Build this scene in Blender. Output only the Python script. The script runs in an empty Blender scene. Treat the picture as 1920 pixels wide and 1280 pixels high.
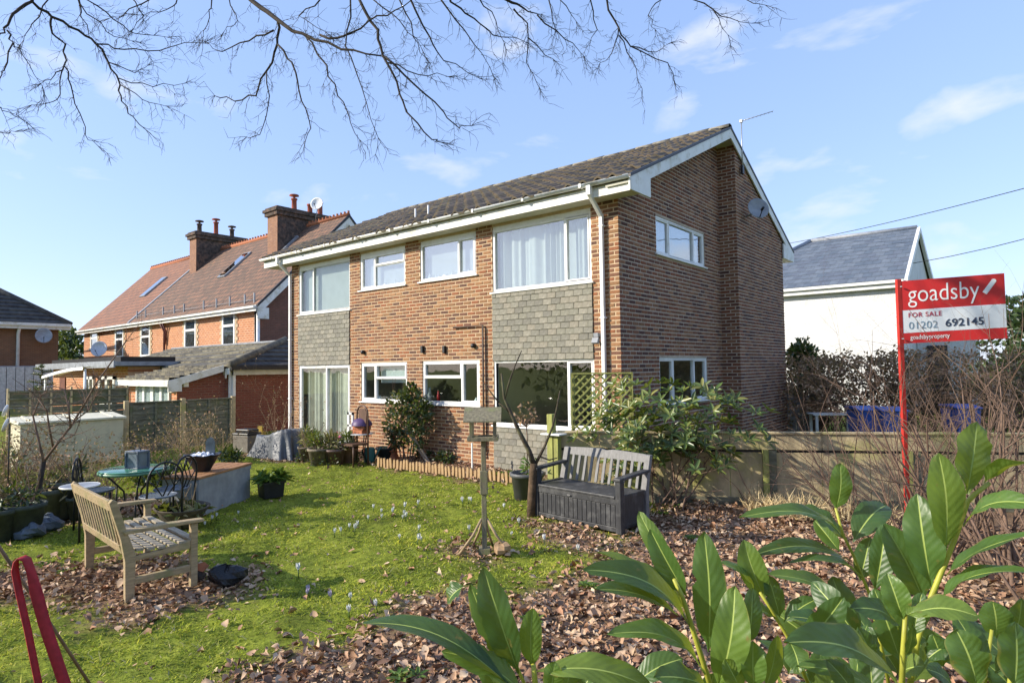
import bpy, bmesh, math, random
import numpy as np
from mathutils import Vector, Matrix
R = math.radians
random.seed(7); rng = np.random.default_rng(7)
scn = bpy.context.scene
col = scn.collection

# ------------------------------------------------------------------ camera
CAM = Vector((5.26, -9.34, 1.98)); FPX = 1163.84
YAW, PITCH, ROLL = R(39.3176), R(2.3995), R(-0.78715)
_f = Vector((-math.sin(YAW)*math.cos(PITCH), math.cos(YAW)*math.cos(PITCH), math.sin(PITCH)))
_r = Vector((math.cos(YAW), math.sin(YAW), 0)); _u = _r.cross(_f)
_r2 = _r*math.cos(ROLL) + _u*math.sin(ROLL); _u2 = -_r*math.sin(ROLL) + _u*math.cos(ROLL)
cd = bpy.data.cameras.new('camera'); cam = bpy.data.objects.new('camera', cd); col.objects.link(cam)
cd.sensor_width = 36; cd.lens = FPX/1920*36; cd.clip_start = 0.05; cd.clip_end = 2000
mw = Matrix.Identity(4)
for i, v in enumerate((_r2, _u2, -_f)):
    for j in range(3): mw[j][i] = v[j]
mw.translation = CAM
cam.matrix_world = mw; scn.camera = cam

# ------------------------------------------------------------------ sky, sun, exposure
SUN_AZ, SUN_EL = R(42), R(26)          # azimuth measured from -Y towards -X
sdir = Vector((-math.sin(SUN_AZ)*math.cos(SUN_EL), -math.cos(SUN_AZ)*math.cos(SUN_EL), math.sin(SUN_EL)))
w = bpy.data.worlds.new('World'); scn.world = w; w.use_nodes = True
nt = w.node_tree; nt.nodes.clear()
out = nt.nodes.new('ShaderNodeOutputWorld'); bg = nt.nodes.new('ShaderNodeBackground')
sky = nt.nodes.new('ShaderNodeTexSky'); sky.sky_type = 'NISHITA'; sky.sun_disc = False
sky.sun_elevation = SUN_EL; sky.sun_rotation = math.atan2(sdir.x, sdir.y)
sky.air_density = 1.0; sky.dust_density = 0.5; sky.ozone_density = 1.2
tc = nt.nodes.new('ShaderNodeTexCoord'); mp = nt.nodes.new('ShaderNodeMapping')
mp.inputs['Scale'].default_value = (1.0, 1.0, 2.6); mp.inputs['Location'].default_value = (1.3, 0.681, 0.893)
no = nt.nodes.new('ShaderNodeTexNoise'); no.inputs['Scale'].default_value = 4.6; no.inputs['Detail'].default_value = 7
no.inputs['Roughness'].default_value = 0.5; no.inputs['Distortion'].default_value = 0.25
rp = nt.nodes.new('ShaderNodeValToRGB'); rp.color_ramp.elements[0].position = 0.575; rp.color_ramp.elements[1].position = 0.72
rp.color_ramp.elements[1].color = (0.7, 0.7, 0.7, 1)
mx = nt.nodes.new('ShaderNodeMix'); mx.data_type = 'RGBA'
L = nt.links.new
L(tc.outputs['Generated'], mp.inputs['Vector']); L(mp.outputs[0], no.inputs['Vector']); L(no.outputs['Fac'], rp.inputs[0])
tn = nt.nodes.new('ShaderNodeMix'); tn.data_type = 'RGBA'; tn.inputs[0].default_value = 0.45; tn.inputs[7].default_value = (0.9, 1.48, 2.8, 1)
mt_ = nt.nodes.new('ShaderNodeMix'); mt_.data_type = 'RGBA'; mt_.blend_type = 'MULTIPLY'; mt_.inputs[0].default_value = 1; mt_.inputs[7].default_value = (1.06, 1.08, 1.26, 1)
gm_ = nt.nodes.new('ShaderNodeGamma'); gm_.inputs[1].default_value = 0.68
L(sky.outputs[0], gm_.inputs[0]); L(gm_.outputs[0], mt_.inputs[6]); L(mt_.outputs[2], tn.inputs[6]); L(rp.outputs[0], mx.inputs[0]); L(tn.outputs[2], mx.inputs[6]); mx.inputs[7].default_value = (2.75, 2.8, 2.95, 1)
L(mx.outputs[2], bg.inputs['Color']); bg.inputs['Strength'].default_value = 0.15
L(bg.outputs[0], out.inputs[0])
sl = bpy.data.lights.new('sun', 'SUN'); sl.energy = 2.75; sl.angle = R(0.53); sl.color = (1.0, 0.91, 0.76)
so = bpy.data.objects.new('sun', sl); col.objects.link(so)
so.rotation_euler = sdir.to_track_quat('Z', 'Y').to_euler(); so.location = (-8, -14, 12)
vs = scn.view_settings; vs.view_transform = 'Standard'; vs.look = 'None'; vs.exposure = 1.33; vs.gamma = 1.0

# ------------------------------------------------------------------ helpers
def ray(px, py):
    return _r2*((px-960)/FPX) + _u2*(-(py-640)/FPX) + _f
def at(px, py, d): return CAM + ray(px, py)*d
def gnd(px, py, z=0.0):
    r = ray(px, py); return CAM + r*((z-CAM.z)/r.z)
def onY(px, py, y):
    r = ray(px, py); return CAM + r*((y-CAM.y)/r.y)
def onX(px, py, x):
    r = ray(px, py); return CAM + r*((x-CAM.x)/r.x)
def onP(px, py, p0, n):
    r = ray(px, py); p0 = Vector(p0); n = Vector(n); return CAM + r*((p0-CAM).dot(n)/r.dot(n))
def proj(p):
    q = Vector(p)-CAM; d = q.dot(_f); return 960+FPX*q.dot(_r2)/d, 640-FPX*q.dot(_u2)/d, d

OFF = {}
def tag(o, label=None, cat=None, group=None, kind=None):
    if label: o['label'] = label
    if cat: o['category'] = cat
    if group: o['group'] = group
    if kind: o['kind'] = kind
    return o
def thing(name, label, cat, loc=(0, 0, 0), rz=0, group=None, world=False):
    o = bpy.data.objects.new(name, None); col.objects.link(o); o.location = loc; o.rotation_euler = (0, 0, rz)
    o.empty_display_size = 0.1
    OFF[o.name] = Vector(loc) if world else Vector((0, 0, 0))
    return tag(o, label, cat, group)
def link(name, me, parent=None, loc=None, rot=None):
    o = bpy.data.objects.new(name, me); col.objects.link(o)
    if parent is not None:
        o.parent = parent; OFF[o.name] = OFF.get(parent.name, Vector((0, 0, 0)))
    if loc is not None: o.location = loc
    if rot is not None: o.rotation_euler = rot
    return o

class MB:
    def __init__(s): s.v = []; s.f = []; s.m = []; s.sm = []
    def add(s, vs, fs, m=0, smooth=False):
        b = len(s.v); s.v += [tuple(p) for p in vs]
        for f in fs: s.f.append(tuple(b+i for i in f)); s.m.append(m); s.sm.append(smooth)
        return s
    def box(s, c, d, rz=0, m=0, rot=None):
        hx, hy, hz = d[0]/2, d[1]/2, d[2]/2; c = Vector(c)
        mt = rot if rot is not None else (Matrix.Rotation(rz, 3, 'Z') if rz else None)
        P = [Vector((x, y, z)) for z in (-hz, hz) for y in (-hy, hy) for x in (-hx, hx)]
        if mt is not None: P = [mt @ p for p in P]
        return s.add([c+p for p in P], [(0, 2, 3, 1), (4, 5, 7, 6), (0, 1, 5, 4), (2, 6, 7, 3), (0, 4, 6, 2), (1, 3, 7, 5)], m)
    def bb(s, x0, x1, y0, y1, z0, z1, m=0): return s.box(((x0+x1)/2, (y0+y1)/2, (z0+z1)/2), (abs(x1-x0), abs(y1-y0), abs(z1-z0)), m=m)
    def bar(s, a, b, wd, th, up=(0, 0, 1), m=0):
        a = Vector(a); b = Vector(b); y = (b-a); l = y.length; y.normalize(); up = Vector(up)
        x = y.cross(up)
        if x.length < 1e-4: x = y.cross(Vector((1, 0, 0)))
        x.normalize(); z = x.cross(y)
        mt = Matrix((x, y, z)).transposed()
        return s.box((a+b)/2, (wd, l, th), m=m, rot=mt)
    def tube(s, pts, rad, n=6, m=0, cap=True, smooth=True):
        pts = [Vector(p) for p in pts]; k = len(pts)
        if not hasattr(rad, '__len__'): rad = [rad]*k
        V = []; ux = None
        for i, p in enumerate(pts):
            t = (pts[min(i+1, k-1)]-pts[max(i-1, 0)])
            if t.length < 1e-9: t = Vector((0, 0, 1))
            t.normalize()
            if ux is None:
                ux = t.cross(Vector((0, 0, 1)) if abs(t.z) < .9 else Vector((1, 0, 0)))
            else: ux = ux - t*ux.dot(t)
            if ux.length < 1e-6: ux = t.orthogonal()
            ux.normalize(); uy = t.cross(ux)
            for j in range(n):
                a = 2*math.pi*j/n; V.append(p+(ux*math.cos(a)+uy*math.sin(a))*rad[i])
        F = [(i*n+j, i*n+(j+1) % n, (i+1)*n+(j+1) % n, (i+1)*n+j) for i in range(k-1) for j in range(n)]
        if cap: F += [tuple(range(n-1, -1, -1)), tuple((k-1)*n+j for j in range(n))]
        return s.add(V, F, m, smooth)
    def lathe(s, prof, c=(0, 0, 0), n=20, m=0, smooth=True, sx=1, sy=1):
        c = Vector(c); V = []; k = len(prof)
        for r, z in prof:
            for j in range(n):
                a = 2*math.pi*j/n; V.append((c.x+r*math.cos(a)*sx, c.y+r*math.sin(a)*sy, c.z+z))
        F = [(i*n+j, i*n+(j+1) % n, (i+1)*n+(j+1) % n, (i+1)*n+j) for i in range(k-1) for j in range(n)]
        return s.add(V, F, m, smooth)
    def prism(s, poly, d, m=0):
        d = Vector(d); P = [Vector(p) for p in poly]; n = len(P)
        return s.add(P+[p+d for p in P], [tuple(range(n-1, -1, -1)), tuple(range(n, 2*n))]+[(i, (i+1) % n, n+(i+1) % n, n+i) for i in range(n)], m)
    def mesh(s, name, mats, off=None):
        me = bpy.data.meshes.new(name)
        o = off if off is not None else Vector((0, 0, 0))
        me.from_pydata([(p[0]-o[0], p[1]-o[1], p[2]-o[2]) for p in s.v], [], s.f)
        for mm in (mats if isinstance(mats, (list, tuple)) else [mats]): me.materials.append(mm)
        if s.f:
            me.polygons.foreach_set('material_index', s.m); me.polygons.foreach_set('use_smooth', s.sm)
        bm = bmesh.new(); bm.from_mesh(me); bmesh.ops.recalc_face_normals(bm, faces=bm.faces); bm.to_mesh(me); bm.free()
        return me
    def build(s, name, mats, parent=None, bevel=0, label=None):
        off = OFF.get(parent.name) if parent is not None else None
        o = link(name, s.mesh(name, mats, off), parent)
        if bevel:
            b = o.modifiers.new('bevel', 'BEVEL'); b.width = bevel; b.segments = 2; b.limit_method = 'ANGLE'; b.angle_limit = R(40)
        if label: o['label'] = label
        return o

def np_mesh(name, V, pattern, mat, parent=None, smooth=False):
    """V (n,k,3); pattern: faces (vertex index tuples within one piece)"""
    n, k, _ = V.shape; me = bpy.data.meshes.new(name)
    me.vertices.add(n*k); me.vertices.foreach_set('co', V.reshape(-1).astype(np.float32))
    base = (np.arange(n)*k)[:, None]
    idx = np.concatenate([base+np.array(p)[None, :] for p in pattern], axis=1).reshape(-1)
    sizes = np.tile(np.array([len(p) for p in pattern]), n)
    starts = np.concatenate([[0], np.cumsum(sizes)[:-1]])
    me.loops.add(len(idx)); me.loops.foreach_set('vertex_index', idx.astype(np.int32))
    me.polygons.add(len(sizes)); me.polygons.foreach_set('loop_start', starts.astype(np.int32))
    me.update(calc_edges=True)
    if smooth: me.polygons.foreach_set('use_smooth', np.ones(len(sizes), bool))
    me.materials.append(mat)
    return link(name, me, parent)

# ------------------------------------------------------------------ materials
def newmat(name):
    m = bpy.data.materials.new(name); m.use_nodes = True; nt = m.node_tree
    return m, nt, nt.nodes['Principled BSDF']
def N(nt, t, **kw):
    n = nt.nodes.new(t)
    for k, v in kw.items(): setattr(n, k, v)
    return n
def noise(nt, scale, detail=4, rough=.55, coord='Object', stretch=None):
    t = N(nt, 'ShaderNodeTexCoord'); n = N(nt, 'ShaderNodeTexNoise')
    n.inputs['Scale'].default_value = scale; n.inputs['Detail'].default_value = detail; n.inputs['Roughness'].default_value = rough
    if stretch:
        mp = N(nt, 'ShaderNodeMapping'); mp.inputs['Scale'].default_value = stretch
        nt.links.new(t.outputs[coord], mp.inputs[0]); nt.links.new(mp.outputs[0], n.inputs['Vector'])
    else: nt.links.new(t.outputs[coord], n.inputs['Vector'])
    return n
def ramp(nt, fac, stops, interp='LINEAR'):
    r = N(nt, 'ShaderNodeValToRGB'); cr = r.color_ramp; cr.interpolation = interp
    while len(cr.elements) < len(stops): cr.elements.new(0.5)
    for e, (p, c) in zip(cr.elements, stops): e.position = p; e.color = (*c, 1) if len(c) == 3 else c
    nt.links.new(fac, r.inputs[0]); return r.outputs[0]
def mul(c, k): return tuple(min(1, x*k) for x in c)
def bump(nt, bs, h, strength, dist=.01):
    b = N(nt, 'ShaderNodeBump'); b.inputs['Strength'].default_value = strength; b.inputs['Distance'].default_value = dist
    nt.links.new(h, b.inputs['Height']); nt.links.new(b.outputs[0], bs.inputs['Normal'])
def mixc(nt, fac, a, b, mode='MIX'):
    m = N(nt, 'ShaderNodeMix', data_type='RGBA', blend_type=mode)
    for s, v in ((0, fac), (6, a), (7, b)):
        if isinstance(v, (int, float)): m.inputs[s].default_value = v
        elif isinstance(v, tuple): m.inputs[s].default_value = (*v, 1) if len(v) == 3 else v
        else: nt.links.new(v, m.inputs[s])
    return m.outputs[2]
def mat(name, c, rough=.65, var=.2, sc=7, bmp=.25, bsc=70, bd=.004, c2=None, stretch=None, metal=0, spec=.4, streak=None):
    m, nt, bs = newmat(name)
    n = noise(nt, sc, 5, .6, stretch=stretch)
    c2 = c2 or mul(c, 1-var*1.6)
    o = ramp(nt, n.outputs['Fac'], [(.3, c2), (.7, mul(c, 1+var*.5))])
    if streak:
        n3 = noise(nt, streak[1], 6, .65); f = ramp(nt, n3.outputs['Fac'], [(.5, (0, 0, 0)), (.68, (1, 1, 1))])
        o = mixc(nt, f, o, streak[0])
    nt.links.new(o, bs.inputs['Base Color'])
    bs.inputs['Roughness'].default_value = rough; bs.inputs['Metallic'].default_value = metal; bs.inputs['Specular IOR Level'].default_value = spec
    if bmp:
        n2 = noise(nt, bsc, 3, .6, stretch=stretch); bump(nt, bs, n2.outputs['Fac'], bmp, bd)
    return m
def rndmat(name, cols, src='island', rough=.8, var=.25, sc=25, bmp=.4, bsc=120, bd=.003, trans=0, spec=.3, big=None):
    """piece-by-piece colour: random per mesh island or per object"""
    m, nt, bs = newmat(name)
    if src == 'island': rv = N(nt, 'ShaderNodeNewGeometry').outputs['Random Per Island']
    else: rv = N(nt, 'ShaderNodeObjectInfo').outputs['Random']
    k = len(cols)
    o = ramp(nt, rv, [(i/k, c) for i, c in enumerate(cols)], 'CONSTANT' if k > 3 else 'LINEAR')
    n = noise(nt, sc, 4, .6)
    g = ramp(nt, n.outputs['Fac'], [(.3, (1-var,)*3), (.7, (1+var*.6,)*3)])
    o = mixc(nt, 1.0, o, g, 'MULTIPLY')
    if big:
        n3 = noise(nt, big[1], 4, .6, coord=big[3] if len(big) > 3 else 'Object'); f = ramp(nt, n3.outputs['Fac'], [(.45, (0, 0, 0)), (.7, (big[2],)*3)])
        o = mixc(nt, f, o, big[0])
    nt.links.new(o, bs.inputs['Base Color']); bs.inputs['Roughness'].default_value = rough; bs.inputs['Specular IOR Level'].default_value = spec
    if bmp:
        n2 = noise(nt, bsc, 3, .6); bump(nt, bs, n2.outputs['Fac'], bmp, bd)
    if trans:
        tr = N(nt, 'ShaderNodeBsdfTranslucent'); ms = N(nt, 'ShaderNodeMixShader'); ms.inputs[0].default_value = trans
        oc = mixc(nt, .6, o, (.5, .6, .05)); nt.links.new(oc, tr.inputs['Color'])
        nt.links.new(bs.outputs[0], ms.inputs[1]); nt.links.new(tr.outputs[0], ms.inputs[2])
        nt.links.new(ms.outputs[0], nt.nodes['Material Output'].inputs[0])
    return m
def brickmat(name, c1, c2, mortar, bw=.225, bh=.075, ms=.012, axis='x', rough=.85, c3=None):
    """far brickwork or tiles too small to pick apart"""
    m, nt, bs = newmat(name)
    t = N(nt, 'ShaderNodeTexCoord'); sp = N(nt, 'ShaderNodeSeparateXYZ'); cb = N(nt, 'ShaderNodeCombineXYZ')
    nt.links.new(t.outputs['Object'], sp.inputs[0])
    nt.links.new(sp.outputs[{'x': 0, 'y': 1}[axis]], cb.inputs[0]); nt.links.new(sp.outputs[2], cb.inputs[1])
    b = N(nt, 'ShaderNodeTexBrick'); nt.links.new(cb.outputs[0], b.inputs['Vector'])
    b.inputs['Scale'].default_value = 1; b.inputs['Brick Width'].default_value = bw; b.inputs['Row Height'].default_value = bh
    b.inputs['Mortar Size'].default_value = ms; b.inputs['Mortar Smooth'].default_value = .3; b.inputs['Bias'].default_value = 0
    b.inputs['Color1'].default_value = (*c1, 1); b.inputs['Color2'].default_value = (*c2, 1); b.inputs['Mortar'].default_value = (*mortar, 1)
    n = noise(nt, 3, 6, .65); f = ramp(nt, n.outputs['Fac'], [(.35, (0, 0, 0)), (.7, (.8, .8, .8))])
    o = mixc(nt, f, b.outputs['Color'], c3 or mul(c1, .6))
    nt.links.new(o, bs.inputs['Base Color']); bs.inputs['Roughness'].default_value = rough
    h = ramp(nt, b.outputs['Fac'], [(0, (1, 1, 1)), (1, (0, 0, 0))]); bump(nt, bs, h, .8, .012)
    return m
def glass(name, refl=.12, tint=(.9, .95, .95)):
    m, nt, bs = newmat(name)
    tr = N(nt, 'ShaderNodeBsdfTransparent'); tr.inputs[0].default_value = (*tint, 1)
    gl = N(nt, 'ShaderNodeBsdfGlossy'); gl.inputs['Roughness'].default_value = .015
    fr = N(nt, 'ShaderNodeLayerWeight'); fr.inputs['Blend'].default_value = .5
    pw = N(nt, 'ShaderNodeMath', operation='POWER'); pw.inputs[1].default_value = 4
    nt.links.new(fr.outputs['Facing'], pw.inputs[0])
    ad = N(nt, 'ShaderNodeMath', operation='ADD'); ad.inputs[1].default_value = refl; ad.use_clamp = True
    nt.links.new(pw.outputs[0], ad.inputs[0])
    n = noise(nt, 1.6, 2, .5); b = N(nt, 'ShaderNodeBump'); b.inputs['Strength'].default_value = .06; b.inputs['Distance'].default_value = .05
    nt.links.new(n.outputs['Fac'], b.inputs['Height']); nt.links.new(b.outputs[0], gl.inputs['Normal'])
    ms = N(nt, 'ShaderNodeMixShader'); nt.links.new(ad.outputs[0], ms.inputs[0])
    nt.links.new(tr.outputs[0], ms.inputs[1]); nt.links.new(gl.outputs[0], ms.inputs[2])
    nt.links.new(ms.outputs[0], nt.nodes['Material Output'].inputs[0])
    return m

MA = {}
BR = [(.285, .13, .062), (.22, .103, .056), (.255, .12, .062), (.33, .172, .084), (.175, .085, .055), (.27, .145, .072), (.36, .195, .098), (.20, .096, .058), (.125, .066, .048), (.285, .112, .054)]
MA['brick_i'] = rndmat('brick_red_brown', BR, 'island', .88, .3, 30, .5, 140)
MA['brick_o'] = rndmat('brick_red_brown_single', BR, 'object', .88, .3, 30, .5, 140)
BRG = [mul((c[0]*.84, c[1]*.78, c[2]*.86), 1) for c in BR]  # darker copy of the front bricks, the gable's shade put into the colour
MA['brickg_i'] = rndmat('brick_red_brown_shaded', BRG, 'island', .9, .3, 30, .5, 140)
MA['brickg_o'] = rndmat('brick_red_brown_shaded_single', BRG, 'object', .9, .3, 30, .5, 140)
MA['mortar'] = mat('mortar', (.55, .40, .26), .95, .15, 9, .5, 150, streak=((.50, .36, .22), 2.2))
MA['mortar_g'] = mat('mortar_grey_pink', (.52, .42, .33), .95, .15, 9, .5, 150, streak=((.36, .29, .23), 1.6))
ST = [(.26, .245, .20), (.22, .21, .175), (.29, .27, .22), (.24, .23, .185), (.20, .19, .16), (.275, .25, .20)]
MA['slate'] = rndmat('hung_tile_grey_green', ST, 'object', .85, .3, 14, .35, 90, big=((.16, .15, .10), 5, .5))
TL = [(.16, .125, .098), (.125, .102, .085), (.185, .14, .105), (.10, .084, .072), (.17, .14, .11), (.14, .11, .08)]
MOSS = (.20, .175, .10)
MA['tile_i'] = rndmat('roof_tile_weathered', TL, 'island', .92, .4, 9, .7, 60, .006, big=(MOSS, 1.7, .75))
MA['tile_o'] = rndmat('roof_tile_weathered_single', TL, 'object', .92, .4, 9, .7, 60, .006, big=(MOSS, 6, .6))
MA['ridge'] = rndmat('ridge_tile', [(.17, .145, .11), (.13, .115, .09), (.21, .18, .13)], 'object', .95, .4, 12, .7, 60, .006, big=((.3, .29, .22), 9, .6))
MA['upvc'] = mat('white_upvc', (.80, .80, .79), .35, .05, 3, .03, 20, streak=((.66, .65, .6), 3.5))
MA['fascia'] = mat('white_fascia', (.76, .76, .73), .5, .08, 2.5, .1, 30, streak=((.5, .47, .36), 3.2))
MA['soffit'] = mat('soffit', (.58, .56, .47), .7, .15, 3, .1, 30)
MA['glass'] = glass('window_glass', .07)
MA['glass_r'] = glass('window_glass_bright', .30)
MA['glass_m'] = glass('window_glass_mid', .20)
MA['dark'] = mat('dark_plastic', (.02, .02, .022), .45, .3, 12, .1)
MA['black'] = mat('black_iron', (.012, .013, .016), .4, .3, 20, .2)
MA['net'] = mat('net_curtain', (.62, .62, .59), .9, .06, 4, .2, 40)
MA['blind'] = mat('blind_white', (.56, .58, .58), .8, .05, 2, .05)
MA['beige'] = mat('curtain_beige', (.72, .66, .54), .95, .12, 5, .2, 60)
MA['room'] = mat('room_wall', (.30, .27, .20), .9, .15, 1, .05)
MA['white'] = mat('white_paint', (.78, .78, .76), .5, .08, 6, .1)
MA['render'] = mat('white_render', (.70, .70, .70), .9, .08, 1.2, .8, 18, .03, streak=((.60, .60, .58), 1.5))
MA['terra'] = mat('terracotta', (.42, .15, .07), .85, .25, 14, .3)
MA['lead'] = mat('lead_grey', (.30, .32, .35), .5, .2, 5, .15)
MA['steel'] = mat('galvanised', (.45, .47, .49), .4, .15, 10, .05, metal=.6)
MA['oak'] = mat('weathered_teak', (.46, .345, .20), .85, .25, 3, .7, 60, .004, c2=(.27, .20, .115), stretch=(14, 2, 14), streak=((.27, .25, .11), 5))
MA['oak_seat'] = mat('weathered_teak_grey', (.40, .35, .26), .85, .25, 3, .7, 60, .004, c2=(.24, .205, .15), stretch=(2, 14, 14))
MA['feed'] = mat('grey_weathered_wood', (.25, .22, .14), .9, .3, 4, .7, 50, .004, c2=(.13, .115, .08), stretch=(9, 9, 1.5), streak=((.2, .22, .08), 6))
MA['greyplastic'] = mat('grey_plastic_resin', (.045, .046, .05), .5, .25, 5, .25, 45, .003, stretch=(8, 8, 1.5), streak=((.10, .10, .10), 7))
MA['lightgreyplastic'] = mat('light_grey_resin', (.20, .195, .19), .6, .2, 5, .25, 45, .003, stretch=(8, 8, 1.5))  # paler resin of the back posts, slats, top rail and badge
MA['fencewood'] = mat('fence_wood', (.56, .45, .26), .9, .25, 3.0, .7, 30, .006, c2=(.27, .22, .14), stretch=(1.6, 1, .8), streak=((.40, .38, .12), 1.6))  # pale and dark blotches paint in dappled light; the streak colour is moss
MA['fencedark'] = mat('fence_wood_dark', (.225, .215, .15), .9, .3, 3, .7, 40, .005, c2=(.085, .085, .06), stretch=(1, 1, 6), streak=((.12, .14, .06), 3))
MA['post'] = mat('green_stained_post', (.34, .35, .10), .9, .3, 4, .6, 40, .005, c2=(.2, .2, .07), stretch=(5, 5, 1))
MA['picket'] = mat('picket_wood', (.50, .34, .17), .85, .25, 7, .5, 50, c2=(.30, .19, .10))
MA['bark'] = mat('bark_dark', (.060, .048, .040), .95, .4, 14, .8, 60, .004)
MA['twig'] = mat('twig_brown', (.215, .14, .10), .9, .35, 9, .5, 60, .003, streak=((.15, .095, .07), 5))
MA['twigpale'] = mat('twig_straw', (.42, .31, .18), .9, .3, 9, .3, 60)
MA['straw'] = rndmat('dead_straw', [(.60, .48, .27), (.48, .36, .19), (.68, .56, .34)], 'island', .9, .2, 20, 0)
MA['laurelstem'] = mat('laurel_stem', (.40, .40, .055), .5, .2, 18, .1, 60)
MA['soil'] = mat('soil', (.06, .042, .03), 1, .4, 20, .8, 40, .01)
MA['cream'] = mat('cream_plastic', (.66, .60, .43), .7, .1, 3, .15, 30, streak=((.42, .40, .29), 3))
MA['creamroof'] = mat('cream_plastic_sunlit_roof', (.72, .68, .53), .7, .1, 3, .15, 30)  # paler copy of the cream plastic, sunlight on the lid painted in
MA['red'] = mat('red_webbing', (.36, .018, .03), .7, .2, 30, .5, 300, .001)
MA['signred'] = mat('sign_red', (.56, .028, .03), .4, .08, 3, .03)
MA['signpost'] = mat('sign_post_red', (.60, .035, .025), .55, .15, 6, .2, streak=((.42, .03, .02), 9))
MA['signwhite'] = mat('sign_white', (.66, .70, .74), .4, .05, 3, .03)
MA['letterwhite'] = mat('letter_white', (.82, .82, .82), .5, .02, 3, 0)
MA['letterred'] = mat('letter_red', (.40, .02, .05), .5, .02, 3, 0)
MA['letterblue'] = mat('letter_blue', (.16, .25, .33), .5, .02, 3, 0)
MA['letternavy'] = mat('letter_navy', (.03, .045, .085), .5, .02, 3, 0)
# ------------------------------------------------------------------ ground
def poly_world(pts): return np.array([tuple(gnd(x, y))[:2] for x, y in pts])
def in_poly(P, x, y):
    ins = np.zeros(x.shape, bool); n = len(P); j = n-1
    for i in range(n):
        xi, yi = P[i]; xj, yj = P[j]
        c = ((yi > y) != (yj > y)) & (x < (xj-xi)*(y-yi)/(yj-yi+1e-12)+xi); ins ^= c; j = i
    return ins
def vnoise(x, y, s, seed=0):
    """smooth value noise in numpy"""
    r = np.random.default_rng(seed).random((64, 64))
    u = x*s; v = y*s; i = np.floor(u).astype(int); j = np.floor(v).astype(int); fu = u-i; fv = v-j
    fu = fu*fu*(3-2*fu); fv = fv*fv*(3-2*fv); i0 = i % 64; i1 = (i+1) % 64; j0 = j % 64; j1 = (j+1) % 64
    return (r[i0, j0]*(1-fu)+r[i1, j0]*fu)*(1-fv)+(r[i0, j1]*(1-fu)+r[i1, j1]*fu)*fv
LIT = [poly_world(p) for p in (
    [(330, 1330), (470, 1268), (600, 1205), (700, 1150), (830, 1118), (960, 1090), (1090, 1058), (1175, 1020), (1170, 1000), (1225, 950), (1330, 925), (1500, 945), (1800, 935), (2300, 960), (2600, 1700), (600, 1700)],
    [(985, 985), (1010, 965), (1090, 985), (1165, 1003), (1150, 1022), (1060, 1003)],
    [(60, 1062), (150, 1042), (300, 1040), (420, 1052), (465, 1085), (400, 1115), (300, 1130), (180, 1150), (60, 1140), (-60, 1120), (-60, 1080)],
    [(-400, 1000), (-60, 985), (0, 978), (150, 972), (330, 975), (330, 930), (0, 925), (-500, 940)],
    [(440, 858), (560, 862), (700, 868), (820, 885), (985, 910), (1030, 905), (1030, 880), (800, 850), (540, 820)])]
FEED = (.72, -4.31)
def litter(x, y):
    jx = x+(vnoise(x, y, 2.3, 3)-.5)*.9; jy = y+(vnoise(x, y, 2.3, 4)-.5)*.9
    f = np.zeros(x.shape)
    for P in LIT: f = np.maximum(f, in_poly(P, jx, jy)*1.0)
    f = np.maximum(f, (np.hypot((jx-FEED[0]), (jy-FEED[1])) < .34)*1.0)
    return f
def gheight(x, y):
    near = np.clip(1-(np.hypot(x-0, y+5)-11)/4, 0, 1)
    return near*((vnoise(x, y, .5, 1)-.5)*.06+(vnoise(x, y, 2.2, 2)-.5)*.035+(vnoise(x, y, 5, 5)-.5)*.04+(vnoise(x, y, 10, 6)-.5)*.022-.01)*np.clip(-y/.6, 0, 1)
def gz(x, y): return float(gheight(np.array([x]), np.array([y]))[0])
xs = np.unique(np.concatenate([np.linspace(-400, -40, 10), np.linspace(-40, -13, 15), np.linspace(-13, -5, 100), np.linspace(-5, 7.5, 230), np.linspace(7.5, 40, 16), np.linspace(40, 400, 10)]))
ys = np.unique(np.concatenate([np.linspace(-400, -40, 8), np.linspace(-40, -10, 12), np.linspace(-10, 1, 200), np.linspace(1, 40, 16), np.linspace(40, 600, 12)]))
GX, GY = np.meshgrid(xs, ys, indexing='ij'); GZ = gheight(GX, GY)
nx, ny = GX.shape
gv = np.stack([GX, GY, GZ], -1).reshape(-1, 3)
ii, jj = np.meshgrid(np.arange(nx-1), np.arange(ny-1), indexing='ij')
gf = np.stack([ii*ny+jj, (ii+1)*ny+jj, (ii+1)*ny+jj+1, ii*ny+jj+1], -1).reshape(-1, 4)
me = bpy.data.meshes.new('ground'); me.from_pydata(gv.tolist(), [], gf.tolist())
me.polygons.foreach_set('use_smooth', np.ones(len(gf), bool))
ca = me.attributes.new('soil_cover', 'FLOAT', 'POINT'); _lr = np.random.default_rng(2); ca.data.foreach_set('value', (sum(litter(GX+_lr.normal(size=GX.shape)*.10, GY+_lr.normal(size=GX.shape)*.10) for _ in range(6))/6).reshape(-1).astype(np.float32))
gm, nt, bs = newmat('mossy_ground')
n1 = noise(nt, 2.0, 6, .65); c1 = ramp(nt, n1.outputs['Fac'], [(.3, (.10, .12, .02)), (.5, (.20, .24, .03)), (.7, (.32, .34, .05))])
n2 = noise(nt, 14, 5, .7); c2 = ramp(nt, n2.outputs['Fac'], [(.3, (.45, .45, .45)), (.65, (1.15, 1.15, 1.15))])
gc = mixc(nt, 1.0, c1, c2, 'MULTIPLY')
n3 = noise(nt, 22, 5, .7); dc = ramp(nt, n3.outputs['Fac'], [(.3, (.12, .075, .045)), (.7, (.30, .195, .12))])
a = N(nt, 'ShaderNodeAttribute'); a.attribute_name = 'soil_cover'
nt.links.new(mixc(nt, a.outputs['Fac'], gc, dc), bs.inputs['Base Color']); bs.inputs['Roughness'].default_value = 1
bs.inputs['Specular IOR Level'].default_value = .1
bump(nt, bs, n2.outputs['Fac'], .8, .03)
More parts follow.
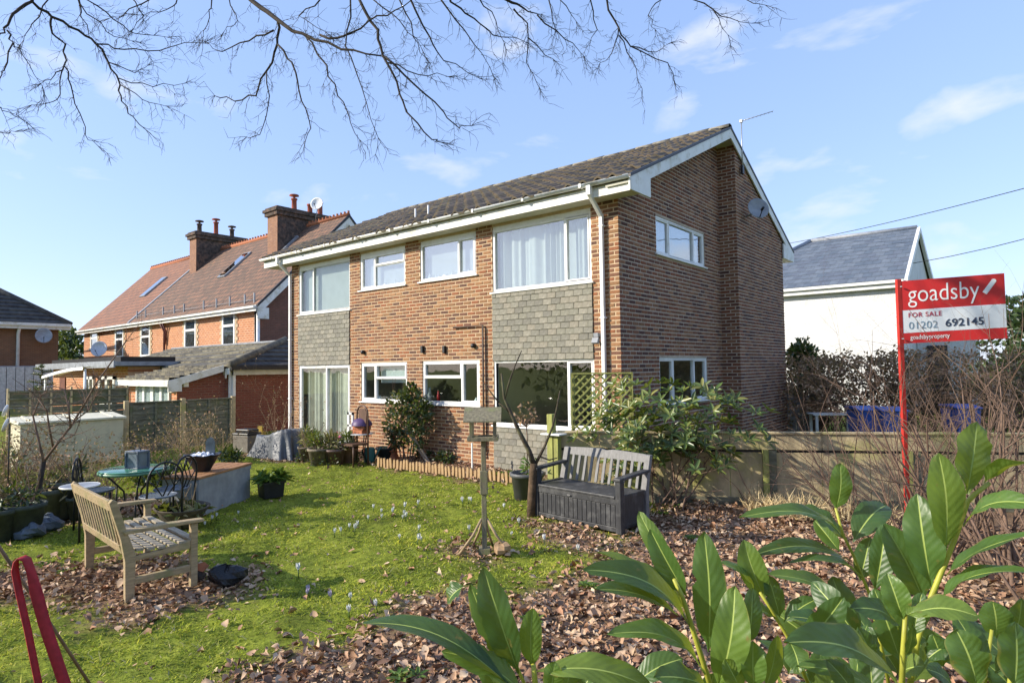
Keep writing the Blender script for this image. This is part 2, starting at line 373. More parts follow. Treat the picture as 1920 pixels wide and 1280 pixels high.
me.materials.append(gm); ground = link('ground', me); tag(ground, kind='structure')

# ------------------------------------------------------------------ main house
HX0, HD, RIDGE_Y, RIDGE_Z, EY, EZ = -10.2, 8.1, 4.3, 7.22, -.40, 5.06
SLOPE = (RIDGE_Z-EZ)/(RIDGE_Y-EY)
STEP_Y, STEP_X = 4.65, .40
house = thing('house', 'two-storey brown brick house with grey hung-tile panels and white gutter', 'house', (-5, 4, 0), world=True)
HO = Vector((-5, 4, 0))

def wall_panel(mb, o, u, n, u0, u1, z0, z1, holes, depth=.12):
    """plane with openings and their reveals"""
    o = Vector(o); u = Vector(u); n = Vector(n)
    us = sorted({u0, u1, *[h[0] for h in holes], *[h[1] for h in holes]}); zs = sorted({z0, z1, *[h[2] for h in holes], *[h[3] for h in holes]})
    P = lambda a, z, d=0: o+u*a+Vector((0, 0, z))-n*d
    for a, b in zip(us, us[1:]):
        for c, d in zip(zs, zs[1:]):
            m_, k_ = (a+b)/2, (c+d)/2
            if any(h[0] < m_ < h[1] and h[2] < k_ < h[3] for h in holes): continue
            mb.add([P(a, c), P(b, c), P(b, d), P(a, d)], [(0, 1, 2, 3)])
    for a, b, c, d in holes:
        for (p, q), (r, s) in (((a, c), (b, c)), ((b, c), (b, d)), ((b, d), (a, d)), ((a, d), (a, c))):
            mb.add([P(p, q), P(r, s), P(r, s, depth), P(p, q, depth)], [(0, 1, 2, 3)])

def brick_rects(u0, u1, z0, z1, holes, ok=None, seed=1, ext0=0, ext1=0):
    rr = random.Random(seed); outl = []
    k = 0; z = z0
    while z < z1-.02:
        zt = min(z+.054, z1)
        u = u0-(.1125 if k % 2 else 0)
        while u < u1:
            segs = [(max(u, u0), min(u+.202, u1))]
            for h in holes:
                if h[2]-.004 < zt and z < h[3]+.004:
                    ns = []
                    for a, b in segs:
                        if h[1] <= a or h[0] >= b: ns.append((a, b))
                        else:
                            if a < h[0]: ns.append((a, h[0]))
                            if b > h[1]: ns.append((h[1], b))
                    segs = ns
            for a, b in segs:
                if b-a < .035: continue
                if ok and not (ok(a, zt) and ok(b, zt)): continue
                if abs(a-u0) < 1e-6: a -= ext0
                if abs(b-u1) < 1e-6: b += ext1
                outl.append((a+rr.uniform(-.002, .002), b+rr.uniform(-.002, .002), z, zt, .007+rr.uniform(-.0025, .003)))
            u += .225
        z += .075; k += 1
    return outl

# openings  (x0, x1, z0, z1)
WIN = {'UL': (-9.85, -7.57, 3.48, 4.80), 'U2': (-7.16, -5.50, 3.90, 4.80), 'U3': (-5.0, -3.31, 3.90, 4.80), 'UR': (-2.87, -.55, 3.48, 4.80),
       'GL': (-9.85, -7.57, .06, 2.12), 'K1': (-7.13, -5.46, 1.22, 2.14), 'K2': (-4.95, -3.25, 1.22, 2.15), 'GR': (-2.87, -.53, .85, 2.12)}
PAN = [(-9.85, -7.57, 2.12, 3.48), (-2.87, -.53, 2.12, 3.48), (-2.87, -.53, 0, .85)]
GW = {'GU': (1.42, 3.76, 4.10, 4.83), 'GD': (1.44, 3.74, 1.25, 2.13)}
mb = MB()
wall_panel(mb, (0, 0, 0), (1, 0, 0), (0, -1, 0), HX0, 0, 0, 4.9, list(WIN.values()))
front = mb.build('front_wall', MA['mortar'], house)
mb = MB()
wall_panel(mb, (0, 0, 0), (0, 1, 0), (1, 0, 0), 0, STEP_Y, 0, 4.9, list(GW.values()))
zr = lambda y: min(EZ+(y-EY)*SLOPE, RIDGE_Z-(y-RIDGE_Y)*SLOPE)-.06
mb.add([(0, 0, 4.9), (0, STEP_Y, 4.9), (0, STEP_Y, zr(STEP_Y)), (0, RIDGE_Y, zr(RIDGE_Y)), (0, 0, zr(0))], [(0, 1, 2, 3, 4)])
mb.add([(0, STEP_Y, 0), (STEP_X, STEP_Y, 0), (STEP_X, STEP_Y, zr(STEP_Y)), (0, STEP_Y, zr(STEP_Y))], [(0, 1, 2, 3)])
mb.add([(STEP_X, STEP_Y, 0), (STEP_X, HD, 0), (STEP_X, HD, zr(HD)), (STEP_X, STEP_Y, zr(STEP_Y))], [(0, 1, 2, 3)])
mb.add([(STEP_X, HD, 0), (HX0, HD, 0), (HX0, HD, zr(HD)), (STEP_X, HD, zr(HD))], [(0, 1, 2, 3)])
mb.add([(HX0, HD, 0), (HX0, 0, 0), (HX0, 0, zr(0)), (HX0, RIDGE_Y, zr(RIDGE_Y)), (HX0, HD, zr(HD))], [(0, 1, 2, 3, 4)])
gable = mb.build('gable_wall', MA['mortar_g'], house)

# bricks
bricks = []       # (parent, origin, u, n, rect, front?)
fr = brick_rects(HX0, 0, 0, 4.86, list(WIN.values())+PAN, seed=1, ext1=.007)
for r_ in fr: bricks.append(('f', r_))
okg = lambda y, z: z < zr(y)+.02
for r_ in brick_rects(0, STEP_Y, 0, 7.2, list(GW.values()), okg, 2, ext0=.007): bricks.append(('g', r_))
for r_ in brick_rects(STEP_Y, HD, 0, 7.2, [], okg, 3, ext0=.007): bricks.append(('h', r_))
for r_ in brick_rects(0, STEP_X, 0, zr(STEP_Y), [], None, 4, ext1=.007): bricks.append(('s', r_))
BF = {'f': (lambda a, z, d: (a, -d, z)), 'g': (lambda a, z, d: (d, a, z)), 'h': (lambda a, z, d: (STEP_X+d, a, z)), 's': (lambda a, z, d: (a, STEP_Y-d, z))}
def bsize(b):
    k, (a, e, z0, z1, d) = b; f = BF[k]
    x0, y0, q = proj(f(a, z0, 0)); x1, y1, _ = proj(f(e, z1, 0))
    px, py = (x0+x1)/2, (y0+y1)/2
    if 1075 < px < 1470 and py > 690: return 0          # behind the shrub and fence
    return abs(x1-x0)*abs(y1-y0)
order = sorted(range(len(bricks)), key=lambda i: -bsize(bricks[i]))
big = set(order[:300])
def brick_box(mb, b, base=None):
    k, (a, e, z0, z1, d) = b; f = BF[k]; o = Vector(base) if base is not None else Vector((0, 0, 0))
    V = [Vector(f(*q))-o for q in ((a, z0, 0), (e, z0, 0), (e, z1, 0), (a, z1, 0), (a+.003, z0+.003, d), (e-.003, z0+.003, d), (e-.003, z1-.003, d), (a+.003, z1-.003, d))]
    mb.add(V, [(4, 5, 6, 7), (0, 1, 5, 4), (1, 2, 6, 5), (2, 3, 7, 6), (3, 0, 4, 7)])
stuff = {'f': MB(), 'gh': MB()}; cache = {}
for i, b in enumerate(bricks):
    if i in big:
        k, (a, e, z0, z1, d) = b; base = Vector(BF[k](a, z0, 0)); key = (k, round(e-a, 3), round(z1-z0, 3), round(d, 3))
        if key not in cache:
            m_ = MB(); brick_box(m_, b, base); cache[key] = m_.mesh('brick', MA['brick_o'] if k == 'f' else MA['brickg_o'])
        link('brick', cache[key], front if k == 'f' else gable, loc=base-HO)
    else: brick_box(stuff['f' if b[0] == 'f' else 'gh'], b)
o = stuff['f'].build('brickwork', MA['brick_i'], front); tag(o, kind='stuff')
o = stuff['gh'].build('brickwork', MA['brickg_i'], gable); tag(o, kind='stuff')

# hung tiles
tm = MB(); tm.add([(0, 0, 0), (.2, 0, 0), (.2, 0, .17), (0, 0, .17), (0, -.012, 0), (.2, -.012, 0), (.2, -.001, .17), (0, -.001, .17)], [(4, 5, 6, 7), (0, 1, 5, 4), (1, 2, 6, 5), (3, 0, 4, 7)])
slate_cache = {}
def hung(x0, x1, z0, z1):
    rows = round((z1-z0)/.118); rh = (z1-z0)/rows
    bk = MB().bb(x0, x1, -.012, .02, z0+.005, z1-.005).build('tile_backing', MA['dark'], house)
    for k in range(rows):
        n = round((x1-x0)/.19); wd = (x1-x0)/n; off = (k % 2)*wd/2
        for i in range(n+1):
            a = x0+i*wd-off; b = a+wd
            a, b = max(a, x0), min(b, x1)
            if b-a < .03: continue
            key = round(b-a, 3)
            if key not in slate_cache:
                q = key-.005; m_ = MB(); h = rh+.012
                m_.add([(0, 0, 0), (q, 0, 0), (q, .004, h), (0, .004, h), (0, -.017, 0), (q, -.017, 0), (q, -.003, h), (0, -.003, h)], [(4, 5, 6, 7), (0, 1, 5, 4), (1, 2, 6, 5), (3, 0, 4, 7)])
                slate_cache[key] = m_.mesh('hung_tile', MA['slate'])
            t = link('hung_tile', slate_cache[key], bk, loc=Vector((a+random.uniform(-.003, .003), -.013-random.uniform(0, .004), z0+k*rh+random.uniform(-.003, .003)))-HO)
            t.rotation_euler = (0, random.uniform(-.012, .012), 0)
for p in PAN: hung(*p)

# roof: deck, tiles, ridge
RX0, RX1 = -11.05, .46
mb = MB()
up = Vector((0, 1, SLOPE)).normalized()
mb.prism([(RX0, EY, EZ-.05), (RX0, RIDGE_Y, RIDGE_Z-.05), (RX0, 2*RIDGE_Y-EY, EZ-.05), (RX0, 2*RIDGE_Y-EY, EZ), (RX0, RIDGE_Y, RIDGE_Z), (RX0, EY, EZ)], (RX1-.03-RX0, 0, 0))
roof = mb.build('roof', MA['tile_i'], house)
sl_len = math.hypot(RIDGE_Y-EY, RIDGE_Z-EZ); rows = 15; ex = sl_len/rows; tw = .30; cols_ = int((RX1-RX0)/tw)
prof = [(0, .0), (.02, .0), (.05, .018), (.085, .052), (.125, .068), (.165, .052), (.20, .018), (.23, .0), (.305, .0)]
nrm = Vector((0, -SLOPE, 1)).normalized()
def tile_geo(mb, base, jit=0):
    L_ = ex+.05; V = []
    for t_, lift in ((0, .040), (L_, .004)):
        for x, h in prof: V.append(base+Vector((x, 0, 0))+up*t_+nrm*(h+lift))
    n = len(prof)
    for x, h in prof: V.append(base+Vector((x, 0, 0))+nrm*(max(h-.0, 0)+.004))
    F = [(i, i+1, n+i+1, n+i) for i in range(n-1)]+[(2*n+i, 2*n+i+1, i+1, i) for i in range(n-1)]
    F += [(0, n, 2*n), (n-1, 3*n-1, 2*n-1)]
    mb.add(V, F)
TM = MB(); tile_geo(TM, Vector((0, 0, 0))); tile_mesh = TM.mesh('roof_tile', MA['tile_o'])
cand = []
for r_ in range(rows):
    for c in range(cols_):
        b = Vector((RX0+.02+c*tw, EY-.06, EZ-.02))+up*(r_*ex)
        x, y, d = proj(b+up*.15); cand.append((d/(1+.35*(r_ == 0)), r_, c, b))
cand.sort(key=lambda t: t[0])
rest = MB()
for i, (d, r_, c, b) in enumerate(cand):
    j = Vector((random.uniform(-.006, .006), 0, 0))+up*random.uniform(-.025, .025)+nrm*random.uniform(-.004, .016)
    if i < 300: link('roof_tile', tile_mesh, roof, loc=b+j-HO)
    else: tile_geo(rest, b+j)
o = rest.build('roof_tiles', MA['tile_i'], roof); tag(o, kind='stuff')
# rear slope coursing
mb = MB()
for r_ in range(rows):
    t0 = r_/rows; ya = 2*RIDGE_Y-EY+.05-(2*RIDGE_Y-EY-RIDGE_Y)*t0; yb = ya-(RIDGE_Y-EY)/rows-.05
    za = EZ-.01+(RIDGE_Z-EZ)*t0; zb = za+(RIDGE_Z-EZ)/rows
    mb.prism([(RX0+.02, ya, za+.02), (RX0+.02, yb, zb+.01), (RX0+.02, yb, zb+.03), (RX0+.02, ya, za+.06)], (RX1-.02-RX0, 0, 0))
o = mb.build('rear_tiles', MA['tile_i'], roof); tag(o, kind='stuff')
rm = MB(); pr = [(.13*math.cos(a), .10*math.sin(a)-.02) for a in [math.pi*i/8 for i in range(9)]]
V = []; n = 9
for x in (0, .455):
    for y, z in pr: V.append((x, y*(1.06 if x == 0 else 1), z*(1.06 if x == 0 else 1)))
for x in (0, .455):
    for y, z in pr: V.append((x, y*.85, z*.85-.005))
rm.add(V, [(i, i+1, n+i+1, n+i) for i in range(n-1)]+[(i, 2*n+i, 2*n+i+1, i+1) for i in range(n-1)]+[(n+i, n+i+1, 3*n+i+1, 3*n+i) for i in range(n-1)], 0, True)
ridge_mesh = rm.mesh('ridge_tile', MA['ridge'])
for i in range(25):
    link('ridge_tile', ridge_mesh, roof, loc=Vector((RX1-.46*(i+1), RIDGE_Y+random.uniform(-.01, .01), RIDGE_Z+.035+random.uniform(-.008, .012)))-HO)
# verge: dark undercloak, bargeboards, box ends, fascia, soffit
for y0, z0, y1, z1, nm in ((EY, EZ, RIDGE_Y, RIDGE_Z, 'f'), (2*RIDGE_Y-EY, EZ, RIDGE_Y, RIDGE_Z, 'r')):
    m_ = MB(); x0 = .43; e0 = .12 if nm == 'f' else -.12
    ya = y0+(0 if nm == 'f' else 0)
    m_.prism([(x0, ya, z0-.215), (x0, y1, z1-.215), (x0, y1, z1-.01), (x0, ya, z0-.01)], (.03, 0, 0))
    m_.build('bargeboard', MA['fascia'], house)
    m_ = MB(); m_.prism([(x0-.02, ya, z0-.008), (x0-.02, y1, z1-.008), (x0-.02, y1, z1+.045), (x0-.02, ya, z0+.045)], (.065, 0, 0))
    m_.build('verge_undercloak', MA['dark'], house)
    m_ = MB()
    m_.prism([(.0, ya, z0-.10), (.0, y1, z1-.10), (.0, y1, z1-.06), (.0, ya, z0-.06)], (.43, 0, 0)); m_.build('gable_soffit', MA['soffit'], house)
m_ = MB(); m_.prism([(.432, EY+.03, 4.845), (.432, .32, 4.845), (.432, .32, EZ+.72*SLOPE-.2), (.432, EY+.03, EZ-.02)], (.034, 0, 0)); m_.build('box_end', MA['fascia'], house)
m_ = MB(); m_.prism([(.432, HD-.05, 4.80), (.432, 2*RIDGE_Y-EY-.03, 4.80), (.432, 2*RIDGE_Y-EY-.03, EZ-.02), (.432, HD-.05, EZ+.3*SLOPE)], (.034, 0, 0)); m_.build('box_end', MA['fascia'], house)
m_ = MB(); m_.bb(RX0+.02, .462, EY+.04, EY+.07, 4.842, EZ-.005); m_.build('fascia', MA['fascia'], house)
m_ = MB(); m_.bb(RX0+.02, .43, EY+.07, -.001, 4.85, 4.865); m_.build('soffit', MA['soffit'], house)
m_ = MB(); m_.bb(RX0+.02, .43, HD, 2*RIDGE_Y-EY-.05, 4.80, EZ-.02); m_.build('fascia', MA['fascia'], house)
m_ = MB(); m_.prism([(RX0+.02, EY+.05, 4.845), (RX0+.02, .32, 4.845), (RX0+.02, .32, EZ+.6*SLOPE-.2), (RX0+.02, EY+.05, EZ-.02)], (.03, 0, 0)); m_.build('box_end', MA['fascia'], house)
# gutter (half round) and downpipes
m_ = MB(); ga = [math.pi+math.pi*i/8 for i in range(9)]
V = []
for x in (RX0-.02, .47):
    for rr_ in (.058, .052):
        for a in ga: V.append((x, EY-.035+rr_*math.cos(a), EZ+.02+rr_*math.sin(a)))
F = [(i, i+1, 18+i+1, 18+i) for i in range(8)]+[(9+i, 18+9+i, 18+9+i+1, 9+i+1) for i in range(8)]+[(0, 18, 27, 9), (8, 17, 35, 26)]+[(i, 9+i, 10+i, i+1) for i in range(8)]+[(18+i, 19+i, 28+i, 27+i) for i in range(8)]
m_.add(V, F, 0, True)
for x in np.arange(RX0+.6, .4, 1.25): m_.bb(x-.02, x+.02, EY-.097, EY+.04, EZ-.042, EZ-.034); m_.bb(x-.025, x+.025, EY-.098, EY-.092, EZ-.035, EZ+.03)
gutter = m_.build('gutter', MA['fascia'], house)
m_ = MB(); m_.lathe([(.0, 0), (.054, 0), (.054, .012), (0, .012)], n=12); 
def downpipe(x, z0):
    m_ = MB(); w_ = .034
    m_.box((x, EY-.035, EZ-.10), (.085, .085, .17))
    m_.bar((x, EY-.035, EZ-.16), (x, -.06, 4.58), .066, .066, up=(1, 0, 0))
    m_.bb(x-w_, x+w_, -.095, -.028, z0, 4.62)
    for z in (4.4, 2.8, 1.2): m_.bb(x-.05, x+.05, -.10, -.002, z, z+.03)
    return m_.build('downpipe', MA['upvc'], house, bevel=.008)
downpipe(onY(1131, 600, -.06).x, .05); downpipe(onY(544, 650, -.06).x, .05)

# windows
def window(nm, face, a0, a1, z0, z1, panes, curtain=None, gl='glass', head=None, sill=True, fw=.06, open_=None, label=None):
    """face 'f' front or 'g' gable.  panes: list of (u0,u1,v0,v1) fractions with own frames"""
    rec = .035
    def P(u, z, d):      # d: outward
        return Vector((u, -d, z)) if face == 'f' else Vector((d, u, z))
    def bx(mb, u0, u1, v0, v1, d0, d1):
        if face == 'f': mb.bb(u0, u1, -d1, -d0, v0, v1)
        else: mb.bb(d0, d1, u0, u1, v0, v1)
    zt = z1 if head is None else head
    m_ = MB(); W = a1-a0; H = zt-z0
    bx(m_, a0, a1, z0, z0+fw, -.10, -rec+.02); bx(m_, a0, a1, zt-fw, zt, -.10, -rec+.02)
    bx(m_, a0, a0+fw, z0+fw, zt-fw, -.10, -rec+.02); bx(m_, a1-fw, a1, z0+fw, zt-fw, -.10, -rec+.02)
    if head is not None: bx(m_, a0, a1, zt, z1+.06, -.08, -rec+.01)
    win = m_.build(nm, MA['upvc'], house, bevel=.006)
    inner = (a0+fw*.6, a1-fw*.6, z0+fw*.6, zt-fw*.6)
    for pi, p in enumerate(panes):
        u0 = inner[0]+(inner[1]-inner[0])*p[0]; u1 = inner[0]+(inner[1]-inner[0])*p[1]
        v0 = inner[2]+(inner[3]-inner[2])*p[2]; v1 = inner[2]+(inner[3]-inner[2])*p[3]
        s = p[4] if len(p) > 4 else .045
        m2 = MB(); dd = -rec+.012+.008*(pi % 2)+(.012 if len(p) > 5 else 0)
        bx(m2, u0, u1, v0, v0+s, -.085, dd); bx(m2, u0, u1, v1-s, v1, -.085, dd)
        bx(m2, u0, u0+s, v0+s, v1-s, -.085, dd); bx(m2, u1-s, u1, v0+s, v1-s, -.085, dd)
        m2.build('sash', MA['upvc'], win, bevel=.005)
        m3 = MB(); bx(m3, u0+s-.004, u1-s+.004, v0+s-.004, v1-s+.004, -.06, -.052); m3.build('pane', MA[gl], win)
    if sill:
        m4 = MB(); bx(m4, a0-.05, a1+.05, z0-.035, z0-.002, -.05, .05); m4.build('sill', MA['upvc'], win, bevel=.008)
    if curtain:
        kind, matn, c0, c1, cz0, cz1 = curtain
        m5 = MB(); U0 = a0+W*c0; U1 = a0+W*c1; Z0 = z0+H*cz0; Z1 = z0+H*cz1
        if kind == 'pleat':
            n = int((U1-U0)/.018); V = []
            for i in range(n+1):
                u = U0+(U1-U0)*i/n
                d = -.21+.05*math.sin(i*.75+math.sin(i*.17)*2.4)*(.6+.4*math.sin(i*.11))+.03*math.sin(i*.31)
                V += [P(u, Z0, d), P(u, Z1, d)]
            m5.add(V, [(2*i, 2*i+2, 2*i+3, 2*i+1) for i in range(n)], 0, True)
        elif kind == 'slats':
            n = int((U1-U0)/.085)
            for i in range(n):
                u = U0+(U1-U0)*(i+.5)/n
                c = P(u, (Z0+Z1)/2, -.17); m5.box(c, (.088, .003, Z1-Z0) if face == 'f' else (.003, .088, Z1-Z0), rz=R(22))
        else: bx(m5, U0, U1, Z0, Z1, -.176, -.17)
        m5.build('curtain', MA[matn], win)
    return win
fx = lambda n, px, py: (onY(px, py, 0).x-WIN[n][0])/(WIN[n][1]-WIN[n][0])
UH = 4.74
window('window', 'f', *WIN['UL'], [(0, fx('UL', 586, 560), 0, 1), (fx('UL', 586, 560), 1, 0, 1, .02)], ('slats', 'net', .03, .98, .04, .97), 'glass', UH)
window('window', 'f', *WIN['U2'], [(0, fx('U2', 701, 510), 0, 1), (fx('U2', 701, 510), 1, .66, 1, .045, 1), (fx('U2', 701, 510), 1, 0, .66, .02)], ('flat', 'blind', .03, .97, .03, .97), 'glass_r', UH)
window('window', 'f', *WIN['U3'], [(0, fx('U3', 859, 480), 0, 1, .02), (fx('U3', 859, 480), 1, 0, 1, .05, 1)], ('flat', 'blind', .03, .97, .03, .97), 'glass_r', UH)
window('window', 'f', *WIN['UR'], [(0, fx('UR', 1060, 470), 0, 1, .02), (fx('UR', 1060, 470), 1, 0, 1)], ('pleat', 'net', .02, .98, .02, .97), 'glass_m', UH)
window('patio_door', 'f', *WIN['GL'], [(0, fx('GL', 612, 720), 0, 1, .055), (fx('GL', 611, 720), 1, 0, 1, .055, 1)], ('pleat', 'beige', .06, .97, .02, .97), 'glass', sill=False)
window('window', 'f', *WIN['K1'], [(0, fx('K1', 703, 700), 0, 1, .05, 1), (fx('K1', 703, 700), 1, .6, 1, .045, 1), (fx('K1', 703, 700), 1, 0, .6, .02)], ('flat', 'blind', .33, .97, .48, .97), 'glass')
window('window', 'f', *WIN['K2'], [(0, fx('K2', 866, 720), .62, 1, .045, 1), (0, fx('K2', 866, 720), 0, .62, .02), (fx('K2', 866, 720), 1, 0, 1, .05, 1)], None, 'glass')
window('window', 'f', *WIN['GR'], [(0, fx('GR', 1066, 740), 0, 1, .02), (fx('GR', 1066, 740), 1, 0, 1)], None, 'glass', fw=.05)
window('window', 'g', *GW['GU'], [(0, .25, 0, 1), (.25, .77, 0, 1, .03), (.77, 1, 0, 1)], ('flat', 'blind', .02, .98, .02, .98), 'glass_r', fw=.045)
window('window', 'g', *GW['GD'], [(0, .27, 0, 1), (.27, .72, 0, 1, .03), (.72, 1, 0, 1)], None, 'glass', fw=.045)
# rooms behind the glass
m_ = MB(); m_.bb(HX0+.15, -.15, .15, HD-.2, 2.3, 2.45); m_.bb(HX0+.15, -.15, .15, HD-.2, -.02, .03); m_.bb(HX0+.15, -.15, .15, HD-.2, 4.82, 4.84)
m_.build('floor_slab', MA['room'], house)
m_ = MB(); m_.bb(HX0+.15, -.15, 3.9, 4.0, .03, 4.8)
for x in (-7.4, -5.2, -3.05): m_.bb(x-.04, x+.04, .15, 3.9, .03, 4.8)
m_.build('partition', MA['room'], house)
# things standing on the window sills
for px, d_, h, r, mt_, lb in ((822, .12, .22, .035, MA['signred'], 'red bottle inside the right kitchen window'), (893, .12, .10, .04, MA['white'], 'white mug inside the right kitchen window'), (712, .12, .09, .06, MA['white'], 'white bowl inside the left kitchen window'), (806, .12, .3, .06, MA['lead'], 'tall grey jug inside the right kitchen window')):
    c = onY(px, 740, d_); t = thing('sill_ornament', lb, 'ornament', (c.x, d_, 1.27)); MB().lathe([(0, 0), (r, 0), (r*1.05, h*.5), (r*.5, h*.75), (r*.45, h), (0, h)], n=12).build('vessel', mt_, t)
for px, h, r, lb in ((806, .13, .035, 'white ornament at the left of the upper middle window'), (818, .11, .03, 'second white ornament in the upper middle window'), (836, .06, .07, 'white dish in the upper middle window'), (848, .10, .03, 'fourth white ornament in the upper middle window'), (878, .10, .025, 'white ornament in the narrow sash of the upper middle window'), (723, .08, .05, 'white jar in the upper left bathroom window'), (741, .12, .02, 'thin white bottle in the upper left bathroom window')):
    c = onY(px, 500, .10); t = thing('sill_ornament', lb, 'ornament', (c.x, .10, 3.95)); MB().lathe([(0, 0), (r, 0), (r*1.1, h*.4), (r*.5, h*.8), (r*.4, h), (0, h)], n=10).build('vessel', MA['letterwhite'], t)
# small things on the front wall
m_ = MB()
def vbar(px, py0, py1, d=.05, r=.018):
    a = onY(px, py0, -d); b = onY(px, py1, -d); m_.tube([a, (a.x, a.y, b.z)], r, 8)
p0 = onY(905, 610, -.05); p1 = onY(850, 612, -.05); p2 = onY(905, 770, -.05)
m_.tube([(p1.x, -.05, p0.z), (p0.x, -.05, p0.z), (p0.x, -.05, .2)], .02, 8); m_.tube([(p0.x+.05, -.04, p0.z-.05), (p0.x+.05, -.04, .3)], .008, 6)
m_.build('waste_pipe', mat('brown_pipe', (.09, .06, .045), .6), house)
for px, py in ((792, 655), (833, 655)):
    c = onY(px, py, -.03); MB().box(c, (.07, .07, .16)).build('wall_vent', MA['dark'], house, bevel=.01)
for px, py in ((681, 660), (888, 648)):
    c = onY(px, py, -.03); m_ = MB(); m_.lathe([(0, 0), (.05, 0), (.05, .07), (.03, .09), (0, .09)], n=12)
    m_.v = [(v[0]+c.x, -v[2]-.0, v[1]+c.z) for v in m_.v]; m_.build('flue_cap', MA['dark'], house)
c = onY(1119, 628, -.08); m_ = MB(); m_.box(c, (.09, .08, .07)); m_.box(c+Vector((-.01, -.03, -.10)), (.12, .06, .10), rot=Matrix.Rotation(R(-25), 3, 'X')); m_.bb(c.x-.03, c.x+.03, c.y, -.004, c.z-.03, c.z+.03)
m_.build('security_light', MA['lead'], house)
# two white vent stubs on the roof
for px, pb, pt in ((779, 415, 391), (803, 409, 384)):
    b = onP(px, pb, (0, EY, EZ), nrm); m_ = MB(); m_.tube([b-Vector((0, 0, .1)), b+Vector((0, 0, .30))], .02, 8); m_.build('roof_vent', MA['white'], roof)
b = onP(791, 412, (0, EY, EZ), nrm); m_ = MB(); m_.box(b+nrm*.05, (.62, .12, .02), rot=Matrix.Rotation(math.atan(SLOPE), 3, 'X')); m_.build('roof_flashing', MA['lead'], roof)
# aerial and dish (things mounted on the house)
a0 = onX(1392, 302, .47); a1 = Vector((a0.x, a0.y, onX(1394, 231, .47).z)); a2 = at(1449, 209, proj(a1)[2]-.2)
ae = thing('television_aerial', 'thin television aerial on mast at the gable verge', 'aerial', a0, world=True)
m_ = MB(); m_.tube([a0-Vector((0, 0, .25)), a1], .013, 6); m_.build('mast', MA['steel'], ae)
m_ = MB(); d_ = (a2-a1); m_.tube([a1-d_*.08, a2], .009, 6); s_ = d_.cross(Vector((0, 0, 1))).normalized()
for t_ in np.linspace(0, 1, 9): p = a1+d_*t_; m_.tube([p-s_*.07, p+s_*.07], .004, 4)
m_.box(a1, (.06, .06, .06)); m_.build('boom', MA['steel'], ae)
m_ = MB(); m_.bb(a0.x-.03, a0.x+.02, a0.y-.05, a0.y+.05, a0.z-.3, a0.z-.1); m_.build('bracket', MA['dark'], ae)
def dish(name, label, c, look, r, matn, wall):
    t = thing(name, label, 'dish', c, world=True); look = Vector(look).normalized(); q = look.to_track_quat('Z', 'Y').to_matrix()
    m_ = MB(); pr_ = [(r*k/6, .28*r*(k/6)**2) for k in range(7)]; pr_ += [(r*k/6, .28*r*(k/6)**2-.008) for k in range(6, -1, -1)]
    m_.lathe(pr_, n=24); m_.v = [tuple(Vector(c)+q@Vector((v[0], v[1]*1.08, v[2]))) for v in m_.v]; m_.build('reflector', MA[matn], t)
    m_ = MB(); low = Vector(c)+q@Vector((0, -r*1.0, .1*r)); fo = Vector(c)+q@Vector((0, -r*.55, r*1.15))
    m_.tube([low, fo], .012, 6); m_.tube([fo+look*.03, fo-look*.08], .028, 10); m_.build('feed_arm', MA['dark'], t)
    m_ = MB(); m_.tube([Vector(c)-look*.01, Vector(c)-look*.12, Vector(wall)], .022, 8); m_.build('wall_bracket', MA['lead'], t)
    return t
dc_ = onX(1420, 393, .72)
dish('satellite_dish', 'grey satellite dish fixed high on the gable wall', dc_, (.62, -.72, .30), .24, 'lead', (.42, dc_.y+.1, dc_.z-.1))
# ------------------------------------------------------------------ neighbouring houses
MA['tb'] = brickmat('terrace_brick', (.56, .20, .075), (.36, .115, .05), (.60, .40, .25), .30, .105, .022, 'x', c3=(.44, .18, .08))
MA['tby'] = brickmat('terrace_brick_shaded_side', (.24, .09, .06), (.17, .065, .045), (.2, .13, .1), .225, .08, .012, 'y', c3=(.13, .07, .05))  # terrace brick darkened for side walls, shade away from the sun painted in
MA['extb'] = brickmat('extension_brick_shaded_side', (.25, .07, .045), (.17, .05, .035), (.26, .15, .11), .225, .078, .011, 'y', c3=(.2, .065, .045))  # darker copy of the extension brick, shade of the side walls painted in
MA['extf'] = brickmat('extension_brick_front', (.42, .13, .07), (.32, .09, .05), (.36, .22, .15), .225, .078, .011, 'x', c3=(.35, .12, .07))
MA['rt_brown'] = brickmat('clay_tiles_brown', (.28, .135, .078), (.13, .07, .046), (.05, .035, .03), .30, .26, .03, 'x', c3=(.12, .082, .055))
MA['rt_red'] = brickmat('clay_tiles_red', (.35, .14, .072), (.20, .085, .05), (.09, .05, .04), .30, .26, .03, 'x', c3=(.19, .10, .062))
MA['lb'] = brickmat('left_house_brick', (.24, .105, .05), (.16, .07, .04), (.26, .17, .10), .225, .075, .012, 'y', c3=(.19, .10, .055))
MA['quoin'] = mat('buff_brick_trim', (.56, .43, .28), .9, .2, 8)
MA['chim'] = mat('dark_chimney_brick', (.11, .085, .07), .95, .4, 6, .8, 14, .02, streak=((.19, .11, .075), 3))  # darker than the front brick; also on corbels and some pots
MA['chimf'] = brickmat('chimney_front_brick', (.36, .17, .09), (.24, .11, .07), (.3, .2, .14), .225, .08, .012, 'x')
MA['gtile'] = rndmat('concrete_tile_row', [(.17, .15, .11), (.13, .12, .10), (.20, .18, .13), (.10, .095, .085)], 'object', .95, .35, 5, .6, 40, .01, big=((.26, .23, .15), 2.5, .6))
MA['dtile'] = rndmat('dark_tile_row', [(.06, .06, .06), (.045, .045, .048), (.075, .072, .07)], 'object', .9, .35, 5, .6, 40, .01, big=((.12, .12, .10), 2.5, .5))
MA['pot'] = mat('chimney_pot_clay', (.36, .10, .06), .85, .2)
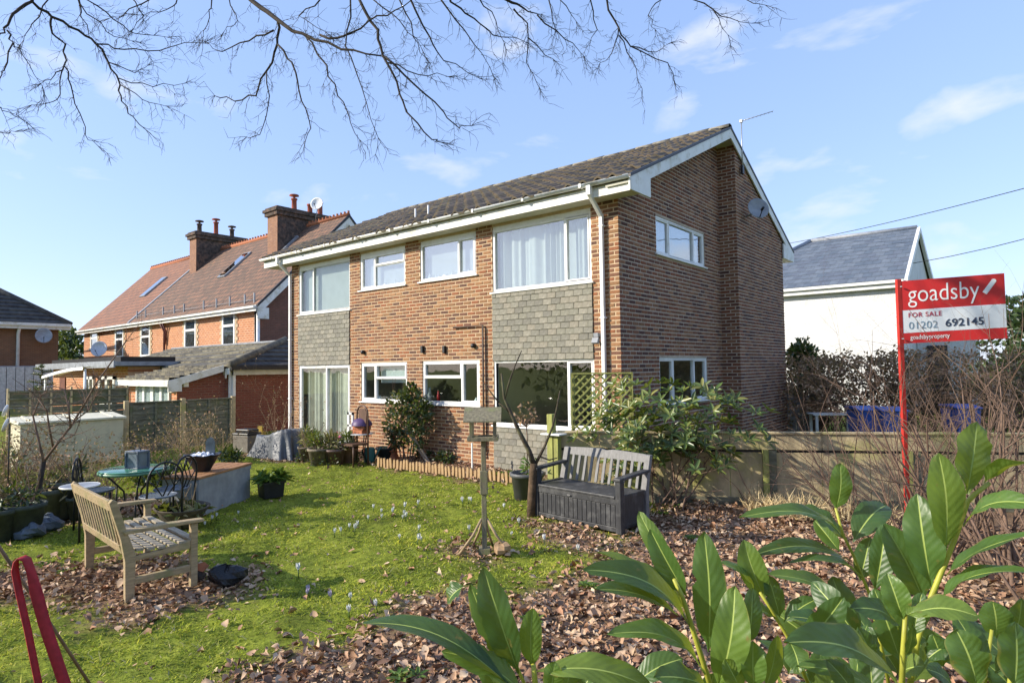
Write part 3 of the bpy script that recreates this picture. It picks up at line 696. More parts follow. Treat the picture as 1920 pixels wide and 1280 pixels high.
MA['skylight'] = glass('skylight_glass', .55, (.3, .35, .4))
MA['wback'] = mat('grey_blue_backing', (.22, .25, .28), .9, .5, 2.5, 0)  # grey-blue sheet behind the terrace panes, gives the glass a bluish tone
TY, TRY, TEZ, TRZ = 5.09, 9.69, 5.12, 9.75
TSL = (TRZ-TEZ)/(TRY-TY)
tn = Vector((0, -TSL, 1)).normalized()
def tbox(mb, px0, py0, px1, py1, y, d0, d1):
    a = onY(px0, py0, y); b = onY(px1, py1, y); mb.bb(a.x, b.x, y-d1, y-d0, min(a.z, b.z), max(a.z, b.z)); return a, b
def sash_window(parent, xa, xb, za, zb, y=TY, trim=True, rail=.6):
    m_ = MB(); f = .12
    for q in ((xa, xb, za, za+f), (xa, xb, zb-f, zb), (xa, xa+f, za+f, zb-f), (xb-f, xb, za+f, zb-f), (xa+f, xb-f, za+(zb-za)*rail-.06, za+(zb-za)*rail+.06)):
        m_.bb(q[0], q[1], y-.045, y-.005, q[2], q[3])
    w_ = m_.build('window', MA['upvc'], parent)
    MB().bb(xa+f, xb-f, y-.02, y-.01, za+f, za+(zb-za)*rail-.06).build('pane', MA['glass_r'], w_)
    MB().bb(xa+f, xb-f, y-.02, y-.01, za+(zb-za)*rail+.06, zb-f).build('pane', MA['glass_r'], w_)
    MB().bb(xa+.02, xb-.02, y-.004, y-.002, za+.02, zb-.02).build('window_back', MA['wback'], w_)
    MB().bb(xa-.12, xb+.12, y-.12, y-.003, za-.1, za-.005).build('sill', MA['white'], w_)
    if trim:
        m_ = MB(); k = 0; z = za
        while z < zb:
            wd = .16 if k % 2 else .28
            m_.bb(xa-wd, xa-.01, y-.03, y-.002, z, z+.15); m_.bb(xb+.01, xb+wd, y-.03, y-.002, z, z+.15); z += .155; k += 1
        m_.bb(xa-.2, xb+.2, y-.03, y-.002, zb+.01, zb+.2); m_.build('window_surround', MA['quoin'], w_)
def trow(xa, xb, roofm, label, has_gable, wins, sky, hipleft=False):
    t = thing('terraced_house', label, 'house', (xb, TY+4, 0), world=True)
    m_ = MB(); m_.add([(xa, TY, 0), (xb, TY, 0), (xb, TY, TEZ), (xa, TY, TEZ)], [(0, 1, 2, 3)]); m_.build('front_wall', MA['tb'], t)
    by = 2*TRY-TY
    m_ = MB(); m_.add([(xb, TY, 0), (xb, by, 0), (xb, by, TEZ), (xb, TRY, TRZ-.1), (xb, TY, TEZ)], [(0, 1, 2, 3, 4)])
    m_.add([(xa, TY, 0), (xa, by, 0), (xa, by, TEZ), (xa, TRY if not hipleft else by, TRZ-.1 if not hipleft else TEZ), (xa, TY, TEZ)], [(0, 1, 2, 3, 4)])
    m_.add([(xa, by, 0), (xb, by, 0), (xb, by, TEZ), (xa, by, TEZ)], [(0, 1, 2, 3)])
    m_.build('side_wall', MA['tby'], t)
    m_ = MB(); e = .3; xo = xb+(.35 if has_gable else 0); xl = xa-(.3 if hipleft else 0)
    rl = onY(284, 508, TRY).x if hipleft else xl
    A = [(xl, TY-e, TEZ-e*TSL), (xo, TY-e, TEZ-e*TSL), (xo, TRY, TRZ), (rl, TRY, TRZ)]; up_ = Vector((0, 0, .12))
    B_ = [(xl, by+e, TEZ-e*TSL), (xo, by+e, TEZ-e*TSL), (xo, TRY, TRZ), (rl, TRY, TRZ)]
    m_.add([Vector(p)+up_ for p in A]+[Vector(p) for p in A], [(0, 1, 2, 3), (4, 5, 1, 0), (5, 6, 2, 1), (7, 4, 0, 3)])
    m_.add([Vector(p)+up_ for p in B_]+[Vector(p) for p in B_], [(0, 1, 2, 3), (4, 5, 1, 0), (5, 6, 2, 1)])
    if hipleft: m_.add([Vector(A[0])+up_, Vector(B_[0])+up_, Vector(A[3])+up_], [(0, 1, 2)])
    rf = m_.build('roof', MA[roofm], t)
    m_ = MB()
    x = rl
    m_.tube([(rl, TRY, TRZ+.12), (xo, TRY, TRZ+.12)], .12, 8)
    while x < xo: m_.bb(x, x+.06, TRY-.05, TRY+.05, TRZ+.2, TRZ+.33); x += .32
    m_.build('ridge_crest', MA['terra'], rf)
    m_ = MB(); m_.bb(xl, xo, TY-e-.05, TY-e+.02, TEZ-e*TSL-.16, TEZ-e*TSL+.1); m_.bb(xl, xo, TY-e-.17, TY-e-.05, TEZ-e*TSL-.02, TEZ-e*TSL+.07); m_.build('gutter', MA['fascia'], t)
    if has_gable:
        m_ = MB()
        m_.prism([(xo, TY-e, TEZ-e*TSL-.38), (xo, TRY, TRZ-.42), (xo, TRY, TRZ-.02), (xo, TY-e, TEZ-e*TSL+.02)], (.05, 0, 0))
        m_.prism([(xo, by+e, TEZ-e*TSL-.38), (xo, TRY, TRZ-.42), (xo, TRY, TRZ-.02), (xo, by+e, TEZ-e*TSL+.02)], (.05, 0, 0))
        m_.bb(xo, xo+.055, TY-e, TY+.25, TEZ-e*TSL-.5, TEZ-e*TSL)
        m_.build('bargeboard', MA['fascia'], t)
        m_ = MB(); m_.prism([(xo+.0, TY-e, TEZ-e*TSL+.02), (xo, TRY, TRZ-.02), (xo, TRY, TRZ+.14), (xo, TY-e, TEZ-e*TSL+.14)], (.08, 0, 0)); m_.prism([(xo+.0, by+e, TEZ-e*TSL+.02), (xo, TRY, TRZ-.02), (xo, TRY, TRZ+.14), (xo, by+e, TEZ-e*TSL+.14)], (.08, 0, 0)); m_.build('verge', MA['dark'], t)
    for (p0, q0, p1, q1) in wins:
        a = onY(p0, q0, TY); b = onY(p1, q1, TY); sash_window(t, a.x-.06, b.x+.06, b.z, a.z)
    for (px, py, wd, ln) in sky:
        c = onP(px, py, (0, TY, TEZ+.12), tn); m_ = MB(); rt = Matrix.Rotation(math.atan(TSL), 3, 'X')
        m_.box(c+tn*.05, (wd, ln, .10), rot=rt); k = m_.build('rooflight', MA['lead'], rf)
        MB().box(c+tn*.105, (wd-.16, ln-.16, .012), rot=rt).build('pane', MA['skylight'], k)
    return t, rf
XS = onY(250, 600, TY).x
t1, rf1 = trow(XS, onY(486, 570, TY).x, 'rt_brown', 'end terraced house of orange brick with brown tiled roof and white bargeboards', True,
     [(419, 585, 440, 650), (348, 595, 367, 656), (266, 607, 281, 668)], [(441, 498, .85, 2.2), (532, 465, .85, 1.8)])
t2, rf2 = trow(onY(158, 616, TY).x, XS-.02, 'rt_red', 'terraced house with red tiled roof and hipped far end', False, [(218, 614, 231, 670), (172, 622, 183, 652)], [(289, 539, .85, 2.0)], hipleft=True)
m_ = MB(); p = onY(307, 590, TY-.1); m_.tube([(p.x, TY-.35, TEZ-.3), (p.x+.1, TY-.1, TEZ-.9), (p.x+.1, TY-.1, .3)], .06, 8); m_.tube([(p.x+.35, TY-.35, TEZ-.3), (p.x+.3, TY-.1, TEZ-.9), (p.x+.2, TY-.1, TEZ-1.6)], .05, 8); m_.build('downpipe', mat('brown_red_pipe', (.13, .035, .03), .6), t1)
m_ = MB(); p = onY(484, 590, TY-.1); m_.tube([(p.x, TY-.1, TEZ-.4), (p.x, TY-.1, .3)], .08, 8); m_.build('downpipe', MA['upvc'], t1)
p = onY(480, 590, TY-.1); m_ = MB(); m_.tube([(p.x-.05, TY-.1, TEZ-.4), (p.x-.05, TY-.1, .3)], .05, 8); m_.build('downpipe', MA['dark'], t1)
# snow guard brackets
m_ = MB(); pr0 = None
for px in (257, 273, 306, 327, 345, 382, 406, 431, 459, 477):
    c = onP(px, 588-(px-257)*.135+8, (0, TY, TEZ+.12), tn); m_.bb(c.x-.03, c.x+.03, c.y-.03, c.y+.03, c.z-.1, c.z+.42)
    if pr0 is not None: m_.tube([pr0+Vector((0, 0, .12)), c+Vector((0, 0, .12))], .012, 5)
    pr0 = c
m_.build('snow_guard', MA['lead'], rf1)
# chimneys
def chimney(t, px0, px1, pyt, yc, dy, pots, cw):
    y0, y1 = yc-dy/2, yc+dy/2
    x0 = onY(px0, pyt, y0).x; x1 = x0+cw; zt = onY(px0, pyt, y0).z
    m_ = MB(); m_.bb(x0, x1, y0, y1, 5.5, zt-.45); ch = m_.build('chimney', MA['chim'], t)
    m_ = MB(); m_.bb(x0+.01, x1-.01, y0-.012, y0-.002, 5.5, zt-.45); m_.build('chimney_front', MA['chimf'], ch)
    m_ = MB(); m_.bb(x0-.12, x1+.12, y0-.12, y1+.12, zt-.45, zt-.25); m_.bb(x0-.2, x1+.2, y0-.2, y1+.2, zt-.25, zt-.1); m_.bb(x0-.1, x1+.1, y0-.1, y1+.1, zt-.1, zt); m_.build('corbel', MA['chim'], ch)
    for k, (fy, h, kind) in enumerate(pots):
        m_ = MB(); yy = y0+dy*fy; xc = (x0+x1)/2
        m_.lathe([(.17, 0), (.14, .1), (.13, h-.1), (.17, h-.08), (.17, h), (.11, h), (.1, 0)], (xc, yy, zt-.02), 12)
        if kind: m_.lathe([(.11, h), (.06, h+.05), (.06, h+.12), (.26, h+.14), (.24, h+.2), (0, h+.26)], (xc, yy, zt-.02), 12)
        m_.build('chimney_pot', MA['pot'] if kind < 2 else MA['chim'], ch)
    return x0, zt
chimney(t1, 502, 522, 392, TRY, 3.6, [(.35, .75, 1), (.62, .62, 0), (.8, .85, 0)], 1.0)
chimney(t2, 356, 371, 437, TRY, 3.2, [(.12, .6, 2), (.45, .9, 1), (.78, .6, 2)], .95)
# flashing line along the party wall
m_ = MB(); a = Vector((XS, TY-.3, TEZ-.3*TSL+.14)); b = Vector((XS, TRY, TRZ+.14)); m_.bar(a, b, .22, .06, up=tn); m_.build('party_flashing', MA['lead'], t1)
p = onY(595, 383, TRY); dish('satellite_dish', 'round white satellite dish beside the near terrace chimney', p, (.5, -.75, .25), .34, 'white', (p.x-.5, TRY+.0, p.z-1.6))
p = onY(187, 655, TY-1.2); dish('satellite_dish', 'pale grey satellite dish low on the far terrace', p, (.7, -.6, .3), .45, 'steel', (p.x, TY, p.z-.1))

# extension: hipped lean-to at the side of the terrace
ext = thing('brick_extension', 'single-storey dark red brick extension with hipped tile roof beside fence', 'extension', (-15, 3, 0), world=True)
EX = -14.0; c0 = onX(438, 690, EX); YF = c0.y; ZE = c0.z; XW = -25.5; YB = 6.5
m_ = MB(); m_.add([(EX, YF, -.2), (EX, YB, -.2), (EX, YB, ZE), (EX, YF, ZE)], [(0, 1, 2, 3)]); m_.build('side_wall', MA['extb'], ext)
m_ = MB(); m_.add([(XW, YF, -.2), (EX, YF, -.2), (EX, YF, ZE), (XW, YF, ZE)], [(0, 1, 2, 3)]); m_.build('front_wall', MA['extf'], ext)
ht = onX(497, 640, EX-1.9); RZ = ZE+.95; HX = EX-1.9; HYR = YF+2.9
# hip roof rows: side slope (+X) and front slope (-Y)
E0 = .22
m_ = MB(); m_.add([(EX+E0, YF-E0, ZE), (EX+E0, YB, ZE), (HX, YB, RZ), (HX, HYR, RZ)], [(0, 1, 2, 3)]); m_.add([(EX+E0, YF-E0, ZE), (HX, HYR, RZ), (XW, HYR, RZ), (XW, YF-E0, ZE)], [(0, 1, 2, 3)])
er = m_.build('roof', MA['dark'], ext)
nr = 6
for k in range(nr):
    t0, t1_ = k/nr, (k+1)/nr+.02
    xa = EX+E0+(HX-EX-E0)*t0; xb = EX+E0+(HX-EX-E0)*t1_; za = ZE+(RZ-ZE)*t0; zb = ZE+(RZ-ZE)*t1_
    ya = YF-E0+(HYR-YF+E0)*t0; yb = YF-E0+(HYR-YF+E0)*t1_
    m_ = MB(); m_.prism([(xa, ya, za+.03), (xb, yb, zb+.02), (xb, yb, zb+.05), (xa, ya, za+.11)], (0, 0, 0))
    V = [(xa, ya, za+.02), (xa, YB, za+.02), (xb, YB, zb+.02), (xb, yb, zb+.02), (xa, ya, za+.10), (xa, YB, za+.10), (xb, YB, zb+.045), (xb, yb, zb+.045)]
    m_ = MB(); m_.add(V, [(4, 5, 6, 7), (0, 1, 5, 4)]); m_.build('tile_course', MA['dtile'], er)  # side slope takes dark tiles, its shade put into the colour
    n = 22
    for i in range(n):
        x1_ = xa+(XW-xa)*i/n; x2_ = xa+(XW-xa)*(i+1)/n+.02
        V = [(x1_, ya, za+.02), (x2_, ya, za+.02), (x2_, yb, zb+.02), (x1_-(xa-xb if i == 0 else 0), yb, zb+.02)]
        V += [(v[0], v[1], v[2]+(.09 if q < 2 else .03)+random.uniform(0, .02)) for q, v in enumerate(V)]
        m_ = MB(); m_.add(V, [(4, 5, 6, 7), (0, 1, 5, 4), (1, 2, 6, 5), (3, 0, 4, 7)]); m_.build('roof_tile', MA['gtile'], er)
m_ = MB(); m_.tube([(EX+E0, YF-E0, ZE+.1), (HX, HYR, RZ+.1)], .13, 8); m_.build('hip_tile', MA['gtile'], er)
m_ = MB(); m_.bar((HX, HYR, RZ+.06), (XW, HYR, RZ+.06), .3, .06); m_.build('lead_flashing', MA['lead'], er)
m_ = MB(); m_.bb(EX+E0-.02, EX+E0+.10, YF-E0, YB, ZE-.06, ZE+.04); m_.build('gutter', MA['dark'], ext)
m_ = MB(); m_.bb(EX+.01, EX+E0-.02, YF-.1, YB, ZE-.22, ZE-.03); m_.build('fascia', MA['soffit'], ext)
m_ = MB(); m_.bb(XW, EX+E0, YF-E0-.03, YF-E0, ZE-.2, ZE); m_.build('fascia', MA['fascia'], ext)
m_ = MB(); m_.bb(EX-.02, EX+.06, YF-.16, YF-.08, .2, ZE-.1); m_.bb(EX+.10, EX+.18, YF-.10, YF-.02, .2, ZE-.1); m_.build('downpipe', MA['upvc'], ext)
# garden room projecting to the front: gabled porch with french doors
gx0, gx1 = onY(243, 720, -1.2).x, None
pr_ = thing('garden_room', 'small brick garden room with white french doors and sloping tile roof', 'extension', (-18, -1, 0), world=True)
pRx = EX-.15; YP = onX(332, 712, pRx).y
pR = onY(332, 712, YP); pL = onY(243, 712, YP); ZP = pR.z-.02
m_ = MB(); m_.add([(pL.x, YP, -.2), (pR.x, YP, -.2), (pR.x, YP, ZP), (pL.x, YP, ZP)], [(0, 1, 2, 3)]); m_.build('front_wall', MA['tb'], pr_)
m_ = MB(); m_.add([(pR.x, YP, -.2), (pR.x, YF, -.2), (pR.x, YF, ZE-.02), (pR.x, YP+1.2, ZE-.02), (pR.x, YP, ZP)], [(0, 1, 2, 3, 4)]); m_.build('side_wall', MA['extb'], pr_)
m_ = MB(); m_.add([(pL.x-.3, YP-.3, ZP), (pR.x+.15, YP-.3, ZP), (pR.x+.15, YF-.2, ZE+.02), (pL.x-.3, YF-.2, ZE+.02)], [(0, 1, 2, 3)]); rr0 = m_.build('roof', MA['dark'], pr_)
for k in range(6):
    t0, t1_ = k/6, (k+1)/6+.02; ya = YP-.3+(YF+.1-YP)*t0; yb = YP-.3+(YF+.1-YP)*t1_; za = ZP+(ZE+.02-ZP)*t0; zb = ZP+(ZE+.02-ZP)*t1_
    for i in range(12):
        x1_ = pR.x+.18+(pL.x-.35-pR.x-.18)*i/12; x2_ = pR.x+.18+(pL.x-.35-pR.x-.18)*(i+1)/12+.01; j = random.uniform(0, .02)
        m_ = MB(); m_.add([(x1_, ya, za), (x2_, ya, za), (x1_, ya, za+.08+j), (x2_, ya, za+.08+j), (x1_, yb, zb+.03), (x2_, yb, zb+.03)], [(0, 1, 3, 2), (2, 3, 5, 4)]); m_.build('roof_tile', MA['gtile'], rr0)
m_ = MB(); m_.bb(pL.x-.3, pR.x+.2, YP-.33, YP-.3, ZP-.17, ZP+.02); m_.build('fascia', MA['fascia'], pr_)
m_ = MB(); m_.prism([(pR.x+.17, YP-.33, ZP-.22), (pR.x+.17, YP+1.3, ZE-.1), (pR.x+.17, YP+1.3, ZE+.1), (pR.x+.17, YP-.33, ZP+.0)], (.04, 0, 0)); m_.bb(pR.x+.165, pR.x+.215, YP-.33, YP+.05, ZP-.32, ZP); m_.bb(pR.x+.16, pR.x+.21, YP+1.35, YF-.25, ZE-.32, ZE-.02); m_.build('bargeboard', MA['fascia'], pr_)
a = onY(257, 716, YP-.02); b = onY(319, 755, YP-.02)
m_ = MB(); W_ = b.x-a.x
for u0, u1, v0, v1 in ((0, .16, 0, 1), (.16, .34, .0, 1), (.5, .84, 0, 1), (.84, 1, 0, 1)): pass
fr_ = [(0, 1, .93, 1), (0, .03, 0, 1), (.97, 1, 0, 1), (.21, .27, 0, 1), (.73, .79, 0, 1), (.46, .54, 0, 1), (0, .24, .55, .62), (.76, 1, .55, .62)]
for u0, u1, v0, v1 in fr_: m_.bb(a.x+W_*u0, a.x+W_*u1, YP-.06, YP-.01, -.1+(a.z+.1)*v0, -.1+(a.z+.1)*v1)
fd = m_.build('french_doors', MA['upvc'], pr_)
MB().bb(a.x, b.x, YP-.03, YP-.025, -.1, a.z).build('pane', MA['glass'], fd); MB().bb(a.x, b.x, YP-.008, YP-.003, -.1, a.z).build('door_back', MA['upvc'], fd)
c = onY(323, 723, YP-.05); MB().box(c, (.14, .1, .4)).build('wall_lamp', MA['cream'], pr_)
c = onX(348, 720, pR.x+.05); MB().box(c, (.1, .14, .16)).build('security_light', MA['white'], pr_)

# far flat-roofed porch further left
fp = thing('porch', 'low flat-roofed brick porch with white double doors at the far terrace', 'extension', (-24, -1, 0), world=True)
YQ = -1.0
a = onY(100, 690, YQ); b = onY(240, 690, YQ); zt = onY(170, 683, YQ).z
m_ = MB(); m_.bb(a.x, b.x, YQ, 4.5, -.3, zt-.12); m_.build('wall', MA['tb'], fp)
m_ = MB(); m_.bb(a.x-.4, b.x+.3, YQ-.5, TY-.1, zt-.1, zt+.05); m_.build('flat_roof', MA['lead'], fp)
m_ = MB(); m_.bb(a.x-.4, b.x+.3, YQ-.55, YQ-.5, zt-.16, zt+.07); m_.build('fascia', MA['lead'], fp)
m_ = MB(); m_.bb(a.x+1, b.x+.2, YQ-.3, YQ+1.5, zt+.05, zt+.22); m_.build('roof_edge', MA['dark'], fp)
for p0, p1 in ((161, 177), (186, 217)):
    u = onY(p0, 705, YQ-.02); v = onY(p1, 742, YQ-.02); m_ = MB()
    for q in ((0, .12), (.44, .56), (.88, 1)): m_.bb(u.x+(v.x-u.x)*q[0], u.x+(v.x-u.x)*q[1], YQ-.07, YQ-.01, -.2, u.z)
    m_.bb(u.x, v.x, YQ-.07, YQ-.01, u.z-.12, u.z); m_.bb(u.x, v.x, YQ-.07, YQ-.01, .2, .9); d = m_.build('door', MA['upvc'], fp); MB().bb(u.x, v.x, YQ-.03, YQ-.025, 0, u.z).build('pane', MA['glass_r'], d)
u = onY(112, 708, YQ-.03); v = onY(122, 730, YQ-.03); MB().bb(u.x, v.x, YQ-.04, YQ-.01, v.z, u.z).build('door', mat('dark_red_door', (.16, .05, .03), .6), fp)
# white canopy tarpaulin in front
m_ = MB(); a = onY(78, 705, -2.5); b = onY(155, 688, -2.5); V = []
for i in range(9):
    f = i/8; x = a.x+(b.x-a.x)*f; z = a.z+(b.z-a.z)*math.sin(f*math.pi/2); V += [(x, -2.5, z), (x, -1.9, z+.03), (x, -2.5, z-.10)]
m_.add(V, [(3*i, 3*i+3, 3*i+4, 3*i+1) for i in range(8)]+[(3*i+2, 3*i+5, 3*i+3, 3*i) for i in range(8)], 0, True)
cp = thing('canopy', 'curved white canopy roof beyond the far garden fence', 'canopy', (a.x, -2, 0), world=True); m_.build('cover', MA['white'], cp)
m_ = MB(); m_.tube([(a.x+.1, -2.4, -.3), (a.x+.1, -2.4, a.z)], .04, 6); m_.tube([(b.x-.1, -2.4, -.3), (b.x-.1, -2.4, b.z)], .04, 6); m_.build('leg', MA['white'], cp)

# left house (side wall towards us, hipped roof)
lh = thing('hipped_house', 'brown brick house with dark hipped tile roof at far left', 'house', (-44, -4, 0), world=True)
LP = at(133, 608, 38); LX = LP.x-.5; LYR = LP.y-.5; LZ = LP.z-.1; LY0 = -13
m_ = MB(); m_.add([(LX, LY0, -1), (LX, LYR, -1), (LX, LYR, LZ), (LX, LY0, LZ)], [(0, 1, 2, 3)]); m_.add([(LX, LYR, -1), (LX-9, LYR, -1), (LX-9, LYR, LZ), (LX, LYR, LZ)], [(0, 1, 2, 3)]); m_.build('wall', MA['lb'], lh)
XE, YE = LP.x, LP.y; h1 = onX(0, 555, XE-2.2); 
RH = 3.6; lr = MB(); half = 5.0
lr.add([(XE, YE, LZ), (XE, LY0-1, LZ), (XE-half, LY0+half-1, LZ+RH), (XE-half, YE-half, LZ+RH)], [(0, 1, 2, 3)]); lr.add([(XE, YE, LZ), (XE-half, YE-half, LZ+RH), (XE-2*half, YE, LZ)], [(0, 1, 2)]); lro = lr.build('roof', MA['dark'], lh)
for k in range(14):
    t0, t1_ = k/14, (k+1)/14+.01
    V = []
    for t_, l in ((t0, .16), (t1_, .04)):
        V += [(XE-half*t_, YE-half*t_, LZ+RH*t_+l), (XE-half*t_, LY0-1+half*t_*0, LZ+RH*t_+l)]
    V += [(XE-half*t0, YE-half*t0, LZ+RH*t0), (XE-half*t0, LY0-1, LZ+RH*t0)]
    m_ = MB(); m_.add(V, [(0, 1, 3, 2), (4, 5, 1, 0)]); m_.build('tile_course', MA['dtile'], lro)
m_ = MB(); m_.tube([(XE, YE, LZ+.1), (XE-half, YE-half, LZ+RH+.1)], .16, 8); m_.build('hip_tile', MA['dtile'], lro)
m_ = MB(); m_.bb(XE-.02, XE+.12, LY0-1, YE, LZ-.06, LZ+.1); m_.bb(XE-.4, XE-.03, LY0-1, YE, LZ-.25, LZ-.05); m_.build('gutter', MA['fascia'], lh)
p = onX(34, 640, LX+.1); m_ = MB(); m_.tube([(XE, p.y, LZ), (LX+.1, p.y, LZ-.5), (LX+.1, p.y, -.5)], .09, 8); m_.build('downpipe', MA['upvc'], lh)
p = onX(82, 630, LX+.7); dish('satellite_dish', 'dark grey satellite dish on the brown house wall', p, (.9, -.2, .25), .42, 'lead', (LX, p.y+.1, p.z-.2))
gw = thing('garage', 'pale grey panel garage wall below the brown house', 'garage', (-38, -4, 0), world=True)
a = onX(-60, 690, -37.5); b = onX(112, 687, -37.5)
for k in range(10):
    y0 = a.y+(b.y-a.y)*k/10; y1 = a.y+(b.y-a.y)*(k+1)/10-.03; m_ = MB(); m_.bb(-37.6, -37.45, y0, y1, -.6, b.z); m_.build('panel', mat('pale_panel', (.55, .56, .56), .8) if k == 0 else bpy.data.materials['pale_panel'], gw)
m_ = MB(); m_.bb(-37.75, -37.62, a.y, b.y, -.6, b.z+.05); m_.build('frame', MA['lead'], gw)

# white rendered house on the right
wh = thing('white_house', 'white rendered house with grey slate roof behind the for-sale board', 'house', (-1, 21, 0), world=True)
WY = 17.93; WX0 = -7.0; WX1 = 1.85; WZ = 5.02; ry = onX(1719, 430, WX1).y; WB = 2*ry-WY
m_ = MB(); m_.add([(WX0, WY, 0), (WX1, WY, 0), (WX1, WY, WZ), (WX0, WY, WZ)], [(0, 1, 2, 3)]); m_.add([(WX1, WY, 0), (WX1, WB, 0), (WX1, WB, WZ), (WX1, ry, onX(1719, 440, WX1).z-.1), (WX1, WY, WZ)], [(0, 1, 2, 3, 4)]); m_.add([(WX0, WY, 0), (WX0, WB, 0), (WX0, WB, WZ), (WX0, WY, WZ)], [(0, 1, 2, 3)]); m_.build('wall', MA['render'], wh)
m_ = MB(); rl = onY(1520, 455, ry); rr_ = onY(1720, 427, ry); RZ2 = (rl.z+rr_.z)/2
ex0 = onY(1680, 524, WY-.25).x
A = [(rl.x-3.3, WY-.25, WZ+.05), (WX1+.15, WY-.25, WZ+.05), (rr_.x, ry, RZ2), (rl.x, ry, RZ2)]
m_.add(A+[(rl.x-3.3, 2*ry-WY, WZ+.05), (WX1+.15, 2*ry-WY, WZ+.05)], [(0, 1, 2, 3), (0, 3, 4), (3, 2, 5, 4)]); wr = m_.build('roof', MA['dark'], wh)
m_.v = []
SLT = rndmat('blue_grey_slate', [(.13, .155, .19), (.11, .135, .17), (.145, .17, .205), (.12, .14, .175)], 'object', .6, .2, 4, .3, 30)
SLI = rndmat('blue_grey_slate_joined', [(.13, .155, .19), (.11, .135, .17), (.145, .17, .205), (.12, .14, .175)], 'island', .6, .2, 4, .3, 30)
wn = Vector((0, -(RZ2-WZ-.05), ry-WY+.25)).normalized(); cnt = 0; rs = MB(); smesh = {}
for k in range(13):
    t0, t1_ = k/13, (k+1)/13+.012
    ya = WY-.25+(ry-WY+.25)*t0; za = WZ+.05+(RZ2-WZ-.05)*t0; yb = WY-.25+(ry-WY+.25)*t1_; zb = WZ+.05+(RZ2-WZ-.05)*t1_
    xr = WX1+.15+(rr_.x-WX1-.15)*t0; xl = rl.x-3.3+3.3*t0
    x = xr+(.16 if k % 2 else 0)
    while x > xl:
        a_ = max(x-.315, xl); b_ = min(x, xr)
        if b_-a_ > .05:
            V = [Vector((a_, ya, za))+wn*.03, Vector((b_, ya, za))+wn*.03, Vector((b_, yb, zb))+wn*.012, Vector((a_, yb, zb))+wn*.012, Vector((a_, ya, za)), Vector((b_, ya, za))]
            vis = proj(V[0])[0] > 1465
            if vis and cnt < 300:
                m_ = MB(); m_.add(V, [(0, 1, 2, 3), (4, 5, 1, 0)]); m_.build('slate', SLT, wr); cnt += 1
            else: rs.add(V, [(0, 1, 2, 3), (4, 5, 1, 0)])
        x -= .32
o = rs.build('slates', SLI, wr); tag(o, kind='stuff')
m_ = MB(); m_.tube([(rl.x, ry, RZ2+.05), (rr_.x, ry, RZ2+.05)], .1, 8); m_.tube([(rl.x, ry, RZ2+.05), (rl.x-3.3, WY-.25, WZ+.1)], .1, 8); m_.build('ridge_tile', MA['lead'], wr)
m_ = MB(); m_.bb(WX0, WX1+.1, WY-.30, WY-.02, WZ-.25, WZ-.02); m_.bb(WX0, WX1+.15, WY-.42, WY-.30, WZ-.08, WZ+.03); m_.build('fascia', MA['white'], wh)
m_ = MB(); m_.prism([(WX1+.15, WY-.25, WZ-.2), (rr_.x, ry, RZ2-.2), (rr_.x, ry, RZ2+.06), (WX1+.15, WY-.25, WZ+.06)], (.12, 0, 0)); m_.prism([(WX1+.15, 2*ry-WY, WZ-.2), (rr_.x, ry, RZ2-.2), (rr_.x, ry, RZ2+.06), (WX1+.15, 2*ry-WY, WZ+.06)], (.12, 0, 0)); m_.build('bargeboard', MA['white'], wh)
an = thing('white_annex', 'low white rendered annex with dark doorway right of the white house', 'annex', (4, 18, 0), world=True)
a = onY(1733, 650, WY+1); b = onY(1830, 650, WY+4); m_ = MB(); m_.bb(WX1+.02, b.x, WY+4, WY+7, 0, onY(1780, 622, WY+4).z); m_.build('wall', MA['render'], an)
a = onY(1738, 648, WY+3.95); m_ = MB(); m_.bb(a.x, a.x+.7, WY+3.93, WY+3.99, 0, a.z); m_.build('door', MA['dark'], an)
m_ = MB(); m_.bb(WX1+.02, b.x+.2, WY+3.8, WY+7.2, onY(1780, 622, WY+4).z, onY(1780, 622, WY+4).z+.12); m_.build('flat_roof', MA['lead'], an)
# overhead cables
def cable(p0, d0, p1, d1, label, sag=.25):
    a = at(*p0, d0); b = at(*p1, d1); pts = [a.lerp(b, t)-Vector((0, 0, sag*4*t*(1-t))) for t in np.linspace(0, 1, 13)]
    tag(MB().tube(pts, .014, 5).build('overhead_cable', MA['dark']), label, 'cable')
cable((1470, 458), 34, (2300, 248), 14, 'black overhead cable rising right above the slate roof', .2)
cable((1440, 508), 34, (2300, 330), 16, 'thin overhead cable crossing the slate roof below the higher one', .9)
# ------------------------------------------------------------------ wooden bench (back towards us)
g = lambda px, py, z=0: gnd(px, py, z)
pn, pf = Vector((-.77, -7.25, 0)), Vector((-2.16, -7.15, 0))
bn = thing('garden_bench', 'weathered wooden garden bench seen from behind on the lawn', 'bench', pn, 0)
ux = (pf-pn); BL = ux.length; bn.rotation_euler = (0, 0, math.atan2(-ux.y, -ux.x))
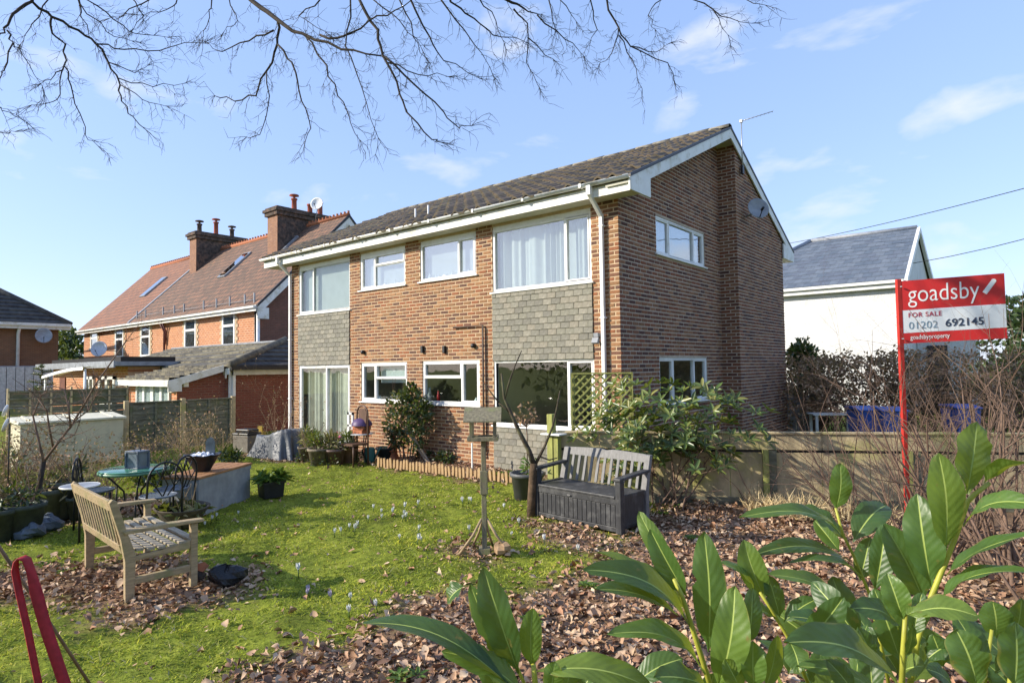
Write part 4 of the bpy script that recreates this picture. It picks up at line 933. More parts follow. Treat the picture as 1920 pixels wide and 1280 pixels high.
# local: x from -BL (far) to 0 (near), y = towards seat front, z up
S = .05
for i, x in enumerate((-.03, -BL+.03)):
    m_ = MB(); m_.prism([(x-.03, -.02, 0), (x-.03, .05, 0), (x-.03, .06, .40), (x-.03, -.01, .60), (x-.03, -.09, .88), (x-.03, -.125, .90), (x-.03, -.15, .87), (x-.03, -.06, .55), (x-.03, -.025, .35)], (.06, 0, 0)); m_.build('back_leg', MA['oak'], bn, bevel=.006)
    m_ = MB(); m_.bb(x-.03, x+.03, .51, .57, 0, .575); m_.build('front_leg', MA['oak'], bn, bevel=.006)
    m_ = MB(); m_.prism([(x-.045, -.03, .585), (x-.045, .62, .58), (x-.045, .62, .607), (x-.045, .30, .620), (x-.045, -.05, .618)], (.09, 0, 0)); m_.build('armrest', MA['oak'], bn, bevel=.006)
    m_ = MB(); m_.bb(x-.025, x+.025, .05, .51, .14, .20); m_.build('stretcher', MA['oak'], bn, bevel=.005)
    m_ = MB(); m_.prism([(x-.022, .05, .34), (x-.022, .51, .35), (x-.022, .51, .43), (x-.022, .28, .395), (x-.022, .05, .385)], (.044, 0, 0)); m_.build('seat_rail', MA['oak'], bn, bevel=.005)
m_ = MB(); m_.prism([(-BL+.06, -.13, .79), (-BL+.06, -.095, .79), (-BL+.06, -.115, .885), (-BL+.06, -.15, .885)], (BL-.12, 0, 0)); m_.build('top_rail', MA['oak'], bn, bevel=.006)
m_ = MB(); m_.prism([(-BL+.06, -.035, .41), (-BL+.06, 0, .41), (-BL+.06, -.025, .49), (-BL+.06, -.06, .49)], (BL-.12, 0, 0)); m_.build('bottom_rail', MA['oak'], bn, bevel=.006)
ns = 13
for i in range(ns):
    x = -BL+.06+(BL-.12)*(i+.5)/ns; m_ = MB(); m_.bar((x, -.045, .485), (x, -.115, .80), .032, .014, up=(0, 1, 0)); m_.build('back_slat', MA['oak'], bn, bevel=.003)
for i in range(6):
    y = .06+i*.088; z = .432-.02*math.sin(i/5*math.pi); m_ = MB(); m_.bb(-BL+.005, -.005, y, y+.062, z-.012, z+.012); m_.build('seat_slat', MA['oak_seat'], bn, bevel=.004)
m_ = MB(); m_.bb(-BL+.06, -.06, .52, .55, .33, .41); m_.build('front_rail', MA['oak'], bn, bevel=.005)

# ------------------------------------------------------------------ dark storage bench
ps, pe = Vector((.19, -2.72, 0)), Vector((1.56, -2.85, 0)); ux = pe-ps; SL = ux.length
sb = thing('storage_bench', 'charcoal resin storage bench with slatted back by the fence', 'bench', ps, math.atan2(ux.y, ux.x))
D = .60
m_ = MB(); m_.bb(.05, SL-.05, .02, D-.02, .03, .40); box_ = m_.build('chest', MA['greyplastic'], sb)
for i in range(17):
    wd = (SL-.16)/17; x = .08+i*wd; m_ = MB(); m_.bb(x+.004, x+wd-.004, .004, .022, .08, .33); m_.build('front_plank', MA['greyplastic'], box_, bevel=.003)
m_ = MB(); m_.bb(.07, SL-.07, .0, .025, .335, .405); m_.build('front_rail', MA['greyplastic'], box_, bevel=.004)
m_ = MB(); m_.bb(.07, SL-.07, .0, .025, .02, .075); m_.build('base_rail', MA['greyplastic'], box_, bevel=.004)
for x in (.03, SL-.03):
    m_ = MB(); m_.bb(x-.04, x+.04, -.012, .07, 0, .62); m_.build('front_post', MA['greyplastic'], sb, bevel=.008)
    m_ = MB(); m_.prism([(x-.04, D-.07, 0), (x-.04, D, 0), (x-.04, D+.0, .45), (x-.04, D+.10, .86), (x-.04, D+.04, .86), (x-.04, D-.07, .45)], (.08, 0, 0)); m_.build('back_post', MA['lightgreyplastic'], sb, bevel=.006)
    m_ = MB(); m_.prism([(x-.05, -.03, .615), (x-.05, .10, .625), (x-.05, D+.02, .655), (x-.05, D+.02, .69), (x-.05, .10, .665), (x-.05, -.03, .655)], (.10, 0, 0)); m_.build('armrest', MA['greyplastic'], sb, bevel=.01)
    m_ = MB(); m_.bb(x-.025, x+.025, .075, D-.075, .08, .40); m_.build('end_panel', MA['greyplastic'], sb)
    m_ = MB(); m_.bb(x-.03, x+.03, .075, D-.075, .40, .45); m_.build('end_rail', MA['greyplastic'], sb, bevel=.005)
m_ = MB(); m_.bb(.075, SL-.075, -.015, D-.06, .408, .44); m_.build('seat_lid', MA['greyplastic'], sb, bevel=.008)
MB().bb(SL*.42, SL*.42+.05, -.022, -.016, .36, .375).build('badge', MA['lightgreyplastic'], sb)
for i in range(11):
    x = .10+(SL-.2)*(i+.5)/11; m_ = MB(); m_.bar((x, D-.03, .44), (x, D+.06, .78), .042, .018, up=(0, 1, 0)); m_.build('back_slat', MA['lightgreyplastic'], sb, bevel=.004)
m_ = MB(); V = []; n = 12
for i in range(n+1):
    x = .075+(SL-.15)*i/n; t_ = i/n; h = .86+.02*math.sin(t_*math.pi)-(.018 if abs(t_-.5) < .05 else 0)
    V += [(x, D+.045, .765), (x, D+.075, h), (x, D+.10, h), (x, D+.075, .765)]
F = []
for i in range(n):
    for k in range(4): F.append((4*i+k, 4*i+(k+1) % 4, 4*i+4+(k+1) % 4, 4*i+4+k))
F += [(0, 3, 2, 1), (4*n, 4*n+1, 4*n+2, 4*n+3)]
m_.add(V, F); m_.build('top_rail', MA['lightgreyplastic'], sb)

# ------------------------------------------------------------------ bird table
bt = thing('bird_table', 'wooden bird table with pitched roof on a tall post in the lawn', 'bird table', (.72, -4.31, 0), R(39))
m_ = MB(); m_.bb(-.026, .026, -.026, .026, 0, 1.2); m_.bb(-.040, .040, -.040, .040, .62, .87); m_.build('post', MA['feed'], bt, bevel=.006)
m_ = MB(); m_.bb(-.155, .155, -.14, .14, 1.20, 1.222); m_.build('tray', MA['feed'], bt, bevel=.003)
for a in ((-.165, -.15, -.15, .15), (.15, .165, -.15, .15)): MB().bb(a[0], a[1], a[2], a[3], 1.205, 1.245).build('tray_edge', MA['feed'], bt)
for a in ((-.15, .15, -.15, -.138), (-.15, .15, .138, .15)): MB().bb(*a, 1.205, 1.24).build('tray_edge', MA['feed'], bt)
for x in (-.125, .125):
    for y in (-.11, .11): MB().bb(x-.016, x+.016, y-.016, y+.016, 1.22, 1.44).build('roof_post', MA['feed'], bt, bevel=.003)
for s in (-1, 1):
    m_ = MB(); m_.prism([(-.20, s*.20, 1.405), (-.20, s*.20, 1.42), (-.20, 0, 1.555), (-.20, 0, 1.538)], (.40, 0, 0)); m_.build('roof_board', MA['feed'], bt)
MB().bb(-.06, .06, -.06, .06, -.01, .05).build('foot_block', MA['feed'], bt)
for a in (R(200), R(-15), R(75), R(120)):
    m_ = MB(); m_.tube([(.03*math.cos(a), .03*math.sin(a), .36), (.13*math.cos(a), .13*math.sin(a), .19), (.29*math.cos(a), .29*math.sin(a), .0)], .014, 6); m_.build('brace', MA['twigpale'], bt)
st = thing('stone', 'brown stone lying against the foot of the bird table', 'stone', (.87, -4.20, 0))
m_ = MB(); 
def rock(mb, c, r, seed, sz=(1, 1, .6), n=10, mi=0):
    rr = random.Random(seed); ph = [rr.uniform(0, 6) for _ in range(6)]; prof_ = []
    V = []; F = []
    for i in range(7):
        th = math.pi*i/6
        for j in range(n):
            a = 2*math.pi*j/n; k = r*(1+.18*math.sin(2*a+ph[0]+th)+.12*math.sin(3*a+ph[1]-2*th)+rr.uniform(-.06, .06))
            V.append((c[0]+k*math.sin(th)*math.cos(a)*sz[0], c[1]+k*math.sin(th)*math.sin(a)*sz[1], c[2]+k*math.cos(th)*sz[2]))
    for i in range(6):
        for j in range(n): F.append((i*n+j, (i+1)*n+j, (i+1)*n+(j+1) % n, i*n+(j+1) % n))
    mb.add(V, F, mi)
rock(m_, (0, 0, .05), .11, 3); m_.build('boulder', mat('sandy_stone', (.38, .25, .14), .9, .3, 9), st)

# ------------------------------------------------------------------ for-sale board
sd = 7.3; s0 = gnd(1709, 1010); sp = at(1702, 960, sd); st_ = at(1685, 530, sd); base = Vector((sp.x, sp.y, 0))
sg = thing('estate_agent_board', 'red and white for-sale board on a red post beside bare hedge', 'sign', base, world=True)
axis = (st_-sp).normalized(); foot = sp-axis*(sp.z/axis.z)-axis*.3; topz = at(1684, 527, sd)
m_ = MB(); m_.bar(foot, topz+axis*.02, .052, .045, up=_f); m_.build('post', MA['signpost'], sg, bevel=.005)
TL_, TR_, BR_, BL_ = at(1690, 527, sd-.02), at(1883, 512, sd-.31), at(1889, 634, sd-.31), at(1694, 644, sd-.02)
bx_ = (TR_-TL_).normalized(); by_ = ((TL_-BL_)+(TR_-BR_)).normalized(); bn_ = bx_.cross(by_).normalized()
if bn_.dot(CAM-TL_) < 0: bn_ = -bn_
def bp(u, v, d=0):     # board coordinates, v down
    return TL_.lerp(TR_, u).lerp(BL_.lerp(BR_, u), v)+bn_*d
def board(name, u0, u1, v0, v1, d0, d1, mt):
    m_ = MB(); V = [bp(u0, v1, d0), bp(u1, v1, d0), bp(u1, v0, d0), bp(u0, v0, d0), bp(u0, v1, d1), bp(u1, v1, d1), bp(u1, v0, d1), bp(u0, v0, d1)]
    m_.add(V, [(0, 1, 2, 3), (4, 5, 6, 7), (0, 1, 5, 4), (1, 2, 6, 5), (2, 3, 7, 6), (3, 0, 4, 7)]); return m_.build(name, mt, sg)
board('name_panel', 0, 1, 0, .47, -.008, 0, MA['signred']); board('sale_panel', 0, 1, .473, .832, -.008, -.001, MA['signwhite']); board('web_panel', 0, 1, .835, 1, -.008, 0, MA['signred'])
for v in (.09, .92): p = bp(-.012, v, .03); MB().box(p, (.02, .02, .012)).build('bolt', MA['steel'], sg)
BW, BH = (TR_-TL_).length, (TL_-BL_).length
def text(body, u, v, h, mt, width=None, bold=0, d=.003, parent=None, sp_=1.0, obl=0):
    cu = bpy.data.curves.new('lettering', 'FONT'); cu.body = body; cu.size = 1; cu.offset = bold; cu.space_character = sp_; cu.resolution_u = 4; cu.extrude = .004
    ob = bpy.data.objects.new('tmp', cu); col.objects.link(ob); bpy.context.view_layer.update()
    me = bpy.data.meshes.new_from_object(ob.evaluated_get(bpy.context.evaluated_depsgraph_get())); bpy.data.objects.remove(ob)
    n = len(me.vertices); co = np.zeros(n*3); me.vertices.foreach_get('co', co); co = co.reshape(-1, 3)
    co[:, 0] -= co[:, 0].min(); wx = co[:, 0].max()
    sx = (width*BW/wx) if width else h*BH; sy = h*BH
    P = np.zeros_like(co)
    org = bp(u, v, d)
    for i in range(n):
        p = org+bx_*(co[i, 0]*sx)+by_*(co[i, 1]*sy)+bn_*(co[i, 2]*.1)-OFF[sg.name]; P[i] = p
    me.vertices.foreach_set('co', P.reshape(-1)); me.update(); me.materials.clear(); me.materials.append(mt)
    o = bpy.data.objects.new('lettering', me); col.objects.link(o); o.parent = sg; return o
text('goadsby', .06, .345, .39, MA['letterwhite'], .70, bold=-.005)
text('FOR SALE', .06, .588, .105, MA['letterred'], .33, bold=.006, sp_=1.1)
text('01202', .06, .775, .165, MA['letterblue'], .285, bold=-.008)
text('692145', .42, .765, .165, MA['letternavy'], .37, bold=.018)
text('goadsbyproperty', .07, .94, .10, MA['letterwhite'], .39, bold=.004)
m_ = MB(); a, b = bp(.805, .285, .002), bp(.90, .10, .002); c_ = (b-a).normalized(); pp = c_.cross(bn_).normalized()*.024
arc = []
for k in range(7):
    t_ = math.pi*k/6; arc.append(b+pp*math.cos(t_)+c_*(.018*math.sin(t_)))
P = [a+pp, *arc, a-pp]; m_.prism(P, bn_*.002); m_.build('slash_mark', MA['letterwhite'], sg)

# ------------------------------------------------------------------ right-hand fence
F0, F1 = Vector((-.12, -1.72, 0)), Vector((7.6, 2.55, 0)); fd_ = (F1-F0).normalized(); fnv = Vector((fd_.y, -fd_.x, 0)); FL = (F1-F0).length
rf = thing('low_fence', 'low mossy timber fence running behind the storage bench to the right', 'fence', F0, math.atan2(fd_.y, fd_.x))
x = 0; k = 0
while x < FL:
    # local frame: x along fence, y to the back
    for j in range(3):
        wd = 1.83/3; m_ = MB(); m_.bb(x+j*wd+.004, x+(j+1)*wd-.004, .005+.004*(j % 2), .03, .11, .74); m_.build('panel_board', MA['fencewood'], rf, bevel=.003)
        m_ = MB(); m_.bb(x+j*wd+.003, x+(j+1)*wd-.003, -.02+.003*(j % 2), .012, .78, 1.0); m_.build('top_board', MA['fencewood'], rf, bevel=.003)
    m_ = MB(); m_.bb(x, x+1.825, -.045, .05, 1.0, 1.03); m_.build('capping', MA['fencewood'], rf, bevel=.004)
    m_ = MB(); m_.bb(x, x+1.825, .012, .06, .735, .785); m_.build('rail', MA['dark'], rf)  # black strip stands in for the shadow gap below the top board
    m_ = MB(); m_.bb(x, x+1.825, -.03, .035, 0, .11); m_.build('gravel_board', MA['fencedark'], rf, bevel=.003)
    m_ = MB(); xx = x+1.08 if k else x+1.1; m_.bb(xx-.04, xx+.04, -.075, -.022, 0, .78); m_.build('post', MA['post'], rf, bevel=.006)
    m_ = MB(); m_.bb(xx+.042, xx+.15, -.03, -.022, 0, .77); m_.build('painted_post_shadow', MA['fencedark'], rf)  # thin dark strip beside the post, painted in as its cast shadow
    x += 1.83; k += 1
ep = thing('gate_post', 'tall green-stained timber post at the left end of the low fence', 'post', (-.18, -1.80, 0))
m_ = MB(); m_.bb(-.05, .05, -.05, .05, 0, 1.28); m_.build('upright', MA['post'], ep, bevel=.006); m_ = MB(); m_.bb(.06, .14, -.04, .05, 0, .98); m_.build('side_upright', MA['post'], ep, bevel=.006)
m_ = MB(); m_.bb(-.12, .22, -.12, .08, .98, 1.0); m_.build('white_shelf', MA['white'], ep)
# trellis
ta = at(1070, 700, 10.2); tl = thing('trellis', 'diamond lattice wooden trellis panel in front of the big window', 'trellis', (ta.x, ta.y, 0), math.atan2(fd_.y, fd_.x))
TW, T0, T1 = 1.0, .55, onP(1090, 700, (ta.x, ta.y, 0), fnv).z
hh = T1-T0
for s in (0, 1):
    c = -hh
    while c < TW:
        x0 = max(0, c); x1 = min(TW, c+hh); z0 = T0+(x0-c); z1 = T0+(x1-c)
        if x1-x0 > .05:
            if s: z0, z1 = T0+T1-z0, T0+T1-z1
            m_ = MB(); m_.bar((x0, .012*s, z0), (x1, .012*s, z1), .028, .01, up=(0, 1, 0)); m_.build('lath', MA['post'], tl)
        c += .135
for b_ in ((0, .02, T0, T1), (TW-.02, TW, T0, T1)): MB().bb(b_[0], b_[1], -.02, .0, b_[2], b_[3]).build('side_batten', MA['post'], tl)
for z in (T0, T1): MB().bb(0, TW, -.02, .0, z-.01, z+.012).build('end_batten', MA['post'], tl)
for x in (.03, TW-.03): MB().bb(x-.02, x+.02, .02, .05, 0, T1).build('stake', MA['post'], tl)

# ------------------------------------------------------------------ left fence, shed
FXL = -11.7
lf = thing('panel_fence', 'grey-green panel fence with overlapping boards at left boundary', 'fence', (FXL, -1, 0), world=True)
yR = onX(436, 745, FXL).y; zT = onX(400, 748, FXL).z; yL = onX(236, 757, FXL).y
nb = 3; span = (yR-yL)
for p_ in range(2):
    ya = yL+span*p_/2+.06; yb = yL+span*(p_+1)/2-.06
    for k in range(9):
        z0 = .02+k*(zT-.05)/9; m_ = MB(); h = (zT-.05)/9+.03; w1 = random.uniform(-.01, .01)
        m_.add([(FXL+.035, ya, z0), (FXL+.035, yb, z0+w1), (FXL+.015, yb, z0+h), (FXL+.015, ya, z0+h), (FXL, ya, z0), (FXL, yb, z0+w1)], [(0, 1, 2, 3), (4, 5, 1, 0)]); m_.build('lap_board', MA['fencedark'], lf)
    for f in (.03, .5, .97): y = ya+(yb-ya)*f; MB().bb(FXL+.036, FXL+.06, y-.025, y+.025, 0, zT).build('batten', MA['fencedark'], lf)
    MB().bb(FXL-.01, FXL+.06, ya, yb, zT-.01, zT+.02).build('capping', MA['fencedark'], lf)
for p_ in range(3): y = yL+span*p_/2; MB().bb(FXL-.02, FXL+.08, y-.05, y+.05, 0, zT+.06).build('post', MA['fencewood'], lf, bevel=.006)
l2 = thing('trellis_fence', 'weathered fence with open trellis top behind the cream store', 'fence', (FXL-.6, -6, 0), world=True)
X2 = FXL-.7; yA = onX(15, 740, X2).y; yB = onX(238, 740, X2).y; zA = onX(120, 760, X2).z; zB = onX(120, 727, X2).z
for k in range(7): MB().bb(X2, X2+.02+.006*(k % 2), yA, yB, .05+k*(zA-.05)/7, .05+(k+1)*(zA-.05)/7-.01).build('board', MA['fencedark'], l2)
for k in range(3): z = zA+.02+(zB-zA)*k/2.6; MB().bb(X2, X2+.03, yA, yB, z, z+.04).build('trellis_rail', MA['fencedark'], l2)
for k in range(7): y = yA+(yB-yA)*k/6; MB().bb(X2-.02, X2+.03, y-.02, y+.02, 0, zB+.02).build('upright', MA['fencewood'], l2)
MB().bb(X2-.03, X2-.01, yA, yB, zA, zB-.06).build('solid_panel', MA['fencedark'], l2)
XS_ = -10.75
sh = thing('garden_store', 'low cream plastic garden store with a shallow lid', 'garden store', (XS_, -5, 0), world=True)
a = onX(38, 800, XS_); b = onX(232, 781, XS_); zt = b.z
m_ = MB(); m_.bb(XS_-.75, XS_, a.y, b.y, 0, zt-.02); so_ = m_.build('body', MA['cream'], sh, bevel=.015)
m_ = MB(); m_.bb(XS_, XS_+.012, a.y+.02, b.y-.02, .02, .30); m_.build('base_panel', MA['cream'], sh, bevel=.004)
m_ = MB(); m_.bb(XS_, XS_+.012, a.y+.02, (a.y+b.y)/2-.01, .315, zt-.05); m_.build('door', MA['cream'], sh, bevel=.004)
m_ = MB(); m_.bb(XS_, XS_+.012, (a.y+b.y)/2+.01, b.y-.02, .315, zt-.05); m_.build('door', MA['cream'], sh, bevel=.004)
m_ = MB(); y0, y1 = a.y-.05, b.y+.04; m_.add([(XS_+.06, y0, zt-.035), (XS_+.06, y1, zt-.035), (XS_+.06, y1, zt+.012), (XS_+.06, y0, zt+.012), (XS_-.8, y1, zt+.09), (XS_-.8, y0, zt+.09), (XS_-.8, y1, zt-.035), (XS_-.8, y0, zt-.035)],
   [(0, 1, 2, 3), (3, 2, 4, 5), (5, 4, 6, 7), (1, 6, 4, 2), (0, 3, 5, 7), (0, 7, 6, 1)]); m_.build('lid', MA['creamroof'], sh, bevel=.008)
for k in range(3): y = y0+.25+k*(y1-y0-.5)/2; m_ = MB(); m_.bar((XS_+.05, y, zt+.02), (XS_-.78, y, zt+.098), .05, .02); m_.build('lid_rib', MA['creamroof'], sh)

# ------------------------------------------------------------------ raised planter
p0 = Vector((-3.54, -5.43, 0)); p1 = Vector((-4.22, -4.33, 0)); v_ = p1-p0; PL = v_.length; rz = math.atan2(v_.y, v_.x)
pl = thing('raised_planter', 'grey rendered raised bed with timber coping on the lawn', 'planter', p0, rz)
gr_ = mat('grey_render', (.33, .345, .36), .9, .2, 4, .4, 30, streak=((.23, .25, .27), 3)); cop = mat('orange_brown_coping', (.40, .20, .09), .8, .3, 5, .4, 30, stretch=(1, 6, 6))
# local x along long face, y = left of it (away from viewer side)
PD = .55
m_ = MB(); m_.bb(0, PL, 0, PD, -.02, .50); m_.build('wall', gr_, pl, bevel=.01)
m_ = MB(); m_.bb(-.008, PL+.008, -.008, .0, .44, .50); m_.build('band', gr_, pl)
for k in range(4): MB().bb(-.02, PL+.02, -.02+k*.146, -.02+k*.146+.14, .502, .535).build('coping_board', cop, pl, bevel=.006)
# urn on the planter
ub = p0.lerp(p1, .36)+Vector((-.24, -.13, .535)); ur = thing('urn', 'black scalloped urn of white pebbles on the grey planter', 'urn', ub)
m_ = MB(); n = 24; prof_ = [(.10, 0), (.115, .03), (.13, .06), (.175, .14), (.20, .20), (.245, .235), (.25, .245), (.22, .24), (.19, .20), (0, .19)]
V = []
for r_, z in prof_:
    for j in range(n):
        a = 2*math.pi*j/n; k = 1+.05*abs(math.cos(4*a)); V.append((r_*k*math.cos(a), r_*k*math.sin(a), z+.012*(math.cos(8*a) if r_ > .22 else 0)))
m_.add(V, [(i*n+j, i*n+(j+1) % n, (i+1)*n+(j+1) % n, (i+1)*n+j) for i in range(len(prof_)-1) for j in range(n)], 0, True); m_.build('bowl', MA['dark'], ur)
for k in range(4): a = k*math.pi/2+.5; MB().box((.085*math.cos(a), .085*math.sin(a), .0), (.03, .03, .03)).build('foot', MA['dark'], ur)
peb = mat('pebble_white', (.72, .74, .80), .5, .1, 8)
for k in range(16):
    a = k*2.4; r_ = .155*math.sqrt((k+.5)/16); m_ = MB(); rock(m_, (0, 0, 0), .045, k, (1, .85, .7), 8)
    tag(m_.build('pebble', peb, None), 'smooth white pebble heaped in the black urn', 'pebble', 'white pebbles in the urn').location = ub+Vector((r_*math.cos(a), r_*math.sin(a), .22+.02*(k < 6)))
mr = thing('garden_ornament', 'arched metal plate ornament standing in the urn', 'ornament', ub+Vector((.02, .10, .2)), R(35))
m_ = MB(); P = [(-.07, 0, 0)]+[(.07*math.cos(math.pi-math.pi*k/8), 0, .19+.09*math.sin(math.pi*k/8)) for k in range(9)]+[(.07, 0, 0)]; m_.prism(P, (0, .02, 0)); m_.build('plate', mat('blued_metal', (.16, .20, .24), .25, .3, 8, .1, metal=.5), mr); 
# pot with leafy plant beside the planter
pp_ = Vector((-3.98, -4.12, 0)); tp = thing('plant_trough', 'black pot of green leafy plant at the end of the planter', 'plant pot', pp_, R(35))
m_ = MB(); m_.lathe([(0, .0), (.17, 0), (.19, .22), (.21, .22), (.21, .25), (.18, .25), (.17, .21), (0, .21)], n=4, smooth=False); m_.v = [(v[0]*1.2, v[1]*1.2, v[2]) for v in m_.v]; m_.build('pot', MA['dark'], tp)
# ------------------------------------------------------------------ foliage tools
def leaf_cloud(C_, Nrm, Up, ln, wd, curl=.15):
    """C_ (n,3) base points, Up (n,3) growth dir, Nrm (n,3); returns (n,6,3) folded leaves"""
    n = len(C_); Up = Up/np.linalg.norm(Up, axis=1, keepdims=True)
    S = np.cross(Up, Nrm); S /= (np.linalg.norm(S, axis=1, keepdims=True)+1e-9); Nn = np.cross(S, Up)
    ln = np.broadcast_to(ln, n)[:, None]; wd = np.broadcast_to(wd, n)[:, None]
    V = np.zeros((n, 6, 3))
    V[:, 0] = C_; V[:, 3] = C_+Up*ln-Nn*ln*curl
    V[:, 1] = C_+Up*ln*.35-S*wd*.5+Nn*wd*.22; V[:, 2] = C_+Up*ln*.7-S*wd*.42+Nn*(wd*.15-ln*curl*.4)
    V[:, 5] = C_+Up*ln*.35+S*wd*.5+Nn*wd*.22; V[:, 4] = C_+Up*ln*.7+S*wd*.42+Nn*(wd*.15-ln*curl*.4)
    return V
LP6 = [(0, 1, 2, 3), (0, 3, 4, 5)]
def rand_dirs(n, zb=0, seed=0):
    r = np.random.default_rng(seed); d = r.normal(size=(n, 3)); d[:, 2] += zb; return d/np.linalg.norm(d, axis=1, keepdims=True)
def foliage(name, mt, parent, centers, radii, n, ln, wd, seed=0, zb=.3, shell=.55, curl=.15):
    """leaves through several ellipsoid clumps"""
    r = np.random.default_rng(seed); cs = np.array([tuple(c) for c in centers]); rs = np.array([(q, q, q) if not hasattr(q, '__len__') else q for q in radii])
    k = r.integers(0, len(cs), n); d = rand_dirs(n, 0, seed+1); rad = shell+(1-shell)*r.random(n)**.7
    P = cs[k]+d*rs[k]*rad[:, None]; up = d+rand_dirs(n, zb, seed+2)*.9
    V = leaf_cloud(P, rand_dirs(n, .6, seed+3), up, ln*(.7+.6*r.random(n)), wd*(.7+.6*r.random(n)), curl)
    off = OFF.get(parent.name, Vector((0, 0, 0))) if parent else Vector((0, 0, 0)); V = V-np.array(tuple(off))
    return np_mesh(name, V, LP6, mt, parent)
def rosettes(name, mt, parent, pts, dirs, per, ln, wd, seed=0, spread=.9, curl=.2):
    r = np.random.default_rng(seed); n = len(pts); P = np.repeat(np.array(pts), per, 0); D = np.repeat(np.array(dirs), per, 0)
    D = D/np.linalg.norm(D, axis=1, keepdims=True)
    a = np.tile(np.arange(per)*2*np.pi/per, n)+np.repeat(r.random(n)*6, per)
    t = np.cross(D, np.array([.3, .2, .9])); t /= np.linalg.norm(t, axis=1, keepdims=True); b = np.cross(D, t)
    rd = t*np.cos(a)[:, None]+b*np.sin(a)[:, None]
    sp_ = spread*(.6+.8*r.random(n*per))[:, None]; up = D+rd*sp_*1.3; up[:, 2] -= .12
    V = leaf_cloud(P+rd*.01, D-rd*.3, up, ln*(.7+.5*r.random(n*per)), wd*(.8+.4*r.random(n*per)), curl)
    off = OFF.get(parent.name, Vector((0, 0, 0))) if parent else Vector((0, 0, 0)); V = V-np.array(tuple(off))
    return np_mesh(name, V, LP6, mt, parent)
def twig_tree(mb, p, d, ln, r, lvl, rr, n=4, droop=0., kids=(2, 4), jit=.35, ratio=.62, tips=None, steps=4, zlim=None):
    p = Vector(p); d = Vector(d).normalized(); pts = [p.copy()]; dirs = [d.copy()]
    for i in range(steps):
        d = (d+Vector((rr.uniform(-jit, jit), rr.uniform(-jit, jit), rr.uniform(-jit, jit)-droop))*.45).normalized()
        p = p+d*(ln/steps)
        if zlim is not None and p.z > zlim: d.z = -abs(d.z)*.2; 
        pts.append(p.copy()); dirs.append(d.copy())
    rad = [r*(1-.55*i/steps) for i in range(steps+1)]
    mb.tube(pts, rad, n, cap=False)
    if lvl <= 0:
        if tips is not None: tips.append((pts[-1], dirs[-1]))
        return
    for k in range(rr.randint(*kids)):
        i = rr.randint(1, steps); a = rr.uniform(.35, 1.0)
        ax = dirs[i].orthogonal().normalized(); ax = Matrix.Rotation(rr.uniform(0, 6.28), 3, dirs[i]) @ ax
        nd = (dirs[i]*math.cos(a)+ax*math.sin(a)); twig_tree(mb, pts[i], nd, ln*ratio*rr.uniform(.7, 1.2), rad[i]*.62, lvl-1, rr, max(3, n-1), droop, kids, jit, ratio, tips, steps, zlim)
    if tips is not None: tips.append((pts[-1], dirs[-1]))

MA['leaf_dark'] = rndmat('evergreen_leaf_dark', [(.022, .045, .018), (.035, .065, .022), (.05, .085, .03), (.028, .05, .02), (.06, .095, .035)], 'island', .35, .15, 8, 0, trans=.12, spec=.5)
MA['leaf_rhodo'] = rndmat('rhododendron_leaf', [(.06, .105, .025), (.095, .15, .035), (.045, .08, .025), (.15, .19, .045), (.08, .12, .03), (.21, .21, .055)], 'island', .33, .15, 8, 0, trans=.18, spec=.5)
MA['leaf_mid'] = rndmat('herb_leaf', [(.08, .16, .03), (.12, .2, .04), (.06, .12, .03), (.16, .22, .05)], 'island', .5, .15, 8, 0, trans=.25)
MA['leaf_dead'] = rndmat('dead_leaf_on_twig', [(.28, .16, .10), (.38, .24, .15), (.20, .12, .08), (.46, .31, .21)], 'island', .9, .2, 10, 0, trans=.1)
MA['leaf_olive'] = rndmat('olive_pale_leaf', [(.20, .20, .07), (.28, .25, .11), (.14, .15, .05), (.34, .28, .14)], 'island', .8, .2, 10, 0, trans=.15)

# ------------------------------------------------------------------ leafy plant in trough, crocuses etc.
r_ = np.random.default_rng(5); pts = [tuple(Vector((random.uniform(-.15, .15), random.uniform(-.15, .15), .22+random.uniform(0, .1)))) for _ in range(16)]
rosettes('foliage', MA['leaf_mid'], tp, pts, [(p[0]*2, p[1]*2, .5) for p in pts], 7, .2, .06, 5, 1.0)

# bowl planter with dying plant
bpz = Vector((-3.18, -5.80, 0)); bo = thing('bowl_planter', 'wide low stone bowl of withered plants beside the wooden bench', 'planter', bpz)
m_ = MB(); m_.lathe([(.0, 0), (.20, 0), (.24, .03), (.34, .19), (.39, .24), (.40, .255), (.36, .25), (.31, .20), (0, .19)], n=28, sy=.8); m_.build('bowl', mat('dark_stone_bowl', (.11, .09, .07), .9, .3, 8, .5, 30), bo)
pts = [(random.uniform(-.28, .28), random.uniform(-.2, .2), .2) for _ in range(26)]
rosettes('withered_foliage', MA['leaf_olive'], bo, pts, [(p[0], p[1], .45) for p in pts], 6, .16, .045, 8, 1.2)
m_ = MB(); rr = random.Random(4)
for _ in range(14): twig_tree(m_, (rr.uniform(-.15, .25), rr.uniform(-.1, .1), .2), (rr.uniform(-.3, .4), rr.uniform(-.3, .3), 1), rr.uniform(.2, .45), .004, 0, rr, 3)
m_.build('dry_stems', MA['twigpale'], bo)

